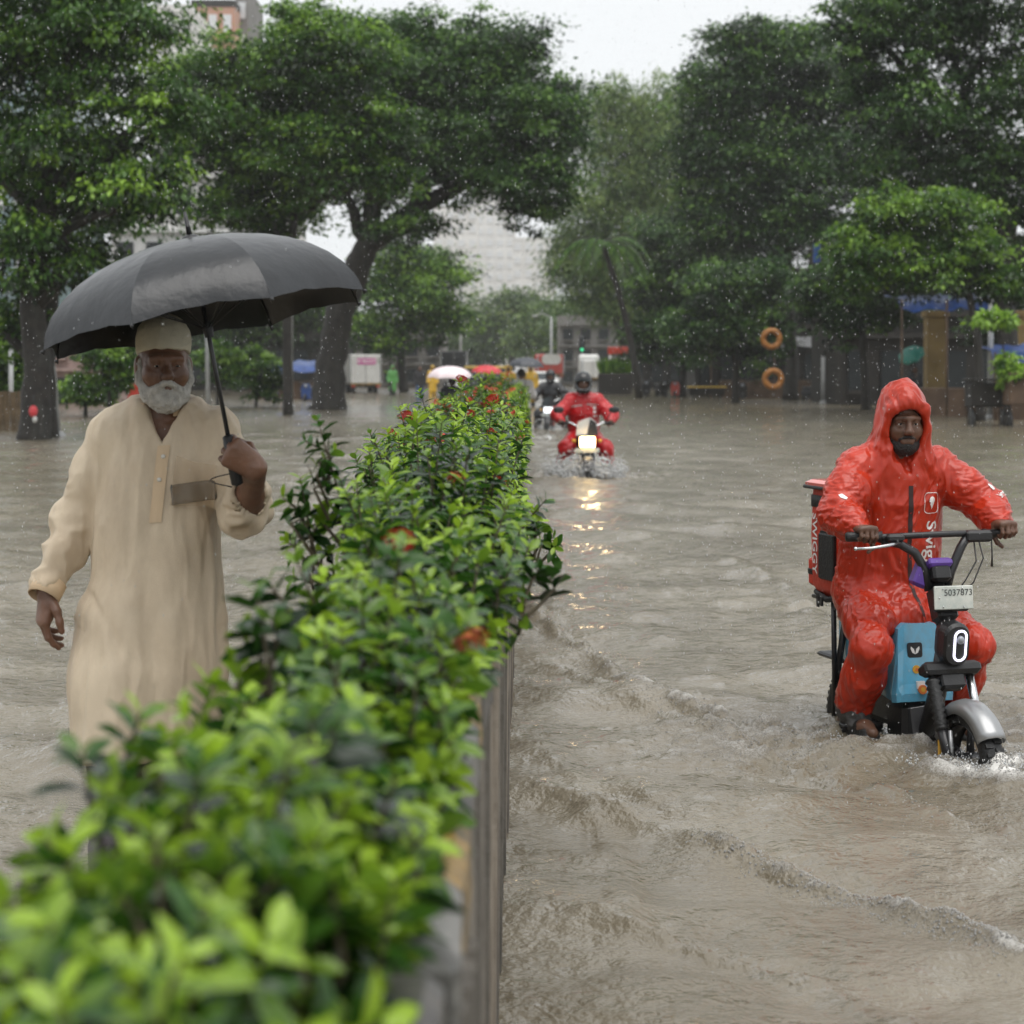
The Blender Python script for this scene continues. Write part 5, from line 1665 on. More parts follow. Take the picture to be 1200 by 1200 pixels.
# body: blue case with tapering front, seat, battery block, footrest
def section(f, w0, w1, z0, z1, r=.03): # rounded trapezoid section
    return [ml(f, -w0, z0), ml(f, -w0 * 1.02, z0 + .03), ml(f, -w1 - .005, z1 - r), ml(f, -w1 + r, z1), ml(f, w1 - r, z1), ml(f, w1 + .005, z1 - r), ml(f, w0 * 1.02, z0 + .03), ml(f, w0, z0)]
m = MB(); secs = [section(-.085, .105, .100, .165, .195, .008), section(-.10, .118, .108, .160, .23, .015), section(-.135, .122, .092, .155, .36, .02), section(-.15, .118, .084, .16, .455, .02), section(-.36, .105, .085, .18, .47), section(-.62, .085, .08, .22, .46), section(-.76, .06, .055, .28, .44, .02)]
vs = sum(secs, []); n = 8
fs = [(r * n + i, r * n + (i + 1) % n, (r + 1) * n + (i + 1) % n, (r + 1) * n + i) for r in range(len(secs) - 1) for i in range(n)] + [tuple(range(n)), tuple(range(len(secs) * n - 1, (len(secs) - 1) * n - 1, -1))]
m.add(vs, fs); body = fr(m, 'body_shell', MAT['moped_blue'])
bv = body.modifiers.new('round', 'BEVEL'); bv.width = .008; bv.segments = 2
fN = (RM @ Vector((.985, 0, .12))).normalized(); fU = (RM @ Vector((-.08, 0, 1))).normalized()
def onface(l, z):
    t = (z - .23) / .13 if z < .36 else 1 + (z - .36) / .095
    f = -.10 - .035 * t if z < .36 else -.135 - .015 * (z - .36) / .095
    return ml(f, l, z)
def disc(name, c, outline, mat, par, off): 
    q = MB(); n = len(outline)
    q.add([c + LF * x + fU * y + fN * off for x, y in outline] + [c + LF * x + fU * y for x, y in outline], [tuple(range(n))] + [(i, (i + 1) % n, n + (i + 1) % n, n + i) for i in range(n)]); return q.build(name, mat, par)
em = disc('emblem_plate', onface(-.028, .355), rrect(.062, .058, .01), MAT['black_plastic'], body, .006)
for s_ in (-1, 1):
    lf_ = [(0, -.016), (s_ * .012, -.010), (s_ * .019, .006), (s_ * .017, .014), (s_ * .005, .004)]
    disc('emblem_leaf', onface(-.028, .355) + fN * .006, lf_ if s_ > 0 else lf_[::-1], MAT['print_white'], em, .0015)
circ = lambda r: [(r * math.cos(2 * PI * i / 16), r * math.sin(2 * PI * i / 16)) for i in range(16)]
st = disc('sticker', onface(-.03, .283), circ(.016), MAT['sticker'], body, .005); disc('sticker_mark', onface(-.03, .283) + fN * .005, [(-.008, -.006), (.004, -.008), (.009, .003), (-.003, .007)], MAT['sticker_red'], st, .001)
disc('sticker', onface(-.022, .225), rrect(.032, .03, .002), MAT['print_white'], body, .012)
st = disc('sticker', onface(-.018, .208), circ(.018), MAT['sticker_red'], body, .016); disc('sticker_mark', onface(-.018, .208) + fN * .016, circ(.009), MAT['sticker'], st, .001)
m = MB()
m.box(ml(-.17, 0, .08), (.16, .19, .17), RM, .03); m.box(ml(-.42, 0, .12), (.5, .17, .16), RM, .03); m.box(ml(-.19, 0, -.05), (.2, .17, .14), RM, .03)
bb = fr(m, 'battery_case', MAT['black_plastic'])
m = MB(); m.box(ml(-.088, -.02, .085), (.006, .085, .12), RM @ Matrix.Rotation(.12, 3, 'X'), .002); m.build('cover_plate', M('grey_cover', (.10, .10, .105), .25, .1, coat=.6), bb)
m = MB(); m.box(ml(-.47, 0, .495), (.5, .2, .07), RM, .03); fr(m, 'seat', MAT['black_plastic'])
m = MB(); m.tube([ml(.07, 0, .40), ml(.0, 0, .20), ml(-.08, 0, .06), ml(-.3, 0, .0)], .035, 10); m.tube([ml(-.62, -.09, .46), ml(-.70, -.10, .15), ml(-.74, -.06, -.015)], .014, 8); m.tube([ml(-.62, .09, .46), ml(-.70, .10, .15), ml(-.74, .06, -.015)], .014, 8)
fr(m, 'frame', MAT['black_metal'])
for s_ in (-1, 1):
    m = MB(); m.tube([ml(-.28, .10 * s_, .035), ml(-.28, .27 * s_, .035)], [.02, .018], 10); m.box(ml(-.28, .20 * s_, .052), (.09, .15, .014), RM, .004); fr(m, 'footrest', MAT['black_plastic'])
m = MB()
for l in (-.13, .13): m.tube([ml(-.55, l, .49), ml(-.86, l, .49)], .010, 8); m.tube([ml(-.66, l, .485), ml(-.68, l * .9, .18), ml(-.74, l * .7, .0)], .011, 8)
for f in (-.58, -.72, -.85): m.tube([ml(f, -.13, .491), ml(f, .13, .491)], .008, 8)
fr(m, 'rear_rack', MAT['black_metal'])
m = MB(); m.box(ml(-.86, 0, .23), (.26, .12, .02), RM, .008); fr(m, 'rear_guard', MAT['black_plastic'])
for s_ in (-1, 1):
    m = MB(); m.box(ml(.20, -.09 * 1.0 if s_ < 0 else .09, .04), (.012, .012, .06), RM, .003); m.build('side_reflector', MAT['sticker'], mop)

# ------------------------------------------------------------------ delivery bag
MAT['bag_red'] = M('orange_red_bag_nylon', (.58, .045, .02), .5, .12, 10, .4, 60)
MAT['bag_lid'] = M('wet_bag_lid', (.68, .16, .13), .22, .1, 8, .3, 30, coat=.5)
MAT['bag_black'] = M('black_webbing', (.014, .014, .014), .6, .2, 30, .4, 90)
bf, bl, bz_ = -.68, .035, .505
borg = bk(bf, bl, bz_)
bag = thing('delivery_bag', 'boxy orange delivery bag strapped on the moped rack behind the rider', 'bag', borg)
def bg(f, l, z): return FW * f + LF * l + UP * z
m = MB(); hw, hd, hh = .195, .145, .46
pts = []
levels = [(0, .88, .02), (.04, 1.0, 0), (.25, 1.03, 0), (.42, 1.0, 0), (hh, .985, 0)]
vs, fs = [], []
o8 = rrect(2 * hd, 2 * hw, .03, 3); n = len(o8)
for z, sc_, _ in levels: vs += [bg(x * sc_, y * sc_, z) for x, y in o8]
fs = [(r * n + i, r * n + (i + 1) % n, (r + 1) * n + (i + 1) % n, (r + 1) * n + i) for r in range(len(levels) - 1) for i in range(n)] + [tuple(range(n - 1, -1, -1))]
m.add(vs, fs, True); bm_o = m.build('body_fabric', MAT['bag_red'], bag)
m = MB(); lid = rrect(2 * hd + .05, 2 * hw + .05, .035, 4); n = len(lid)
vs = [bg(x, y, hh - .018) for x, y in lid] + [bg(x, y, hh + .006) for x, y in lid] + [bg(x * .9, y * .9, hh + .018) for x, y in lid]
fs = [(r * n + i, r * n + (i + 1) % n, (r + 1) * n + (i + 1) % n, (r + 1) * n + i) for r in range(2) for i in range(n)] + [tuple(range(2 * n, 3 * n)), tuple(range(n - 1, -1, -1))]
m.add(vs, fs); ld = m.build('lid', MAT['bag_lid'], bag)
m = MB(); m.tube([bg(x * 1.01, y * 1.01, hh - .012) for x, y in lid], .008, 6, closed=True); m.build('lid_piping', MAT['bag_black'], ld)
m = MB(); b1 = [bg(x * 1.035, y * 1.035, z) for z in (.365, .415) for x, y in o8]; n = len(o8)
m.add(b1, [(i, (i + 1) % n, n + (i + 1) % n, n + i) for i in range(n)], True); q = m.build('strap_band', MAT['bag_black'], bag); md = q.modifiers.new('t', 'SOLIDIFY'); md.thickness = .004
for x0, x1 in ((-.02, .125),):
    m = MB(); m.box(bg((x0 + x1) / 2, -hw * 1.035 - .006, .17), (x1 - x0, .018, .19), RM, .006); pk = m.build('mesh_pocket', MAT['bag_black'], bag)
    m = MB(); m.prism([(-.07, .095), (-.02, .13), (.07, .10)], .012, RM, bg((x0 + x1) / 2, -hw * 1.035 - .004, .17)); m.build('pocket_flap', MAT['bag_black'], pk)
text_on('lettering', 'SWIGGY', .066, MAT['print_white'], bag, bg(-.083, -hw * 1.03, .215), -UP, FW, -LF, None, .004, (0, 0, 0), .001)
text_on('lettering', 'SWIGGY', .075, MAT['print_white'], bag, bg(-hd * 1.03, 0, .25), -LF, UP, -FW, None, .004, (0, 0, 0), .001)
m = MB(); m.box(bg(-hd - .02, -hw * .6, .09), (.05, .14, .12), RM, .012); sp = m.build('side_pouch', MAT['bag_red'], bag)
m = MB(); m.box(bg(-hd - .02, -hw * .6, .09), (.054, .145, .035), RM, .008); m.build('pouch_strap', MAT['bag_black'], sp)
for f, l, ln in ((-.08, -.19, .06), (-.02, -.2, .04), (.09, -.19, .05)):
    m = MB(); m.box(bg(f, l, -.02), (.022, .008, ln), RM, .003); m.build('buckle_strap', MAT['bag_black'], bag)
m = MB(); m.tube([bg(-hd * .9, -hw * .9, .01), bg(0, -hw * .95, -.012), bg(hd * .9, -hw * .9, .01)], .013, 6); m.tube([bg(-hd * .95, -hw * .9, .06), bg(-hd * .98, -hw * .8, .01), bg(-hd * .8, 0, -.006)], .013, 6); m.build('base_strap', MAT['bag_black'], bag)

# ================================================================== other riders and walkers
MAT['helmet_black'] = M('black_helmet', (.010, .010, .011), .22, .1, coat=.2)
MAT['black_coat'] = M('wet_black_coat', (.014, .015, .018), .42, .2, 8, .4, 30, coat=.2)
MAT['navy'] = M('wet_navy_cloth', (.012, .014, .022), .7, .2, 8)
MAT['grey_shirt'] = M('pale_grey_shirt', (.42, .41, .40), .8, .1, 8)
MAT['white_shirt'] = M('white_shirt', (.6, .6, .58), .8, .1, 8)
MAT['jeans'] = M('wet_blue_jeans', (.06, .10, .17), .8, .2, 8)
MAT['yellow_coat'] = M('yellow_raincoat', (.66, .40, .03), .35, .1, 6, coat=.3)
MAT['green_coat'] = M('bright_green_poncho', (.09, .30, .07), .4, .1, 6, coat=.3)
MAT['dark_cloth'] = M('dark_cloth', (.03, .03, .033), .8, .2, 8)
MAT['pink_umbrella'] = M('pale_pink_umbrella_cloth', (.80, .68, .70), .5, .04)
MAT['red_umbrella'] = M('red_umbrella_cloth', (.58, .05, .06), .5, .1)
MAT['grey_umbrella'] = M('dark_grey_umbrella_cloth', (.05, .055, .065), .45, .1)
MAT['teal_umbrella'] = M('teal_umbrella_cloth', (.02, .20, .15), .5, .1)
MAT['white_paint'] = M('white_vehicle_paint', (.72, .72, .70), .35, .05, 4, stain=(.35, .31, .26), stain_amt=.3)
MAT['red_paint'] = M('red_vehicle_paint', (.48, .05, .03), .35, .1, coat=.4)
MAT['glass'] = M('dark_glass', (.03, .04, .045), .06, .1)
MAT['headlight'] = M('lit_headlight', (1, .9, .7), .2, 0, emit=(1.0, .72, .36), emit_s=14.0)
MAT['headlight_dim'] = M('lit_pale_headlight', (1, 1, 1), .2, 0, emit=(.9, .95, 1.0), emit_s=1.2)

def L3(x, y, z): return Vector((x, y, z))
def motor_rider(px, d, rz, lean, ground, bike_label, rider_label, coat_m, trouser_m, helmet_m, bike_m, screen_m, lamp_m, h, red=True):
    """local frame: rider faces -y, z = 0 at the water"""
    loc = Vector(((px - VX) * d / FPX, d, 0))
    b = thing('motorcycle', bike_label, 'motorcycle', loc + L3(0, 0, 0), rz)
    def add(m, n, mt, p=b): return m.build(n, mt, p)
    for y in (-.62, .68):
        m = MB(); rot = Matrix.Rotation(PI / 2, 3, 'Y'); m.lathe([(.23, -.04), (.28, -.045), (.30, -.02), (.30, .02), (.28, .045), (.23, .04)], (0, y, ground + .30), 24, rot); w = add(m, 'wheel', MAT['rubber'])
        m = MB(); m.lathe([(.22, -.03), (.235, 0), (.22, .03)], (0, y, ground + .30), 24, rot); m.lathe([(0, -.06), (.05, -.05), (.05, .05), (0, .06)], (0, y, ground + .30), 12, rot); add(m, 'rim', MAT['steel'], w)
    m = MB()
    for s in (-1, 1): m.tube([(s * .085, -.40, .52), (s * .085, -.62, ground + .30)], .022, 8)
    add(m, 'fork', MAT['black_metal'])
    m = MB(); vs, fs = [], []
    for i in range(11):
        a = math.radians(30 + 120 * i / 10)
        for l in (-.07, -.05, .05, .07): vs.append((l, -.62 - .335 * math.cos(a) * -1 * -1, ground + .30 + .335 * math.sin(a) - (.02 if abs(l) > .06 else 0)))
    for i in range(10):
        for j in range(3): fs.append((i * 4 + j, i * 4 + 4 + j, i * 4 + 5 + j, i * 4 + 1 + j))
    m.add(vs, fs, True); add(m, 'mudguard', MAT['black_plastic'])
    # lamp, number plate, small screen
    m = MB(); m.box((0, -.50, .46), (.235, .12, .17), None, .03); hl = add(m, 'headlight', MAT['black_plastic'])
    m = MB(); m.box((0, -.565, .46), (.20, .02, .13), None, .012); add(m, 'lamp_glass', lamp_m, hl)
    m = MB(); m.box((0, -.535, .345), (.32, .012, .06), None, .004); plt = add(m, 'number_plate', MAT['plate'])
    m = MB(); m.prism([(-.15, .545), (.15, .545), (.12, .72), (.05, .78), (-.03, .76), (-.12, .72)], .05, None, (0, -.47, 0)); sc = add(m, 'screen', screen_m)
    m = MB(); m.prism([(.0, .55), (.146, .55), (.115, .715), (.04, .76)], .02, None, (0, -.50, 0)); add(m, 'screen_panel', MAT['dark_cloth'], sc)
    m = MB(); m.tube([(-.36, -.26, .69), (-.22, -.36, .71), (-.08, -.40, .64), (.08, -.40, .64), (.22, -.36, .71), (.36, -.26, .69)], .014, 8); hb = add(m, 'handlebar', MAT['steel'])
    for s in (-1, 1):
        m = MB(); m.tube([(s * .25, -.34, .71), (s * .30, -.36, .80), (s * .34, -.35, .86)], .007, 6); m.ball((s * .37, -.35, .88), (.075, .018, .045), 12); add(m, 'mirror', MAT['black_plastic'])
        m = MB(); m.ball((s * .17, -.46, .47), (.035, .04, .025), 8); add(m, 'indicator', MAT['sticker'])
        m = MB(); m.tube([(s * .24, -.345, .71), (s * .37, -.255, .69)], .02, 8); add(m, 'grip', MAT['rubber'], hb)
    m = MB(); m.ball((0, -.10, .46), (.14, .26, .13), 14); add(m, 'tank', bike_m)
    m = MB(); m.box((0, .36, .42), (.26, .75, .09), None, .03); add(m, 'seat', MAT['black_plastic'])
    m = MB(); m.box((0, -.05, ground + .42), (.22, .42, .34), None, .04); m.tube([(0, -.42, .5), (0, -.3, .3), (0, -.05, ground + .25)], .03, 8); add(m, 'engine', MAT['black_metal'])
    m = MB(); m.tube([(-.30, -.42, .12), (-.31, -.40, .20), (-.24, -.42, .24), (-.05, -.44, .245), (.05, -.44, .245), (.24, -.42, .24), (.31, -.40, .20), (.30, -.42, .12)], .014, 8); add(m, 'crash_bar', MAT['steel'])
    m = MB(); m.prism([(-.12, .1), (.12, .1), (.10, .32), (-.10, .32)], .3, None, (0, -.25, 0)); add(m, 'front_cowl', bike_m if red else MAT['black_plastic'])
    # rider
    r = thing('person', rider_label, 'person', loc, rz)
    J = {'pelvis': L3(0, .22, .52), 'chest': L3(0, .12, .88), 'neck': L3(0, .08, 1.08), 'shR': L3(-.18, .10, 1.0), 'shL': L3(.18, .10, 1.0),
         'elR': L3(-.36, -.02, .80), 'elL': L3(.36, -.02, .80), 'wrR': L3(-.33, -.20, .72), 'wrL': L3(.33, -.20, .72),
         'hipR': L3(-.10, .18, .50), 'hipL': L3(.10, .18, .50), 'knR': L3(-.25, -.20, .36), 'knL': L3(.25, -.20, .36), 'anR': L3(-.31, .0, .06), 'anL': L3(.33, .0, .04), 'ftR': L3(-.2, -1, 0), 'ftL': L3(.2, -1, 0)}
    J['handR'] = (L3(0, -1, .1), L3(0, -.2, 1), L3(1, 0, 0)); J['handL'] = (L3(0, -1, .1), L3(0, -.2, 1), L3(-1, 0, 0))
    hc = L3(lean, .02, 1.235)
    S, hp, hax = body_shape(J, hc, (0, -1, -.05), (0, 0, 1), .98, head_sc=1.0)
    S.build('body', MAT['skin_dark'], r, h * .7, (0, 0, 0))
    C = Shape()
    C.chain([L3(0, .2, .47), L3(0, .18, .62), L3(0, .13, .85), L3(0, .10, .98)], [.17, .19, .2, .14], .06, ((0, 1, 0), .75))
    C.cap(L3(-.16, .1, .99), L3(.16, .1, .99), .088, None, .06); C.cap(L3(0, .1, 1.03), L3(0, .07, 1.11), .085, .066, .04)
    for s in 'RL': C.chain([J['sh' + s], J['el' + s], J['wr' + s].lerp(J['el' + s], .1)], [.088, .088, .058], .05)
    co = C.build('coat', coat_m, r, h, (0, 0, 0), wrinkle(.011, (8, 8, 8), 91, 1, .4))
    T = Shape()
    for s in 'RL': T.chain([J['hip' + s], J['kn' + s], J['an' + s].lerp(J['kn' + s], .1)], [.12, .108, .082], .05)
    T.build('trousers', trouser_m, r, h, (0, 0, 0), wrinkle(.011, (8, 8, 7), 93, 1, .4))
    H = Shape()
    H.ell(hp(0, -.008, .030), (.122, .140, .128), hax, 0); H.chain([hp(-.085, .04, -.05), hp(-.05, .095, -.098), hp(.05, .095, -.098), hp(.085, .04, -.05)], [.036, .034, .034, .036], .04); H.cap(hp(0, -.05, -.04), hp(0, -.04, -.09), .095, .085, .04)
    H.ell(hp(0, .12, -.018), (.086, .09, .052), hax, .015, 's')
    ho_ = H.build('helmet', helmet_m, r, h * .6, (0, 0, 0))
    m = MB(); vs, fs = [], []
    for i in range(13):
        a = math.radians(-65 + 130 * i / 12)
        for u in (.055, .03): vs.append(hp(.118 * math.sin(a), -.005 + .147 * math.cos(a), u))
    for i in range(12): fs.append((2 * i, 2 * i + 1, 2 * i + 3, 2 * i + 2))
    m.add(vs, fs, True); m.build('visor_rim', MAT['glass'], ho_)
    return b, r, C, co

b2, r2, C2, co2 = motor_rider(685, 27.6, .04, -.02, -.36, 'motorcycle with bright headlight throwing up spray in the middle of the road', 'rider in crimson raincoat and black helmet on the splashing motorcycle', MAT['raincoat_b'], MAT['raincoat_b'], MAT['helmet_black'], MAT['black_plastic'], MAT['white_paint'], MAT['headlight'], .012)
cb2 = C2.bvh()
for i, ch in enumerate('rapido'[:4]): pass
text_on('lettering', 'rapido', .10, MAT['print_white'], co2, L3(.13, 0, .84), L3(0, 0, -1), L3(1, 0, 0), L3(0, -1, 0), cb2, .006, (0, 0, 0), .003) if False else None
for nm, sx in (('chest_band', -.105), ('chest_band', .095)):
    patch(nm, MAT['grey_shirt'], co2, cb2, L3(sx, 0, .945 if sx > 0 else .925), unit((1, 0, .12 if sx < 0 else -.02)), L3(0, 0, 1), L3(0, -1, 0), [(-.07, -.006), (.07, -.006), (.07, .008), (-.07, .008)], .006, .02)
for k_, zz in enumerate((.90, .845, .79)):
    o_ = [(.024 * math.cos(2 * PI * i / 12), .024 * math.sin(2 * PI * i / 12)) for i in range(12)] if k_ == 0 else rrect(.042, .034, .012, 3)
    patch('print', MAT['print_white'], co2, cb2, L3(.135, 0, zz), L3(1, 0, 0), L3(0, 0, 1), L3(0, -1, 0), o_, .006, .02)
motor_rider(645, 47.5, -.10, 0, -.30, 'red motorcycle with a pale headlamp behind the crimson rider', 'rider in black coat and helmet following on the red motorcycle', MAT['black_coat'], MAT['black_coat'], MAT['helmet_black'], MAT['red_paint'], MAT['glass'], MAT['headlight_dim'], .016)

def walker(label, px, d, rz, top, bottom, skin='skin_dark', sc=1.0, arms='down', hood=False, long_=False, h=.018, group=None, dx=0.0, stride=.10, hair=True):
    """local frame faces -y, feet on the flooded road"""
    loc = Vector(((px - VX) * d / FPX + dx, d, -.22))
    r = thing('person', label, 'person', loc, rz, group)
    v = lambda x, y, z: L3(x, y, z) * sc
    J = {'pelvis': v(0, .0, .93), 'chest': v(0, .01, 1.25), 'neck': v(0, .01, 1.47), 'shR': v(-.17, .01, 1.40), 'shL': v(.17, .01, 1.40), 'elR': v(-.23, .04, 1.12), 'elL': v(.23, .04, 1.12),
         'wrR': v(-.24, -.06, .88), 'wrL': v(.24, -.06, .88), 'hipR': v(-.09, 0, .90), 'hipL': v(.09, 0, .90), 'knR': v(-.10, -stride * .8, .50), 'knL': v(.10, stride * .2, .50), 'anR': v(-.10, -stride, .09), 'anL': v(.10, stride, .10), 'ftR': L3(0, -1, 0), 'ftL': L3(0, -1, 0)}
    dn = (L3(0, -.1, -1), L3(-1, 0, 0), L3(0, -1, 0)); J['handR'] = dn; J['handL'] = (L3(0, -.1, -1), L3(1, 0, 0), L3(0, -1, 0))
    if arms == 'up':
        J['elR'] = v(-.22, -.10, 1.16); J['wrR'] = v(-.14, -.22, 1.33); J['handR'] = (L3(.3, -.2, .9), L3(-.9, 0, .2), L3(0, -.2, 1))
    S, hp, hax = body_shape(J, v(0, -.01, 1.60), (0, -1, 0), (0, 0, 1), .95 * sc, 'relax', 'relax', .98 * sc)
    S.build('body', MAT[skin], r, h * .75, (0, 0, 0))
    C = Shape(); lowz = .55 if long_ else .82
    C.chain([v(0, 0, lowz), v(0, 0, .95), v(0, .01, 1.25), v(0, .01, 1.38)], [.21 if long_ else .165, .175, .178, .12], .06, ((0, 1, 0), .7))
    C.cap(J['shR'], J['shL'], .075 * sc, None, .05)
    for s in 'RL': C.chain([J['sh' + s], J['el' + s], J['wr' + s].lerp(J['el' + s], .12)], [.075, .068, .055], .04)
    if hood: C.ell(hp(0, -.02, .02), (.10, .12, .135), hax, .05); C.cap(hp(0, -.03, -.06), v(0, .02, 1.42), .09, .11, .05); C.ell(hp(0, .08, -.02), (.075, .10, .10), hax, .01, 's')
    C.build('top', MAT[top], r, h, (0, 0, 0), wrinkle(.009, (8, 8, 6), 95, 1, .4))
    T = Shape()
    for s in 'RL': T.chain([J['hip' + s], J['kn' + s], J['an' + s]], [.105, .08, .065], .04)
    T.build('trousers', MAT[bottom], r, h, (0, 0, 0), wrinkle(.007, (8, 8, 6), 97))
    if not hood and hair:
        H = Shape(); H.ell(hp(0, -.022, .032), (.082, .098, .092), hax, 0); pq = hp(0, .06, .04)
        H.fn(lambda X, Y, Z: (-(Y - pq.y) - .5 * (Z - pq.z)) + 0 * X, tuple(hp(0, 0, 0) - L3(.3, .3, .3)), tuple(hp(0, 0, 0) + L3(.3, .3, .3)), 0, 'i')
        H.build('hair', MAT['black_hair'], r, h * .6, (0, 0, 0))
    return r
walker('walker in navy seen from behind under the pale pink umbrella', 530, 40.0, PI, 'navy', 'dark_cloth', sc=.86, arms='up', h=.014)
p = at(527, 429, 39.8); umbrella('umbrella', 'pale pink umbrella over the hedge', p, (0, -.06, 1), .45, .22, MAT['pink_umbrella'], 8, .3, p - L3(-.06, 0, .62), True, True, None)
walker('walker in dark clothes under the red umbrella', 571, 56.0, PI, 'dark_cloth', 'dark_cloth', sc=.92, arms='up', h=.016)
p = at(571, 428, 55.8); umbrella('umbrella', 'red umbrella beyond the hedge', p, (.05, -.05, 1), .43, .21, MAT['red_umbrella'], 8, .1, p - L3(-.08, 0, .65), True, True)
walker('walker in a pale shirt with bare arm under the dark umbrella', 611, 41.0, PI - .3, 'grey_shirt', 'dark_cloth', sc=.95, arms='up', h=.014)
p = at(617, 419, 40.8); umbrella('umbrella', 'dark grey umbrella at the end of the hedge', p, (.04, -.06, 1), .37, .18, MAT['grey_umbrella'], 8, .5, p - L3(.03, 0, .65), True, True)
walker('man in dark jacket and blue jeans standing near the truck', 492, 89.0, .2, 'dark_cloth', 'jeans', h=.022)
walker('person in bright green poncho beside the box truck', 460, 104.0, .4, 'green_coat', 'dark_cloth', long_=True, hood=True, h=.024)
walker('person in yellow raincoat right of the man in jeans', 507, 100.0, .1, 'yellow_coat', 'yellow_coat', hood=True, long_=True, h=.024)
walker('person in yellow raincoat left of the dark umbrella', 596, 72.0, 0, 'yellow_coat', 'dark_cloth', hood=True, long_=True, h=.022)
walker('person in yellow raincoat right of the dark umbrella', 622, 76.0, .2, 'yellow_coat', 'dark_cloth', hood=True, long_=True, h=.022)
walker('person in white shirt under the teal umbrella', 1072, 63.5, .4, 'dark_cloth', 'dark_cloth', h=.022, arms='up')
p = at(1066, 411, 63.0); umbrella('umbrella', 'tilted teal umbrella by the yellow pillar', p, (-.45, -.55, .8), .44, .2, MAT['teal_umbrella'], 8, .2, p + L3(.28, .3, -.55), True, True)
walker('person in a red top standing in the stall row right of the orange rings', 985, 84.0, .4, 'red_umbrella', 'dark_cloth', h=.024)

# ================================================================== vehicles
def lorry(name, label, px, d, w, hbox, zb, mats, rz=0.0, length=3.2, logo=None, cab=True):
    loc = Vector(((px - VX) * d / FPX, d, -.22)); r = thing(name, label, 'truck', loc, rz)
    m = MB(); m.box((0, 0, zb + hbox / 2), (w, length, hbox), None, .04); bx = m.build('cargo_box', mats[0], r)
    for x in (-w / 2 + .03, w / 2 - .03):
        q = MB(); q.box((x, -length / 2 - .012, zb + hbox / 2), (.06, .03, hbox * .98)); q.build('corner_post', MAT['steel'], bx)
    q = MB(); q.box((0, -length / 2 - .02, zb - .05), (w, .10, .10), None, .02); q.build('rear_bumper', MAT['kerb_yellow'], bx)
    q = MB(); q.box((0, -length / 2 - .006, zb + hbox / 2), (.03, .016, hbox * .95)); q.build('door_seam', MAT['kerb_grey'], bx)
    for x in (-w * .36, w * .36):
        for y in (-length * .32, length * .36):
            q = MB(); q.lathe([(0, -.1), (.30, -.1), (.34, -.06), (.34, .06), (.30, .1), (0, .1)], (x, y, .34), 18, Matrix.Rotation(PI / 2, 3, 'Y')); q.build('wheel', MAT['rubber'], r)
    q = MB(); q.box((0, 0, zb - .14), (w * .7, length * .95, .14)); q.build('chassis', MAT['black_metal'], r)
    for x in (-w * .4, w * .4):
        q = MB(); q.box((x, -length / 2 - .03, zb - .16), (.2, .05, .1), None, .01); q.build('tail_lamp', MAT['red_paint'], r)
    if logo:
        lm, txt, tw, th = logo
        q = MB(); n_ = 28; o_ = rrect(tw, th, th * .48, 6)
        q.add([(x + .05, -length / 2 - .02, zb + hbox * .76 + y) for x, y in o_] + [(x + .05, -length / 2, zb + hbox * .76 + y) for x, y in o_], [tuple(range(len(o_)))] + [(i, (i + 1) % len(o_), len(o_) + (i + 1) % len(o_), len(o_) + i) for i in range(len(o_))]); lo_ = q.build('logo', lm, bx)
        text_on('lettering', txt, th * .62, MAT['print_white'], lo_, L3(.05, -length / 2 - .021, zb + hbox * .76), L3(1, 0, 0), L3(0, 0, 1), L3(0, -1, 0), None, .004, bold=.004)
    if cab:
        q = MB(); q.box((-w * .12, length / 2 + .75, zb + .62), (w * .95, 1.4, 1.45), None, .12); cb_ = q.build('cab', mats[1], r)
        for s in (-1, 1):
            q = MB(); q.box((-w * .12 + s * w * .475, length / 2 + .8, zb + .9), (.03, .8, .5), None, .03); q.build('side_window', MAT['glass'], cb_)
        q = MB(); q.box((-w * .12, length / 2 + 1.44, zb + .9), (w * .8, .04, .55), None, .03); q.build('windscreen', MAT['glass'], cb_)
    return r
MAT['pink_logo'] = M('pink_logo', (.60, .16, .38), .5, .05)
lorry('box_truck', 'white box truck with a pink oval logo parked on the left', 424, 116.0, 1.75, 1.62, .75, (MAT['white_paint'], MAT['white_paint']), .22, 3.0, (MAT['pink_logo'], 'MY MUUCH', 1.15, .36))
lorry('box_truck', 'dark lorry far ahead above the pink umbrella', 533, 135.0, 1.7, 1.5, 1.2, (MAT['black_coat'], MAT['dark_cloth']), 0, 4.0)
lorry('box_truck', 'red topped lorry with a white panel far down the street', 645, 140.0, 1.8, 1.3, 1.2, (MAT['red_paint'], MAT['red_paint']), 0, 3.4, (MAT['white_paint'], ' ', 1.3, .7))
lorry('box_truck', 'small white tempo truck beyond the crimson rider', 694, 118.0, 1.25, 1.0, 1.05, (MAT['white_paint'], MAT['white_paint']), 0, 2.2)

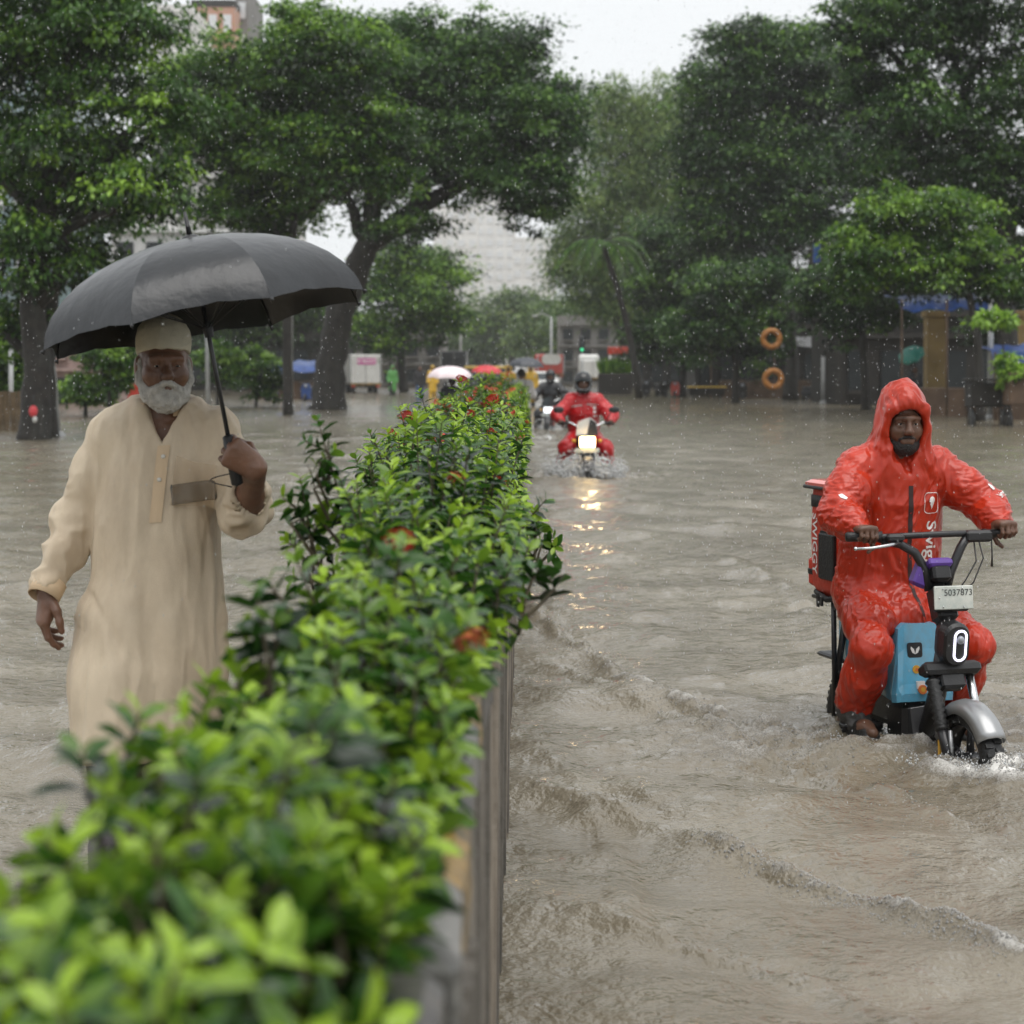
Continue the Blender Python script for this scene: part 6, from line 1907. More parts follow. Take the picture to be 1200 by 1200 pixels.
def car(label, px, d, rz, paint):
    loc = Vector(((px - VX) * d / FPX, d, -.22)); r = thing('car', label, 'car', loc, rz)
    m = MB()
    side = [(-2.0, .35), (-2.05, .6), (-1.95, .82), (-1.1, .95), (-.55, 1.38), (.75, 1.42), (1.5, 1.0), (2.0, .92), (2.05, .55), (2.0, .35)]
    n = len(side); vs, fs = [], []
    for x, k in ((-.84, .94), (-.86, 1.0), (.86, 1.0), (.84, .94)):
        for y, z in side: vs.append((x * (1 if z < 1.0 else .82), y, .35 + (z - .35) * k))
    for i in range(3):
        for j in range(n): fs.append((i * n + j, i * n + (j + 1) % n, (i + 1) * n + (j + 1) % n, (i + 1) * n + j))
    fs += [tuple(range(n - 1, -1, -1)), tuple(range(3 * n, 4 * n))]
    m.add(vs, fs); bd = m.build('body', paint, r); bv = bd.modifiers.new('b', 'BEVEL'); bv.width = .05; bv.segments = 2
    for y0, z0_, y1, z1, nm in ((-1.07, .99, -.60, 1.33, 'windscreen'), (1.42, 1.05, .82, 1.37, 'rear_window')):
        q = MB(); o = -.02 if y0 < 0 else .02
        q.add([(-.66, y0 + o, z0_), (.66, y0 + o, z0_), (.60, y1 + o, z1), (-.60, y1 + o, z1)], [(0, 1, 2, 3)]); q.build(nm, MAT['glass'], r)
    for s in (-1, 1):
        q = MB(); q.add([(s * .78, -.95, 1.0), (s * .78, 1.25, 1.02), (s * .735, .7, 1.33), (s * .735, -.5, 1.32)], [(0, 1, 2, 3)]); q.build('side_window', MAT['glass'], r)
        q = MB(); q.box((s * .6, -2.02, .68), (.34, .08, .14), None, .03); q.build('headlight', MAT['lens'], r)
        q = MB(); q.box((s * .62, 2.03, .75), (.3, .08, .16), None, .03); q.build('tail_lamp', MAT['red_paint'], r)
        q = MB(); q.box((s * .95, -.75, 1.0), (.16, .1, .11), None, .03); q.build('mirror', paint, r)
        for y in (-1.25, 1.25):
            q = MB(); q.lathe([(0, -.1), (.28, -.1), (.31, -.06), (.31, .06), (.28, .1), (0, .1)], (s * .78, y, .31), 18, Matrix.Rotation(PI / 2, 3, 'Y')); q.build('wheel', MAT['rubber'], r)
    q = MB(); q.box((0, -2.03, .5), (1.5, .1, .16), None, .03); q.build('bumper', MAT['black_plastic'], r)
    return r
car('white car facing us beyond the dark umbrella', 633, 112.0, .1, MAT['white_paint'])
car('silver car partly hidden left of the white car', 613, 125.0, .0, MAT['silver_paint'])
MAT['auto_yellow'] = M('auto_rickshaw_yellow', (.55, .36, .03), .4, .1)
def rickshaw(label, px, d, rz=0):
    loc = Vector(((px - VX) * d / FPX, d, -.22)); r = thing('auto_rickshaw', label, 'auto rickshaw', loc, rz)
    m = MB(); m.box((0, .3, .62), (1.25, 1.7, .6), None, .1); m.prism([(-.5, .35), (.5, .35), (.35, .95), (-.35, .95)], .7, None, (0, -.75, 0)); m.build('body', MAT['black_plastic'], r)
    m = MB(); m.box((0, .25, 1.62), (1.25, 2.1, .22), None, .09); m.build('canopy', MAT['auto_yellow'], r)
    for s in (-1, 1):
        m = MB(); m.tube([(s * .55, -.75, .9), (s * .55, -.70, 1.55)], .03, 6); m.build('post', MAT['black_metal'], r)
        m = MB(); m.lathe([(0, -.06), (.22, -.05), (.22, .05), (0, .06)], (s * .55, .75, .22), 16, Matrix.Rotation(PI / 2, 3, 'Y')); m.build('wheel', MAT['rubber'], r)
    m = MB(); m.lathe([(0, -.06), (.22, -.05), (.22, .05), (0, .06)], (0, -1.05, .22), 16, Matrix.Rotation(PI / 2, 3, 'Y')); m.build('wheel', MAT['rubber'], r)
    m = MB(); m.add([(-.5, -.9, .95), (.5, -.9, .95), (.5, -.75, 1.52), (-.5, -.75, 1.52)], [(0, 1, 2, 3)]); m.build('windscreen', MAT['glass'], r)
    m = MB(); m.ball((0, -1.12, .72), (.1, .06, .1), 10); m.build('headlight', MAT['lens'], r)
    return r
for px, d, lab in ((556, 122, 'black auto rickshaw behind the red umbrella'), (577, 128, 'second auto rickshaw right of the red umbrella'), (590, 150, 'farthest auto rickshaw in the queue')): rickshaw(lab, px, d)

# ================================================================== buildings
MAT['terracotta'] = M('terracotta_render', (.50, .27, .19), .85, .1, .3, stain=(.38, .30, .25), stain_amt=.5, stain_scale=(.3, .3, .1))
MAT['white_wall'] = M('stained_white_wall', (.74, .73, .71), .85, .06, .3, stain=(.52, .51, .49), stain_amt=.5, stain_scale=(.4, .4, .08))  # whitish walls, kept pale also to stand in for distant haze
MAT['grey_wall'] = M('grey_wall', (.22, .21, .20), .85, .12, .5, stain=(.10, .10, .09), stain_amt=.6, stain_scale=(.5, .5, .1))
MAT['dark_wall'] = M('shade_dark_wall', (.022, .02, .018), .85, .2, .5, stain=(.05, .042, .035), stain_amt=.5, stain_scale=(.6, .6, .2))  # near-black wall colour stands in for the shade under the trees
MAT['pink_wall'] = M('faded_pink_wall', (.42, .30, .27), .85, .1, .5, stain=(.2, .15, .13), stain_amt=.5)
MAT['blue_glass'] = M('pale_blue_glass', (.30, .40, .42), .15, .1, .5)
MAT['win'] = M('window_glass', (.02, .024, .026), .5, .15, 1, spec=.25)
MAT['pale_win'] = M('haze_pale_window', (.66, .67, .68), .4, .05, 1)  # pale tone stands in for haze over distant windows
MAT['yellow_pillar'] = M('yellow_ochre_pillar', (.27, .185, .07), .8, .12, 1.5, stain=(.18, .13, .06), stain_amt=.6, stain_scale=(1, 1, .3))
MAT['tarp_blue'] = M('wet_blue_tarpaulin', (.02, .06, .22), .35, .25, 3, .4, 8, bdist=.05)
MAT['shutter'] = M('rolling_shutter', (.12, .12, .12), .5, .2, 2)
MAT['rust'] = M('rusty_tin', (.11, .07, .045), .8, .3, 2)

def building(name, label, x, y, w, dep, hgt, wall, floors, bays, win, roof=None, rz=0.0, ledge=True, z=-.22, winw=.55, winh=.5, sill=True):
    r = thing(name, label, 'building', (x, y, z), rz)
    m = MB(); m.box((0, dep / 2, hgt / 2), (w, dep, hgt)); wl_ = m.build('wall', wall, r)
    fh = hgt / floors; bw = w / bays
    wm = MB(); wm.box((0, 0, 0), (bw * winw, .24, fh * winh)); wme = wm.mesh('window', win)
    sm = MB(); sm.box((0, 0, 0), (bw * winw * 1.12, .5, fh * .05)); sme = sm.mesh('sill', wall)
    for i in range(floors):
        for j in range(bays):
            o = link('window', wme, wl_); o.location = (-w / 2 + bw * (j + .5), -.05, fh * (i + .52))
            if sill: q = link('sill', sme, wl_); q.location = (-w / 2 + bw * (j + .5), -.16, fh * (i + .52 - winh / 2) - fh * .03)
        if ledge:
            q = MB(); q.box((0, -.14, fh * (i + 1) - fh * .03), (w * 1.004, .5, fh * .06)); q.build('ledge', wall, wl_)
    q = MB(); q.box((0, dep / 2, hgt + .35), (w * 1.01, dep * 1.01, .7)); q.build('parapet', roof or wall, r)
    return r
def bx(px0, px1, d): return ((px0 + px1) / 2 - VX) * d / FPX, (px1 - px0) * d / FPX
def bz(py, d): return EYE - (py - VY) * d / FPX + .22
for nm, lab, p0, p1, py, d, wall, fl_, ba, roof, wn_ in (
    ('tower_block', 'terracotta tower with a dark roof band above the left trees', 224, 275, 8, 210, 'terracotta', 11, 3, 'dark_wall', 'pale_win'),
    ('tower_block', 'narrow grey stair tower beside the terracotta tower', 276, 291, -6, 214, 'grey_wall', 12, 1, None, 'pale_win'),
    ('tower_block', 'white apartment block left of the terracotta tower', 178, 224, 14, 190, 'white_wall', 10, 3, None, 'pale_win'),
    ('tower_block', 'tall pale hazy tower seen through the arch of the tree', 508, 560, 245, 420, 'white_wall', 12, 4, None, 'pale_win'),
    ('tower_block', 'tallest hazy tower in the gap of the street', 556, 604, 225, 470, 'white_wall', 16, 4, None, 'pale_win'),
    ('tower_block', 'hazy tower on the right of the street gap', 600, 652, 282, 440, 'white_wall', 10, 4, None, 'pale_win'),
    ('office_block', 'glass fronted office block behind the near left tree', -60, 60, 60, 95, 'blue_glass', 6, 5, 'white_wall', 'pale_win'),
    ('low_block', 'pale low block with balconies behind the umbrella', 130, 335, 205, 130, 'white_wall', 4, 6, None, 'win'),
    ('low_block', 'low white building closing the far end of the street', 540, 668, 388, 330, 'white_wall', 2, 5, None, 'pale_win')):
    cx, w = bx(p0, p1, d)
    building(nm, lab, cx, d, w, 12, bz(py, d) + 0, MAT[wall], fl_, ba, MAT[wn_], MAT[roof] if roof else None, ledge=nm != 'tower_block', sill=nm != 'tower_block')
# left and right street fronts under the trees
cx, w = bx(-560, 130, 82); building('shop_house', 'faded pink house with a brown door behind the left shrubs', cx, 82, w, 8, bz(385, 82), MAT['pink_wall'], 2, 16, MAT['win'])
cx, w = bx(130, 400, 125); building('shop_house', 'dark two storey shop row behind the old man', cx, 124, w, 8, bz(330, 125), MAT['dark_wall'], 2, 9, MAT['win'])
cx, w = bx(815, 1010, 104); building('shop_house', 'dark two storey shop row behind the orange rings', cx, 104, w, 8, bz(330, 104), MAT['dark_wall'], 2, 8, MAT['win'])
cx, w = bx(985, 1720, 78); building('shop_house', 'shade-toned shop row behind the yellow pillars on the right', cx, 78, w, 8, bz(300, 78), MAT['dark_wall'], 2, 19, MAT['win'])
cx, w = bx(735, 850, 138); building('shop_house', 'near-black block glimpsed behind the bushy tree on the right', cx, 138, w, 8, bz(330, 138), MAT['dark_wall'], 3, 5, MAT['win'])
cx, w = bx(395, 520, 150); building('shop_house', 'grey shop block behind the box truck', cx, 150, w, 8, bz(395, 150), MAT['grey_wall'], 2, 5, MAT['win'])
cx, w = bx(655, 760, 165); building('shop_house', 'grey shop block far right of the street', cx, 165, w, 8, bz(380, 165), MAT['grey_wall'], 3, 5, MAT['win'])

# ================================================================== street furniture and stalls
MAT['pole'] = M('galvanised_pole', (.42, .43, .43), .45, .15, 3)
MAT['wood'] = M('old_planks', (.16, .11, .06), .8, .3, 4, stain=(.07, .05, .03), stain_amt=.6, stain_scale=(6, 6, .5))
MAT['orange_ring'] = M('orange_swim_ring', (.33, .13, .02), .5, .25)
MAT['signal_green'] = M('lit_green_signal', (.05, .5, .2), .4, 0, emit=(.05, .9, .4), emit_s=.7)
def pole(name, label, base, top, r0, r1, cat='lamp post', lamp=None):
    r = thing(name, label, cat, base); b = Vector(base)
    m = MB(); m.tube([L3(0, 0, 0), Vector(top) - b], [r0, r1], 12); m.build('shaft', MAT['pole'], r)
    m = MB(); m.lathe([(r0 * 1.8, 0), (r0 * 1.8, .25), (r0 * 1.1, .32)], (0, 0, 0), 12); m.build('base', MAT['pole'], r)
    if lamp is not None:
        t = Vector(top) - b
        m = MB(); m.tube([t, t + Vector(lamp) * .6 + L3(0, 0, .25), t + Vector(lamp)], .04, 8); m.build('arm', MAT['pole'], r)
        m = MB(); m.ball(t + Vector(lamp), (.28, .14, .08), 10); m.build('lamp_head', MAT['pole'], r)
    return r
pole('utility_pole', 'leaning white pole beside the twin trunk at the left', foot(67, 43.0), at(47, 250, 43.0), .10, .075, 'pole')
pole('street_lamp', 'grey lamp post behind the umbrella rim', foot(341, 76.0), at(341, 130, 76.0), .085, .06, 'lamp post', (1.6, -.2, .2))
pole('street_lamp', 'distant lamp post above the far riders', foot(646, 150.0), at(646, 372, 150.0), .10, .07, 'lamp post', (-1.2, 0, .1))
pole('utility_pole', 'grey pole right of the yellow pillar', foot(1160, 58.0), at(1162, 300, 58.0), .085, .07, 'pole')
pole('utility_pole', 'short post in the stall row right of the orange rings', foot(965, 82.0), at(965, 418, 82.0), .09, .09, 'post')
pole('utility_pole', 'thin grey post left of the umbrella shaft', foot(244, 66.0), at(242, 330, 66.0), .07, .06, 'pole')
pole('street_lamp', 'far lamp post under the arch of the tree', foot(540, 170.0), at(540, 318, 170.0), .12, .08, 'lamp post', (1.5, 0, .1))
pole('garden_lamp', 'globe lamp post at the left edge', foot(13, 50.0), at(13, 402, 50.0), .06, .05, 'lamp post')
r = thing('traffic_signal', 'green traffic signal above the crimson rider', 'traffic light', foot(682, 120.0))
m = MB(); m.tube([L3(0, 0, 0), L3(0, 0, 2.9)], .07, 8); m.build('post', MAT['pole'], r)
m = MB(); m.box((0, 0, 3.0), (.34, .25, 1.0), None, .04); hs_ = m.build('housing', MAT['black_plastic'], r)
for i, mt in enumerate((MAT['signal_green'], MAT['glass'], MAT['glass'])):
    m = MB(); m.ball((0, -.13, 2.68 + .32 * i), (.09, .04, .09), 12); m.build('lamp', mt, hs_)
# plank fence
r = thing('plank_fence', 'old plank fence at the left edge behind the trunk', 'fence', foot(0, 47.0))
for i in range(9):
    m = MB(); m.box((-.62 + i * .155, 0, .55), (.14, .03, 1.12 + .06 * math.sin(i * 3.1)), Matrix.Rotation(.02 * math.sin(i * 7), 3, 'Y')); m.build('plank', MAT['wood'], r)
m = MB(); m.box((0, .03, .75), (1.4, .04, .08)); m.build('rail', MAT['wood'], r)
# red bag hanging on the trunk
r = thing('hanging_bag', 'small red bag hung on the near left trunk', 'bag', at(39, 482, 40.5))
m = MB(); m.ball((0, 0, 0), (.09, .06, .12), 12); m.build('sack', MAT['red_umbrella'], r); m = MB(); m.tube([(0, 0, .1), (0, .05, .32)], .012, 5); m.build('string', MAT['dark_cloth'], r); m = MB(); m.ball((.03, 0, -.16), (.05, .04, .07), 10); m.build('tassel', MAT['white_shirt'], r)
# orange swimming rings hung before the shop row
for lab, px, py in (('upper orange swim ring hanging under the dark tree', 904, 397), ('lower orange swim ring hanging under the dark tree', 906, 444)):
    c = at(px, py, 75.0); r = thing('swim_ring', lab, 'swim ring', c, group='orange swim rings')
    m = MB(); m.tube([(.30 * math.cos(2 * PI * i / 28), .02 * math.sin(i), .30 * math.sin(2 * PI * i / 28)) for i in range(28)], .105, 10, closed=True); m.build('tube', MAT['orange_ring'], r)
    m = MB(); m.tube([(0, 0, .46), (0, .05, 1.2)], .012, 5); m.build('cord', MAT['dark_cloth'], r)
# stall row on the right: pillars, tarpaulins, counters
def tarp(label, x0, x1, d, z, dep, sag, mat, posts=True):
    xa, xb = (x0 - VX) * d / FPX, (x1 - VX) * d / FPX; w = xb - xa
    r = thing('tarpaulin_stall', label, 'stall', ((xa + xb) / 2, d, -.22))
    vs, fs = [], []; n1, n2 = 14, 6
    for j in range(n2 + 1):
        for i in range(n1 + 1):
            u, v = i / n1, j / n2
            zz = z + .22 + .25 * v + .06 * (u - .5) - sag * math.sin(PI * ((u * 3) % 1)) * (1 - .4 * v) + .03 * math.sin(i * 2.3 + j)
            vs.append((-w / 2 + w * u, v * dep, zz if j else zz - .25))
    for j in range(n2):
        for i in range(n1): b = j * (n1 + 1) + i; fs.append((b, b + 1, b + n1 + 2, b + n1 + 1))
    m = MB(); m.add(vs, fs, True); m.build('tarpaulin', mat, r)
    if posts:
        for u in (-.48, 0, .48):
            m = MB(); m.tube([(w * u, .05, 0), (w * u, .05, z + .2)], .035, 8); m.build('post', MAT['rust'], r)
    m = MB(); m.box((0, .9, .55), (w * .8, .6, 1.0), None, .03); m.build('counter', MAT['rust'], r)
    return r
tarp('blue tarpaulin stall roof over the right hand shops', 1055, 1165, 60.0, at(0, 350, 60).z, 3.0, .12, MAT['tarp_blue'])
tarp('lower blue tarpaulin at the right edge', 1165, 1260, 56.0, at(0, 412, 56).z, 2.5, .1, MAT['tarp_blue'])
tarp('blue plastic covered stall on the left beyond the umbrella', 292, 372, 92.0, at(0, 428, 92).z, 2.5, .12, MAT['tarp_blue'])
tarp('grey awning of the shop row behind the orange rings', 830, 985, 96.0, at(0, 398, 96).z, 3.0, .15, MAT['shutter'])
for lab, px, d, w in (('tall yellow ochre pillar right of the rider', 1096, 64.0, .62), ('yellow ochre pillar at the right edge', 1200, 64.0, .75), ('thin yellow ochre pillar near the right edge', 1178, 66.0, .2)):
    r = thing('pillar', lab, 'pillar', foot(px, d)); hgt = bz(372, d)
    m = MB(); m.box((0, 0, hgt / 2), (w, w, hgt), None, .03); m.build('shaft', MAT['yellow_pillar'], r)
    m = MB(); m.box((0, 0, .2), (w * 1.15, w * 1.15, .4), None, .03); m.build('base', MAT['yellow_pillar'], r); m = MB(); m.box((0, 0, hgt + .1), (w * 1.2, w * 1.2, .2), None, .03); m.build('capital', MAT['yellow_pillar'], r)
def cart(label, px, d, w, hgt, mat, topm=None, rz=0):
    r = thing('hand_cart', label, 'cart', foot(px, d), rz)
    m = MB(); m.box((0, 0, hgt * .72), (w, .8, hgt * .45), None, .03); m.build('tray', mat, r)
    m = MB(); m.box((0, 0, hgt), (w * 1.1, .95, .06), None, .02); m.build('top', topm or mat, r)
    for s in (-1, 1):
        m = MB(); m.lathe([(.0, -.03), (.3, -.03), (.33, 0), (.3, .03), (0, .03)], (s * w * .4, 0, .33), 16, Matrix.Rotation(PI / 2, 3, 'Y')); m.build('wheel', MAT['rubber'], r)
        m = MB(); m.tube([(s * w * .4, .4, 0), (s * w * .4, .4, hgt)], .03, 6); m.build('leg', MAT['black_metal'], r)
    return r
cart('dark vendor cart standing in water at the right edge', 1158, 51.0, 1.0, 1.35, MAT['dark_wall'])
cart('rusty vendor cart cut off by the right edge', 1196, 50.0, .7, 1.5, MAT['rust'])
cart('low cart with a yellow cover on the far right shore', 828, 94.0, 1.6, .75, MAT['dark_wall'], MAT['auto_yellow'])
cart('white topped cart beside the far right pillar', 985, 90.0, 1.1, .9, MAT['rust'], MAT['white_shirt'])
# raised planter with grasses on the right
r = thing('stone_planter', 'dark stone planter with upright grass right of the crimson rider', 'planter', foot(721, 108.0))
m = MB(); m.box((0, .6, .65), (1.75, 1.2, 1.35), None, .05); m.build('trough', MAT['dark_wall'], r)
rg = np.random.default_rng(5); n = 500
Cc = np.stack([rg.uniform(-.8, .8, n), rg.uniform(.1, 1.1, n), np.full(n, 1.3)], 1); Aa = np.stack([rg.normal(0, .25, n), rg.normal(0, .25, n), np.ones(n)], 1); Aa /= np.linalg.norm(Aa, axis=1, keepdims=True)
g = link('grass', leaves_mesh('grass', Cc, Aa, np.tile([0, -1.0, .2], (n, 1)), rg.uniform(.4, 1.0, n), np.full(n, .07), rg.uniform(.3, .9, n), MAT['leaf_bright']), r); g['kind'] = 'stuff'
r = thing('sign_board', 'red sign board on a white frame above the stone planter', 'sign', foot(724, 112.0))
m = MB(); m.box((0, 0, bz(411, 112)), (1.1, .12, .42), None, .02); m.build('board', MAT['red_paint'], r)
for s in (-1, 1): m = MB(); m.tube([(s * .42, .05, 0), (s * .42, .05, bz(411, 112))], .07, 8); m.build('post', MAT['white_paint'], r)
def parked_scooter(label, px, d, rz, mat):
    r = thing('parked_scooter', label, 'scooter', foot(px, d), rz)
    for y in (-.6, .6): m = MB(); m.lathe([(.15, -.05), (.24, -.05), (.26, 0), (.24, .05), (.15, .05)], (0, y, .26), 16, Matrix.Rotation(PI / 2, 3, 'Y')); m.build('wheel', MAT['rubber'], r)
    m = MB(); m.prism([(-.18, .3), (.18, .3), (.22, .75), (.12, .95), (-.12, .95), (-.22, .75)], .12, None, (0, -.45, 0)); m.ball((0, .4, .55), (.2, .5, .2), 12); m.box((0, -.1, .32), (.3, .6, .08), None, .02); m.build('body', mat, r)
    m = MB(); m.box((0, .38, .78), (.26, .7, .1), None, .04); m.build('seat', MAT['black_plastic'], r)
    m = MB(); m.tube([(-.33, -.4, 1.02), (0, -.45, .98), (.33, -.4, 1.02)], .02, 8); m.build('handlebar', MAT['black_metal'], r)
    m = MB(); m.ball((0, -.53, .86), (.09, .05, .08), 10); m.build('headlight', MAT['lens'], r)
    for s in (-1, 1): m = MB(); m.tube([(s * .25, -.4, 1.02), (s * .32, -.4, 1.2)], .01, 5); m.ball((s * .33, -.4, 1.23), (.07, .02, .045), 8); m.build('mirror', MAT['black_plastic'], r)
for i, (px, d, mt, lab) in enumerate(((757, 104, 'dark_cloth', 'dark scooter parked just right of the stone planter'), (775, 102, 'dark_wall', 'second scooter parked right of the stone planter'), (793, 100, 'red_paint', 'red scooter parked left of the yellow covered cart'), (870, 92, 'dark_wall', 'scooter parked below the orange rings'), (950, 88, 'dark_cloth', 'scooter parked beside the short post'), (318, 86, 'dark_cloth', 'scooter parked before the blue stall on the left'), (362, 88, 'tarp_blue', 'blue scooter parked beside the arching trunk'))):
    parked_scooter(lab, px, d, .3 * math.sin(i * 2), MAT[mt])
r = thing('shop_board', 'small pale sign board hanging in the right shop row', 'sign', at(992, 375, 92.0)); m = MB(); m.box((0, 0, 0), (.9, .08, .5), Matrix.Rotation(.15, 3, 'Y'), .02); m.build('board', MAT['blue_glass'], r)
r = thing('shop_board', 'small blue sign board high in the right trees', 'sign', at(957, 297, 75.0)); m = MB(); m.box((0, 0, 0), (.25, .06, .7), None, .02); m.build('board', MAT['tarp_blue'], r)
r = thing('post_box', 'red box behind the old man\'s shoulder', 'box', foot(157, 62.0)); m = MB(); m.box((0, 0, bz(455, 62) / 2 + .15), (.32, .3, bz(455, 62)), None, .03); m.build('case', MAT['red_paint'], r)
# low roadside kerbs and pavement behind the first trees
for lab, sx, x0 in (('left pavement under the trees', -1, -9.0), ('right pavement under the trees', 1, 11.5)):
    m = MB(); m.box((x0 + sx * 14, 110, -.13), (28, 130, .14)); tag(m.build('pavement', MAT['grey_wall']), lab, 'pavement', kind='structure')

# ================================================================== spray
def droplets(name, label, centres, n, seed, mat, zr, rmax):
    rg = np.random.default_rng(seed); V, F = [], []
    base = np.array([(1, 0, 0), (-1, 0, 0), (0, 1, 0), (0, -1, 0), (0, 0, 1), (0, 0, -1)], float)
    tri = np.array([(0, 2, 4), (2, 1, 4), (1, 3, 4), (3, 0, 4), (2, 0, 5), (1, 2, 5), (3, 1, 5), (0, 3, 5)])
    P, R = [], []
    for (cx, cy, rx, ry, h, a0, w) in centres:
        k = int(n * w)
        ang = rg.uniform(0, 2 * PI, k); rr = np.sqrt(rg.uniform(.15, 1, k))
        t = rg.beta(1.1, 2.6, k)
        P.append(np.stack([cx + rx * rr * np.cos(ang) * (1 + .35 * t), cy + ry * rr * np.sin(ang) * (1 + .35 * t), h * t * (1.2 - rr * .55)], 1))
        R.append(rmax * rg.uniform(.25, 1, k) ** 1.8 * (1 - .5 * t))
    P = np.concatenate(P); R = np.concatenate(R)
    V = (P[:, None, :] + base[None] * R[:, None, None] * np.array([1, 1, 1.5])).reshape(-1, 3)
    F = (np.arange(len(P))[:, None, None] * 6 + tri[None]).reshape(-1, 3)
    o = link(name, np_mesh(name, V, F, mat, True)); return tag(o, label, 'spray', kind='stuff')
mw, N_, L_, P_ = node_mat('water_drops')
P_.inputs['Base Color'].default_value = (.92, .94, .95, 1); P_.inputs['Roughness'].default_value = .05; P_.inputs['IOR'].default_value = 1.333; P_.inputs['Transmission Weight'].default_value = .5
MAT['drops'] = mw
droplets('spray', 'spray thrown up by the motorcycle with the bright headlight', [(.76, 27.0, .34, .30, .46, 0, .6), (.48, 26.9, .24, .3, .36, 0, .35), (1.04, 26.9, .26, .3, .40, 0, .35)], 3600, 1, MAT['drops'], .4, .022)
droplets('spray', 'splash round the wheels of the blue moped', [(1.68, 7.40, .17, .17, .10, 0, .7), (1.86, 7.42, .10, .1, .07, 0, .4), (1.28, 7.95, .14, .16, .07, 0, .4), (1.5, 7.6, .16, .2, .05, 0, .3)], 1000, 2, MAT['drops'], .1, .0055)
droplets('spray', 'splash under the red motorcycle', [(.56, 47.0, .3, .25, .26, 0, 1)], 600, 3, MAT['drops'], .3, .017)
# bubbles and froth riding on the crests of the wakes
def water_z(x, y):
    i = np.clip(np.searchsorted(WX, x) - 1, 0, len(WX) - 2); j = np.clip(np.searchsorted(WYY, y) - 1, 0, len(WYY) - 2)
    u = (x - WX[i]) / (WX[i + 1] - WX[i]); v = (y - WYY[j]) / (WYY[j + 1] - WYY[j])
    return (WZ[j, i] * (1 - u) + WZ[j, i + 1] * u) * (1 - v) + (WZ[j + 1, i] * (1 - u) + WZ[j + 1, i + 1] * u) * v
rg = np.random.default_rng(19)
FP, FR = [], []
for ci, t0, n_, spread, rm in ((0, .30, 2600, .042, .0048), (1, .25, 2200, .07, .005), (2, .35, 1000, .08, .004), (6, .2, 800, .10, .0045)):
    pts = np.array(CRESTS[ci][0]); seg = np.linalg.norm(np.diff(pts, axis=0), axis=1); cum = np.concatenate([[0], np.cumsum(seg)]) / seg.sum()
    t = t0 + (1 - t0) * rg.uniform(0, 1, n_) ** .7
    gate = vnoise(np.stack([t * 26 + ci * 9, 0 * t, 0 * t], 1), 3) > .0
    t = t[gate]; n_ = len(t)
    x = np.interp(t, cum, pts[:, 0]) + rg.normal(0, spread, n_); y = np.interp(t, cum, pts[:, 1]) + rg.normal(0, spread * 1.4, n_)
    FP.append(np.stack([x, y, water_z(x, y) + .001], 1)); FR.append(rm * (.25 + .75 * rg.uniform(0, 1, n_) ** 2.5))
for cx, cy, rx, ry, n_, rm in ((1.70, 7.30, .20, .12, 2200, .0045), (1.9, 7.5, .16, .2, 900, .0045), (1.25, 7.9, .22, .22, 1500, .0045), (1.5, 7.6, .25, .25, 900, .0045), (.95, 7.95, .35, .4, 1300, .0045), (2.0, 8.3, .35, .6, 1200, .0045), (-1.15, 5.1, .25, .2, 400, .004)):
    x = cx + rg.normal(0, rx * .6, n_); y = cy + rg.normal(0, ry * .6, n_); g_ = vnoise(np.stack([x * 14, y * 14, 0 * x], 1), 8) > -.1; x, y = x[g_], y[g_]
    FP.append(np.stack([x, y, water_z(x, y) + .002], 1)); FR.append(rm * (.25 + .75 * rg.uniform(0, 1, len(x)) ** 2.5))
FP, FR = np.concatenate(FP), np.concatenate(FR)
ang = np.arange(6) * 2 * PI / 6
base = np.concatenate([[[0, 0, 1.0]], np.stack([.8 * np.cos(ang), .8 * np.sin(ang), np.full(6, .6)], 1), np.stack([np.cos(ang + .5), np.sin(ang + .5), np.full(6, -.3)], 1)])
tri = [[0, 1 + i, 1 + (i + 1) % 6] for i in range(6)]; tri += [[1 + i, 7 + i, 1 + (i + 1) % 6] for i in range(6)] + [[1 + (i + 1) % 6, 7 + i, 7 + (i + 1) % 6] for i in range(6)]
tri = np.array(tri)
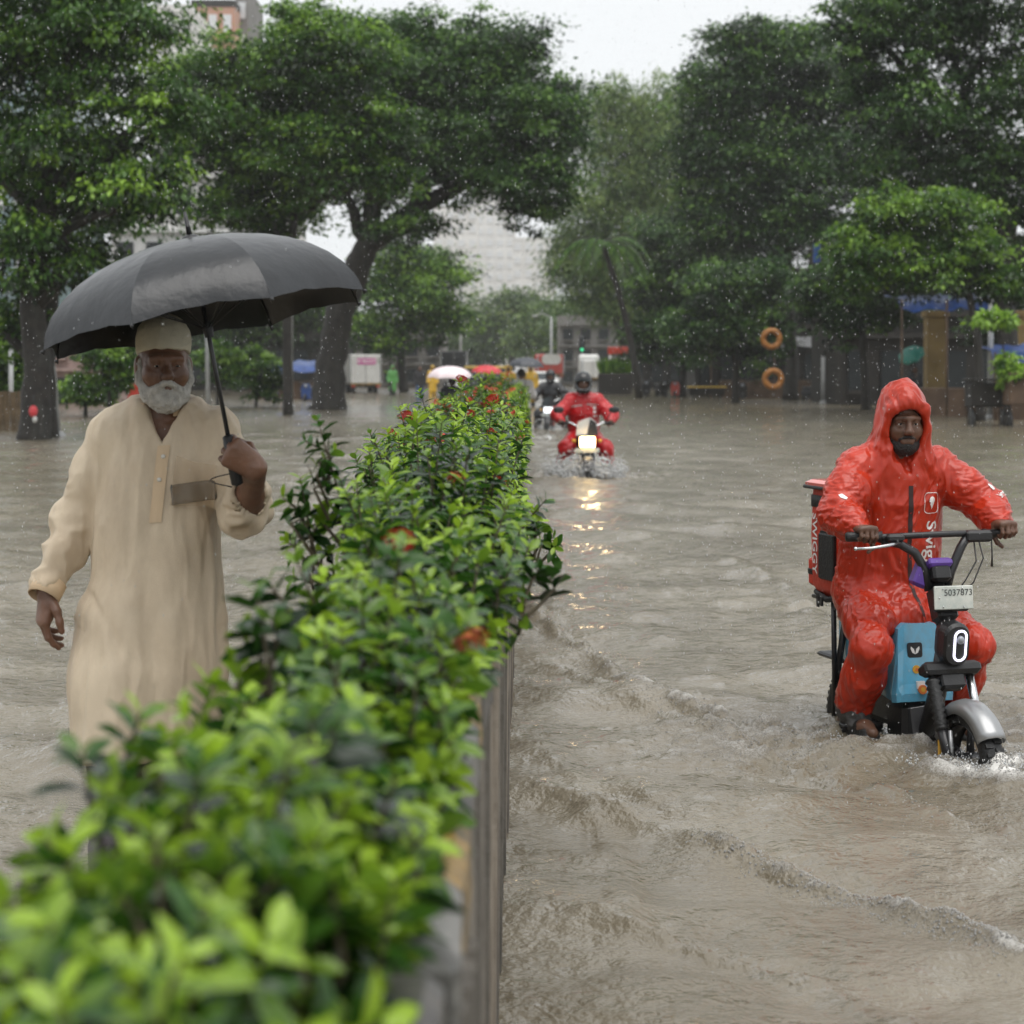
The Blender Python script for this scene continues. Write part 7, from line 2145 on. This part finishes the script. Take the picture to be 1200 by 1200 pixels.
Vf = (FP[:, None, :] + base[None] * FR[:, None, None]).reshape(-1, 3); Ff = (np.arange(len(FP))[:, None, None] * 13 + tri[None]).reshape(-1, 3)
mfo, N_, L_, P_ = node_mat('froth_bubbles')
P_.inputs['Base Color'].default_value = (.80, .78, .74, 1); P_.inputs['Roughness'].default_value = .08; P_.inputs['IOR'].default_value = 1.33; P_.inputs['Transmission Weight'].default_value = .7
tag(link('froth', np_mesh('froth', Vf, Ff, mfo, True)), 'bubbling froth on the wake crests around the moped', 'froth', kind='stuff')
# falling rain
rg = np.random.default_rng(9)
nr = 40000
P = np.stack([rg.uniform(-4.0, 4.6, nr), 3.8 + 9.5 * rg.uniform(0, 1, nr), rg.uniform(0.02, 4.6, nr)], 1)
R = (.0005 + .0016 * rg.uniform(0, 1, nr) ** 1.8) * (.4 + .08 * P[:, 1])
base = np.array([(1, 0, .2), (-.5, .87, .2), (-.5, -.87, .2), (0, 0, 3.0), (0, 0, -1.6)])
tri = np.array([(0, 1, 3), (1, 2, 3), (2, 0, 3), (1, 0, 4), (2, 1, 4), (0, 2, 4)])
Vr = (P[:, None, :] + base[None] * R[:, None, None]).reshape(-1, 3); Fr = (np.arange(nr)[:, None, None] * 5 + tri[None]).reshape(-1, 3)
tag(link('rain', np_mesh('rain', Vr, Fr, MAT['drops'], True)), 'falling raindrops across the whole street', 'rain', kind='stuff')

# ================================================================== haze and rain
mh = bpy.data.materials.new('rain_haze')
mh.use_nodes = True
mh.node_tree.nodes.clear()
ho = mh.node_tree.nodes.new('ShaderNodeOutputMaterial')
hv = mh.node_tree.nodes.new('ShaderNodeVolumePrincipled')
hv.inputs['Color'].default_value = (.93, .95, .96, 1)
hv.inputs['Density'].default_value = 0.00035
hv.inputs['Anisotropy'].default_value = 0.0
mh.node_tree.links.new(hv.outputs[0], ho.inputs['Volume'])
mb = MB(); mb.box((0, 340, 32), (820, 740, 70))
tag(mb.build('haze', mh), 'pale rain haze filling the street', 'haze', kind='stuff')
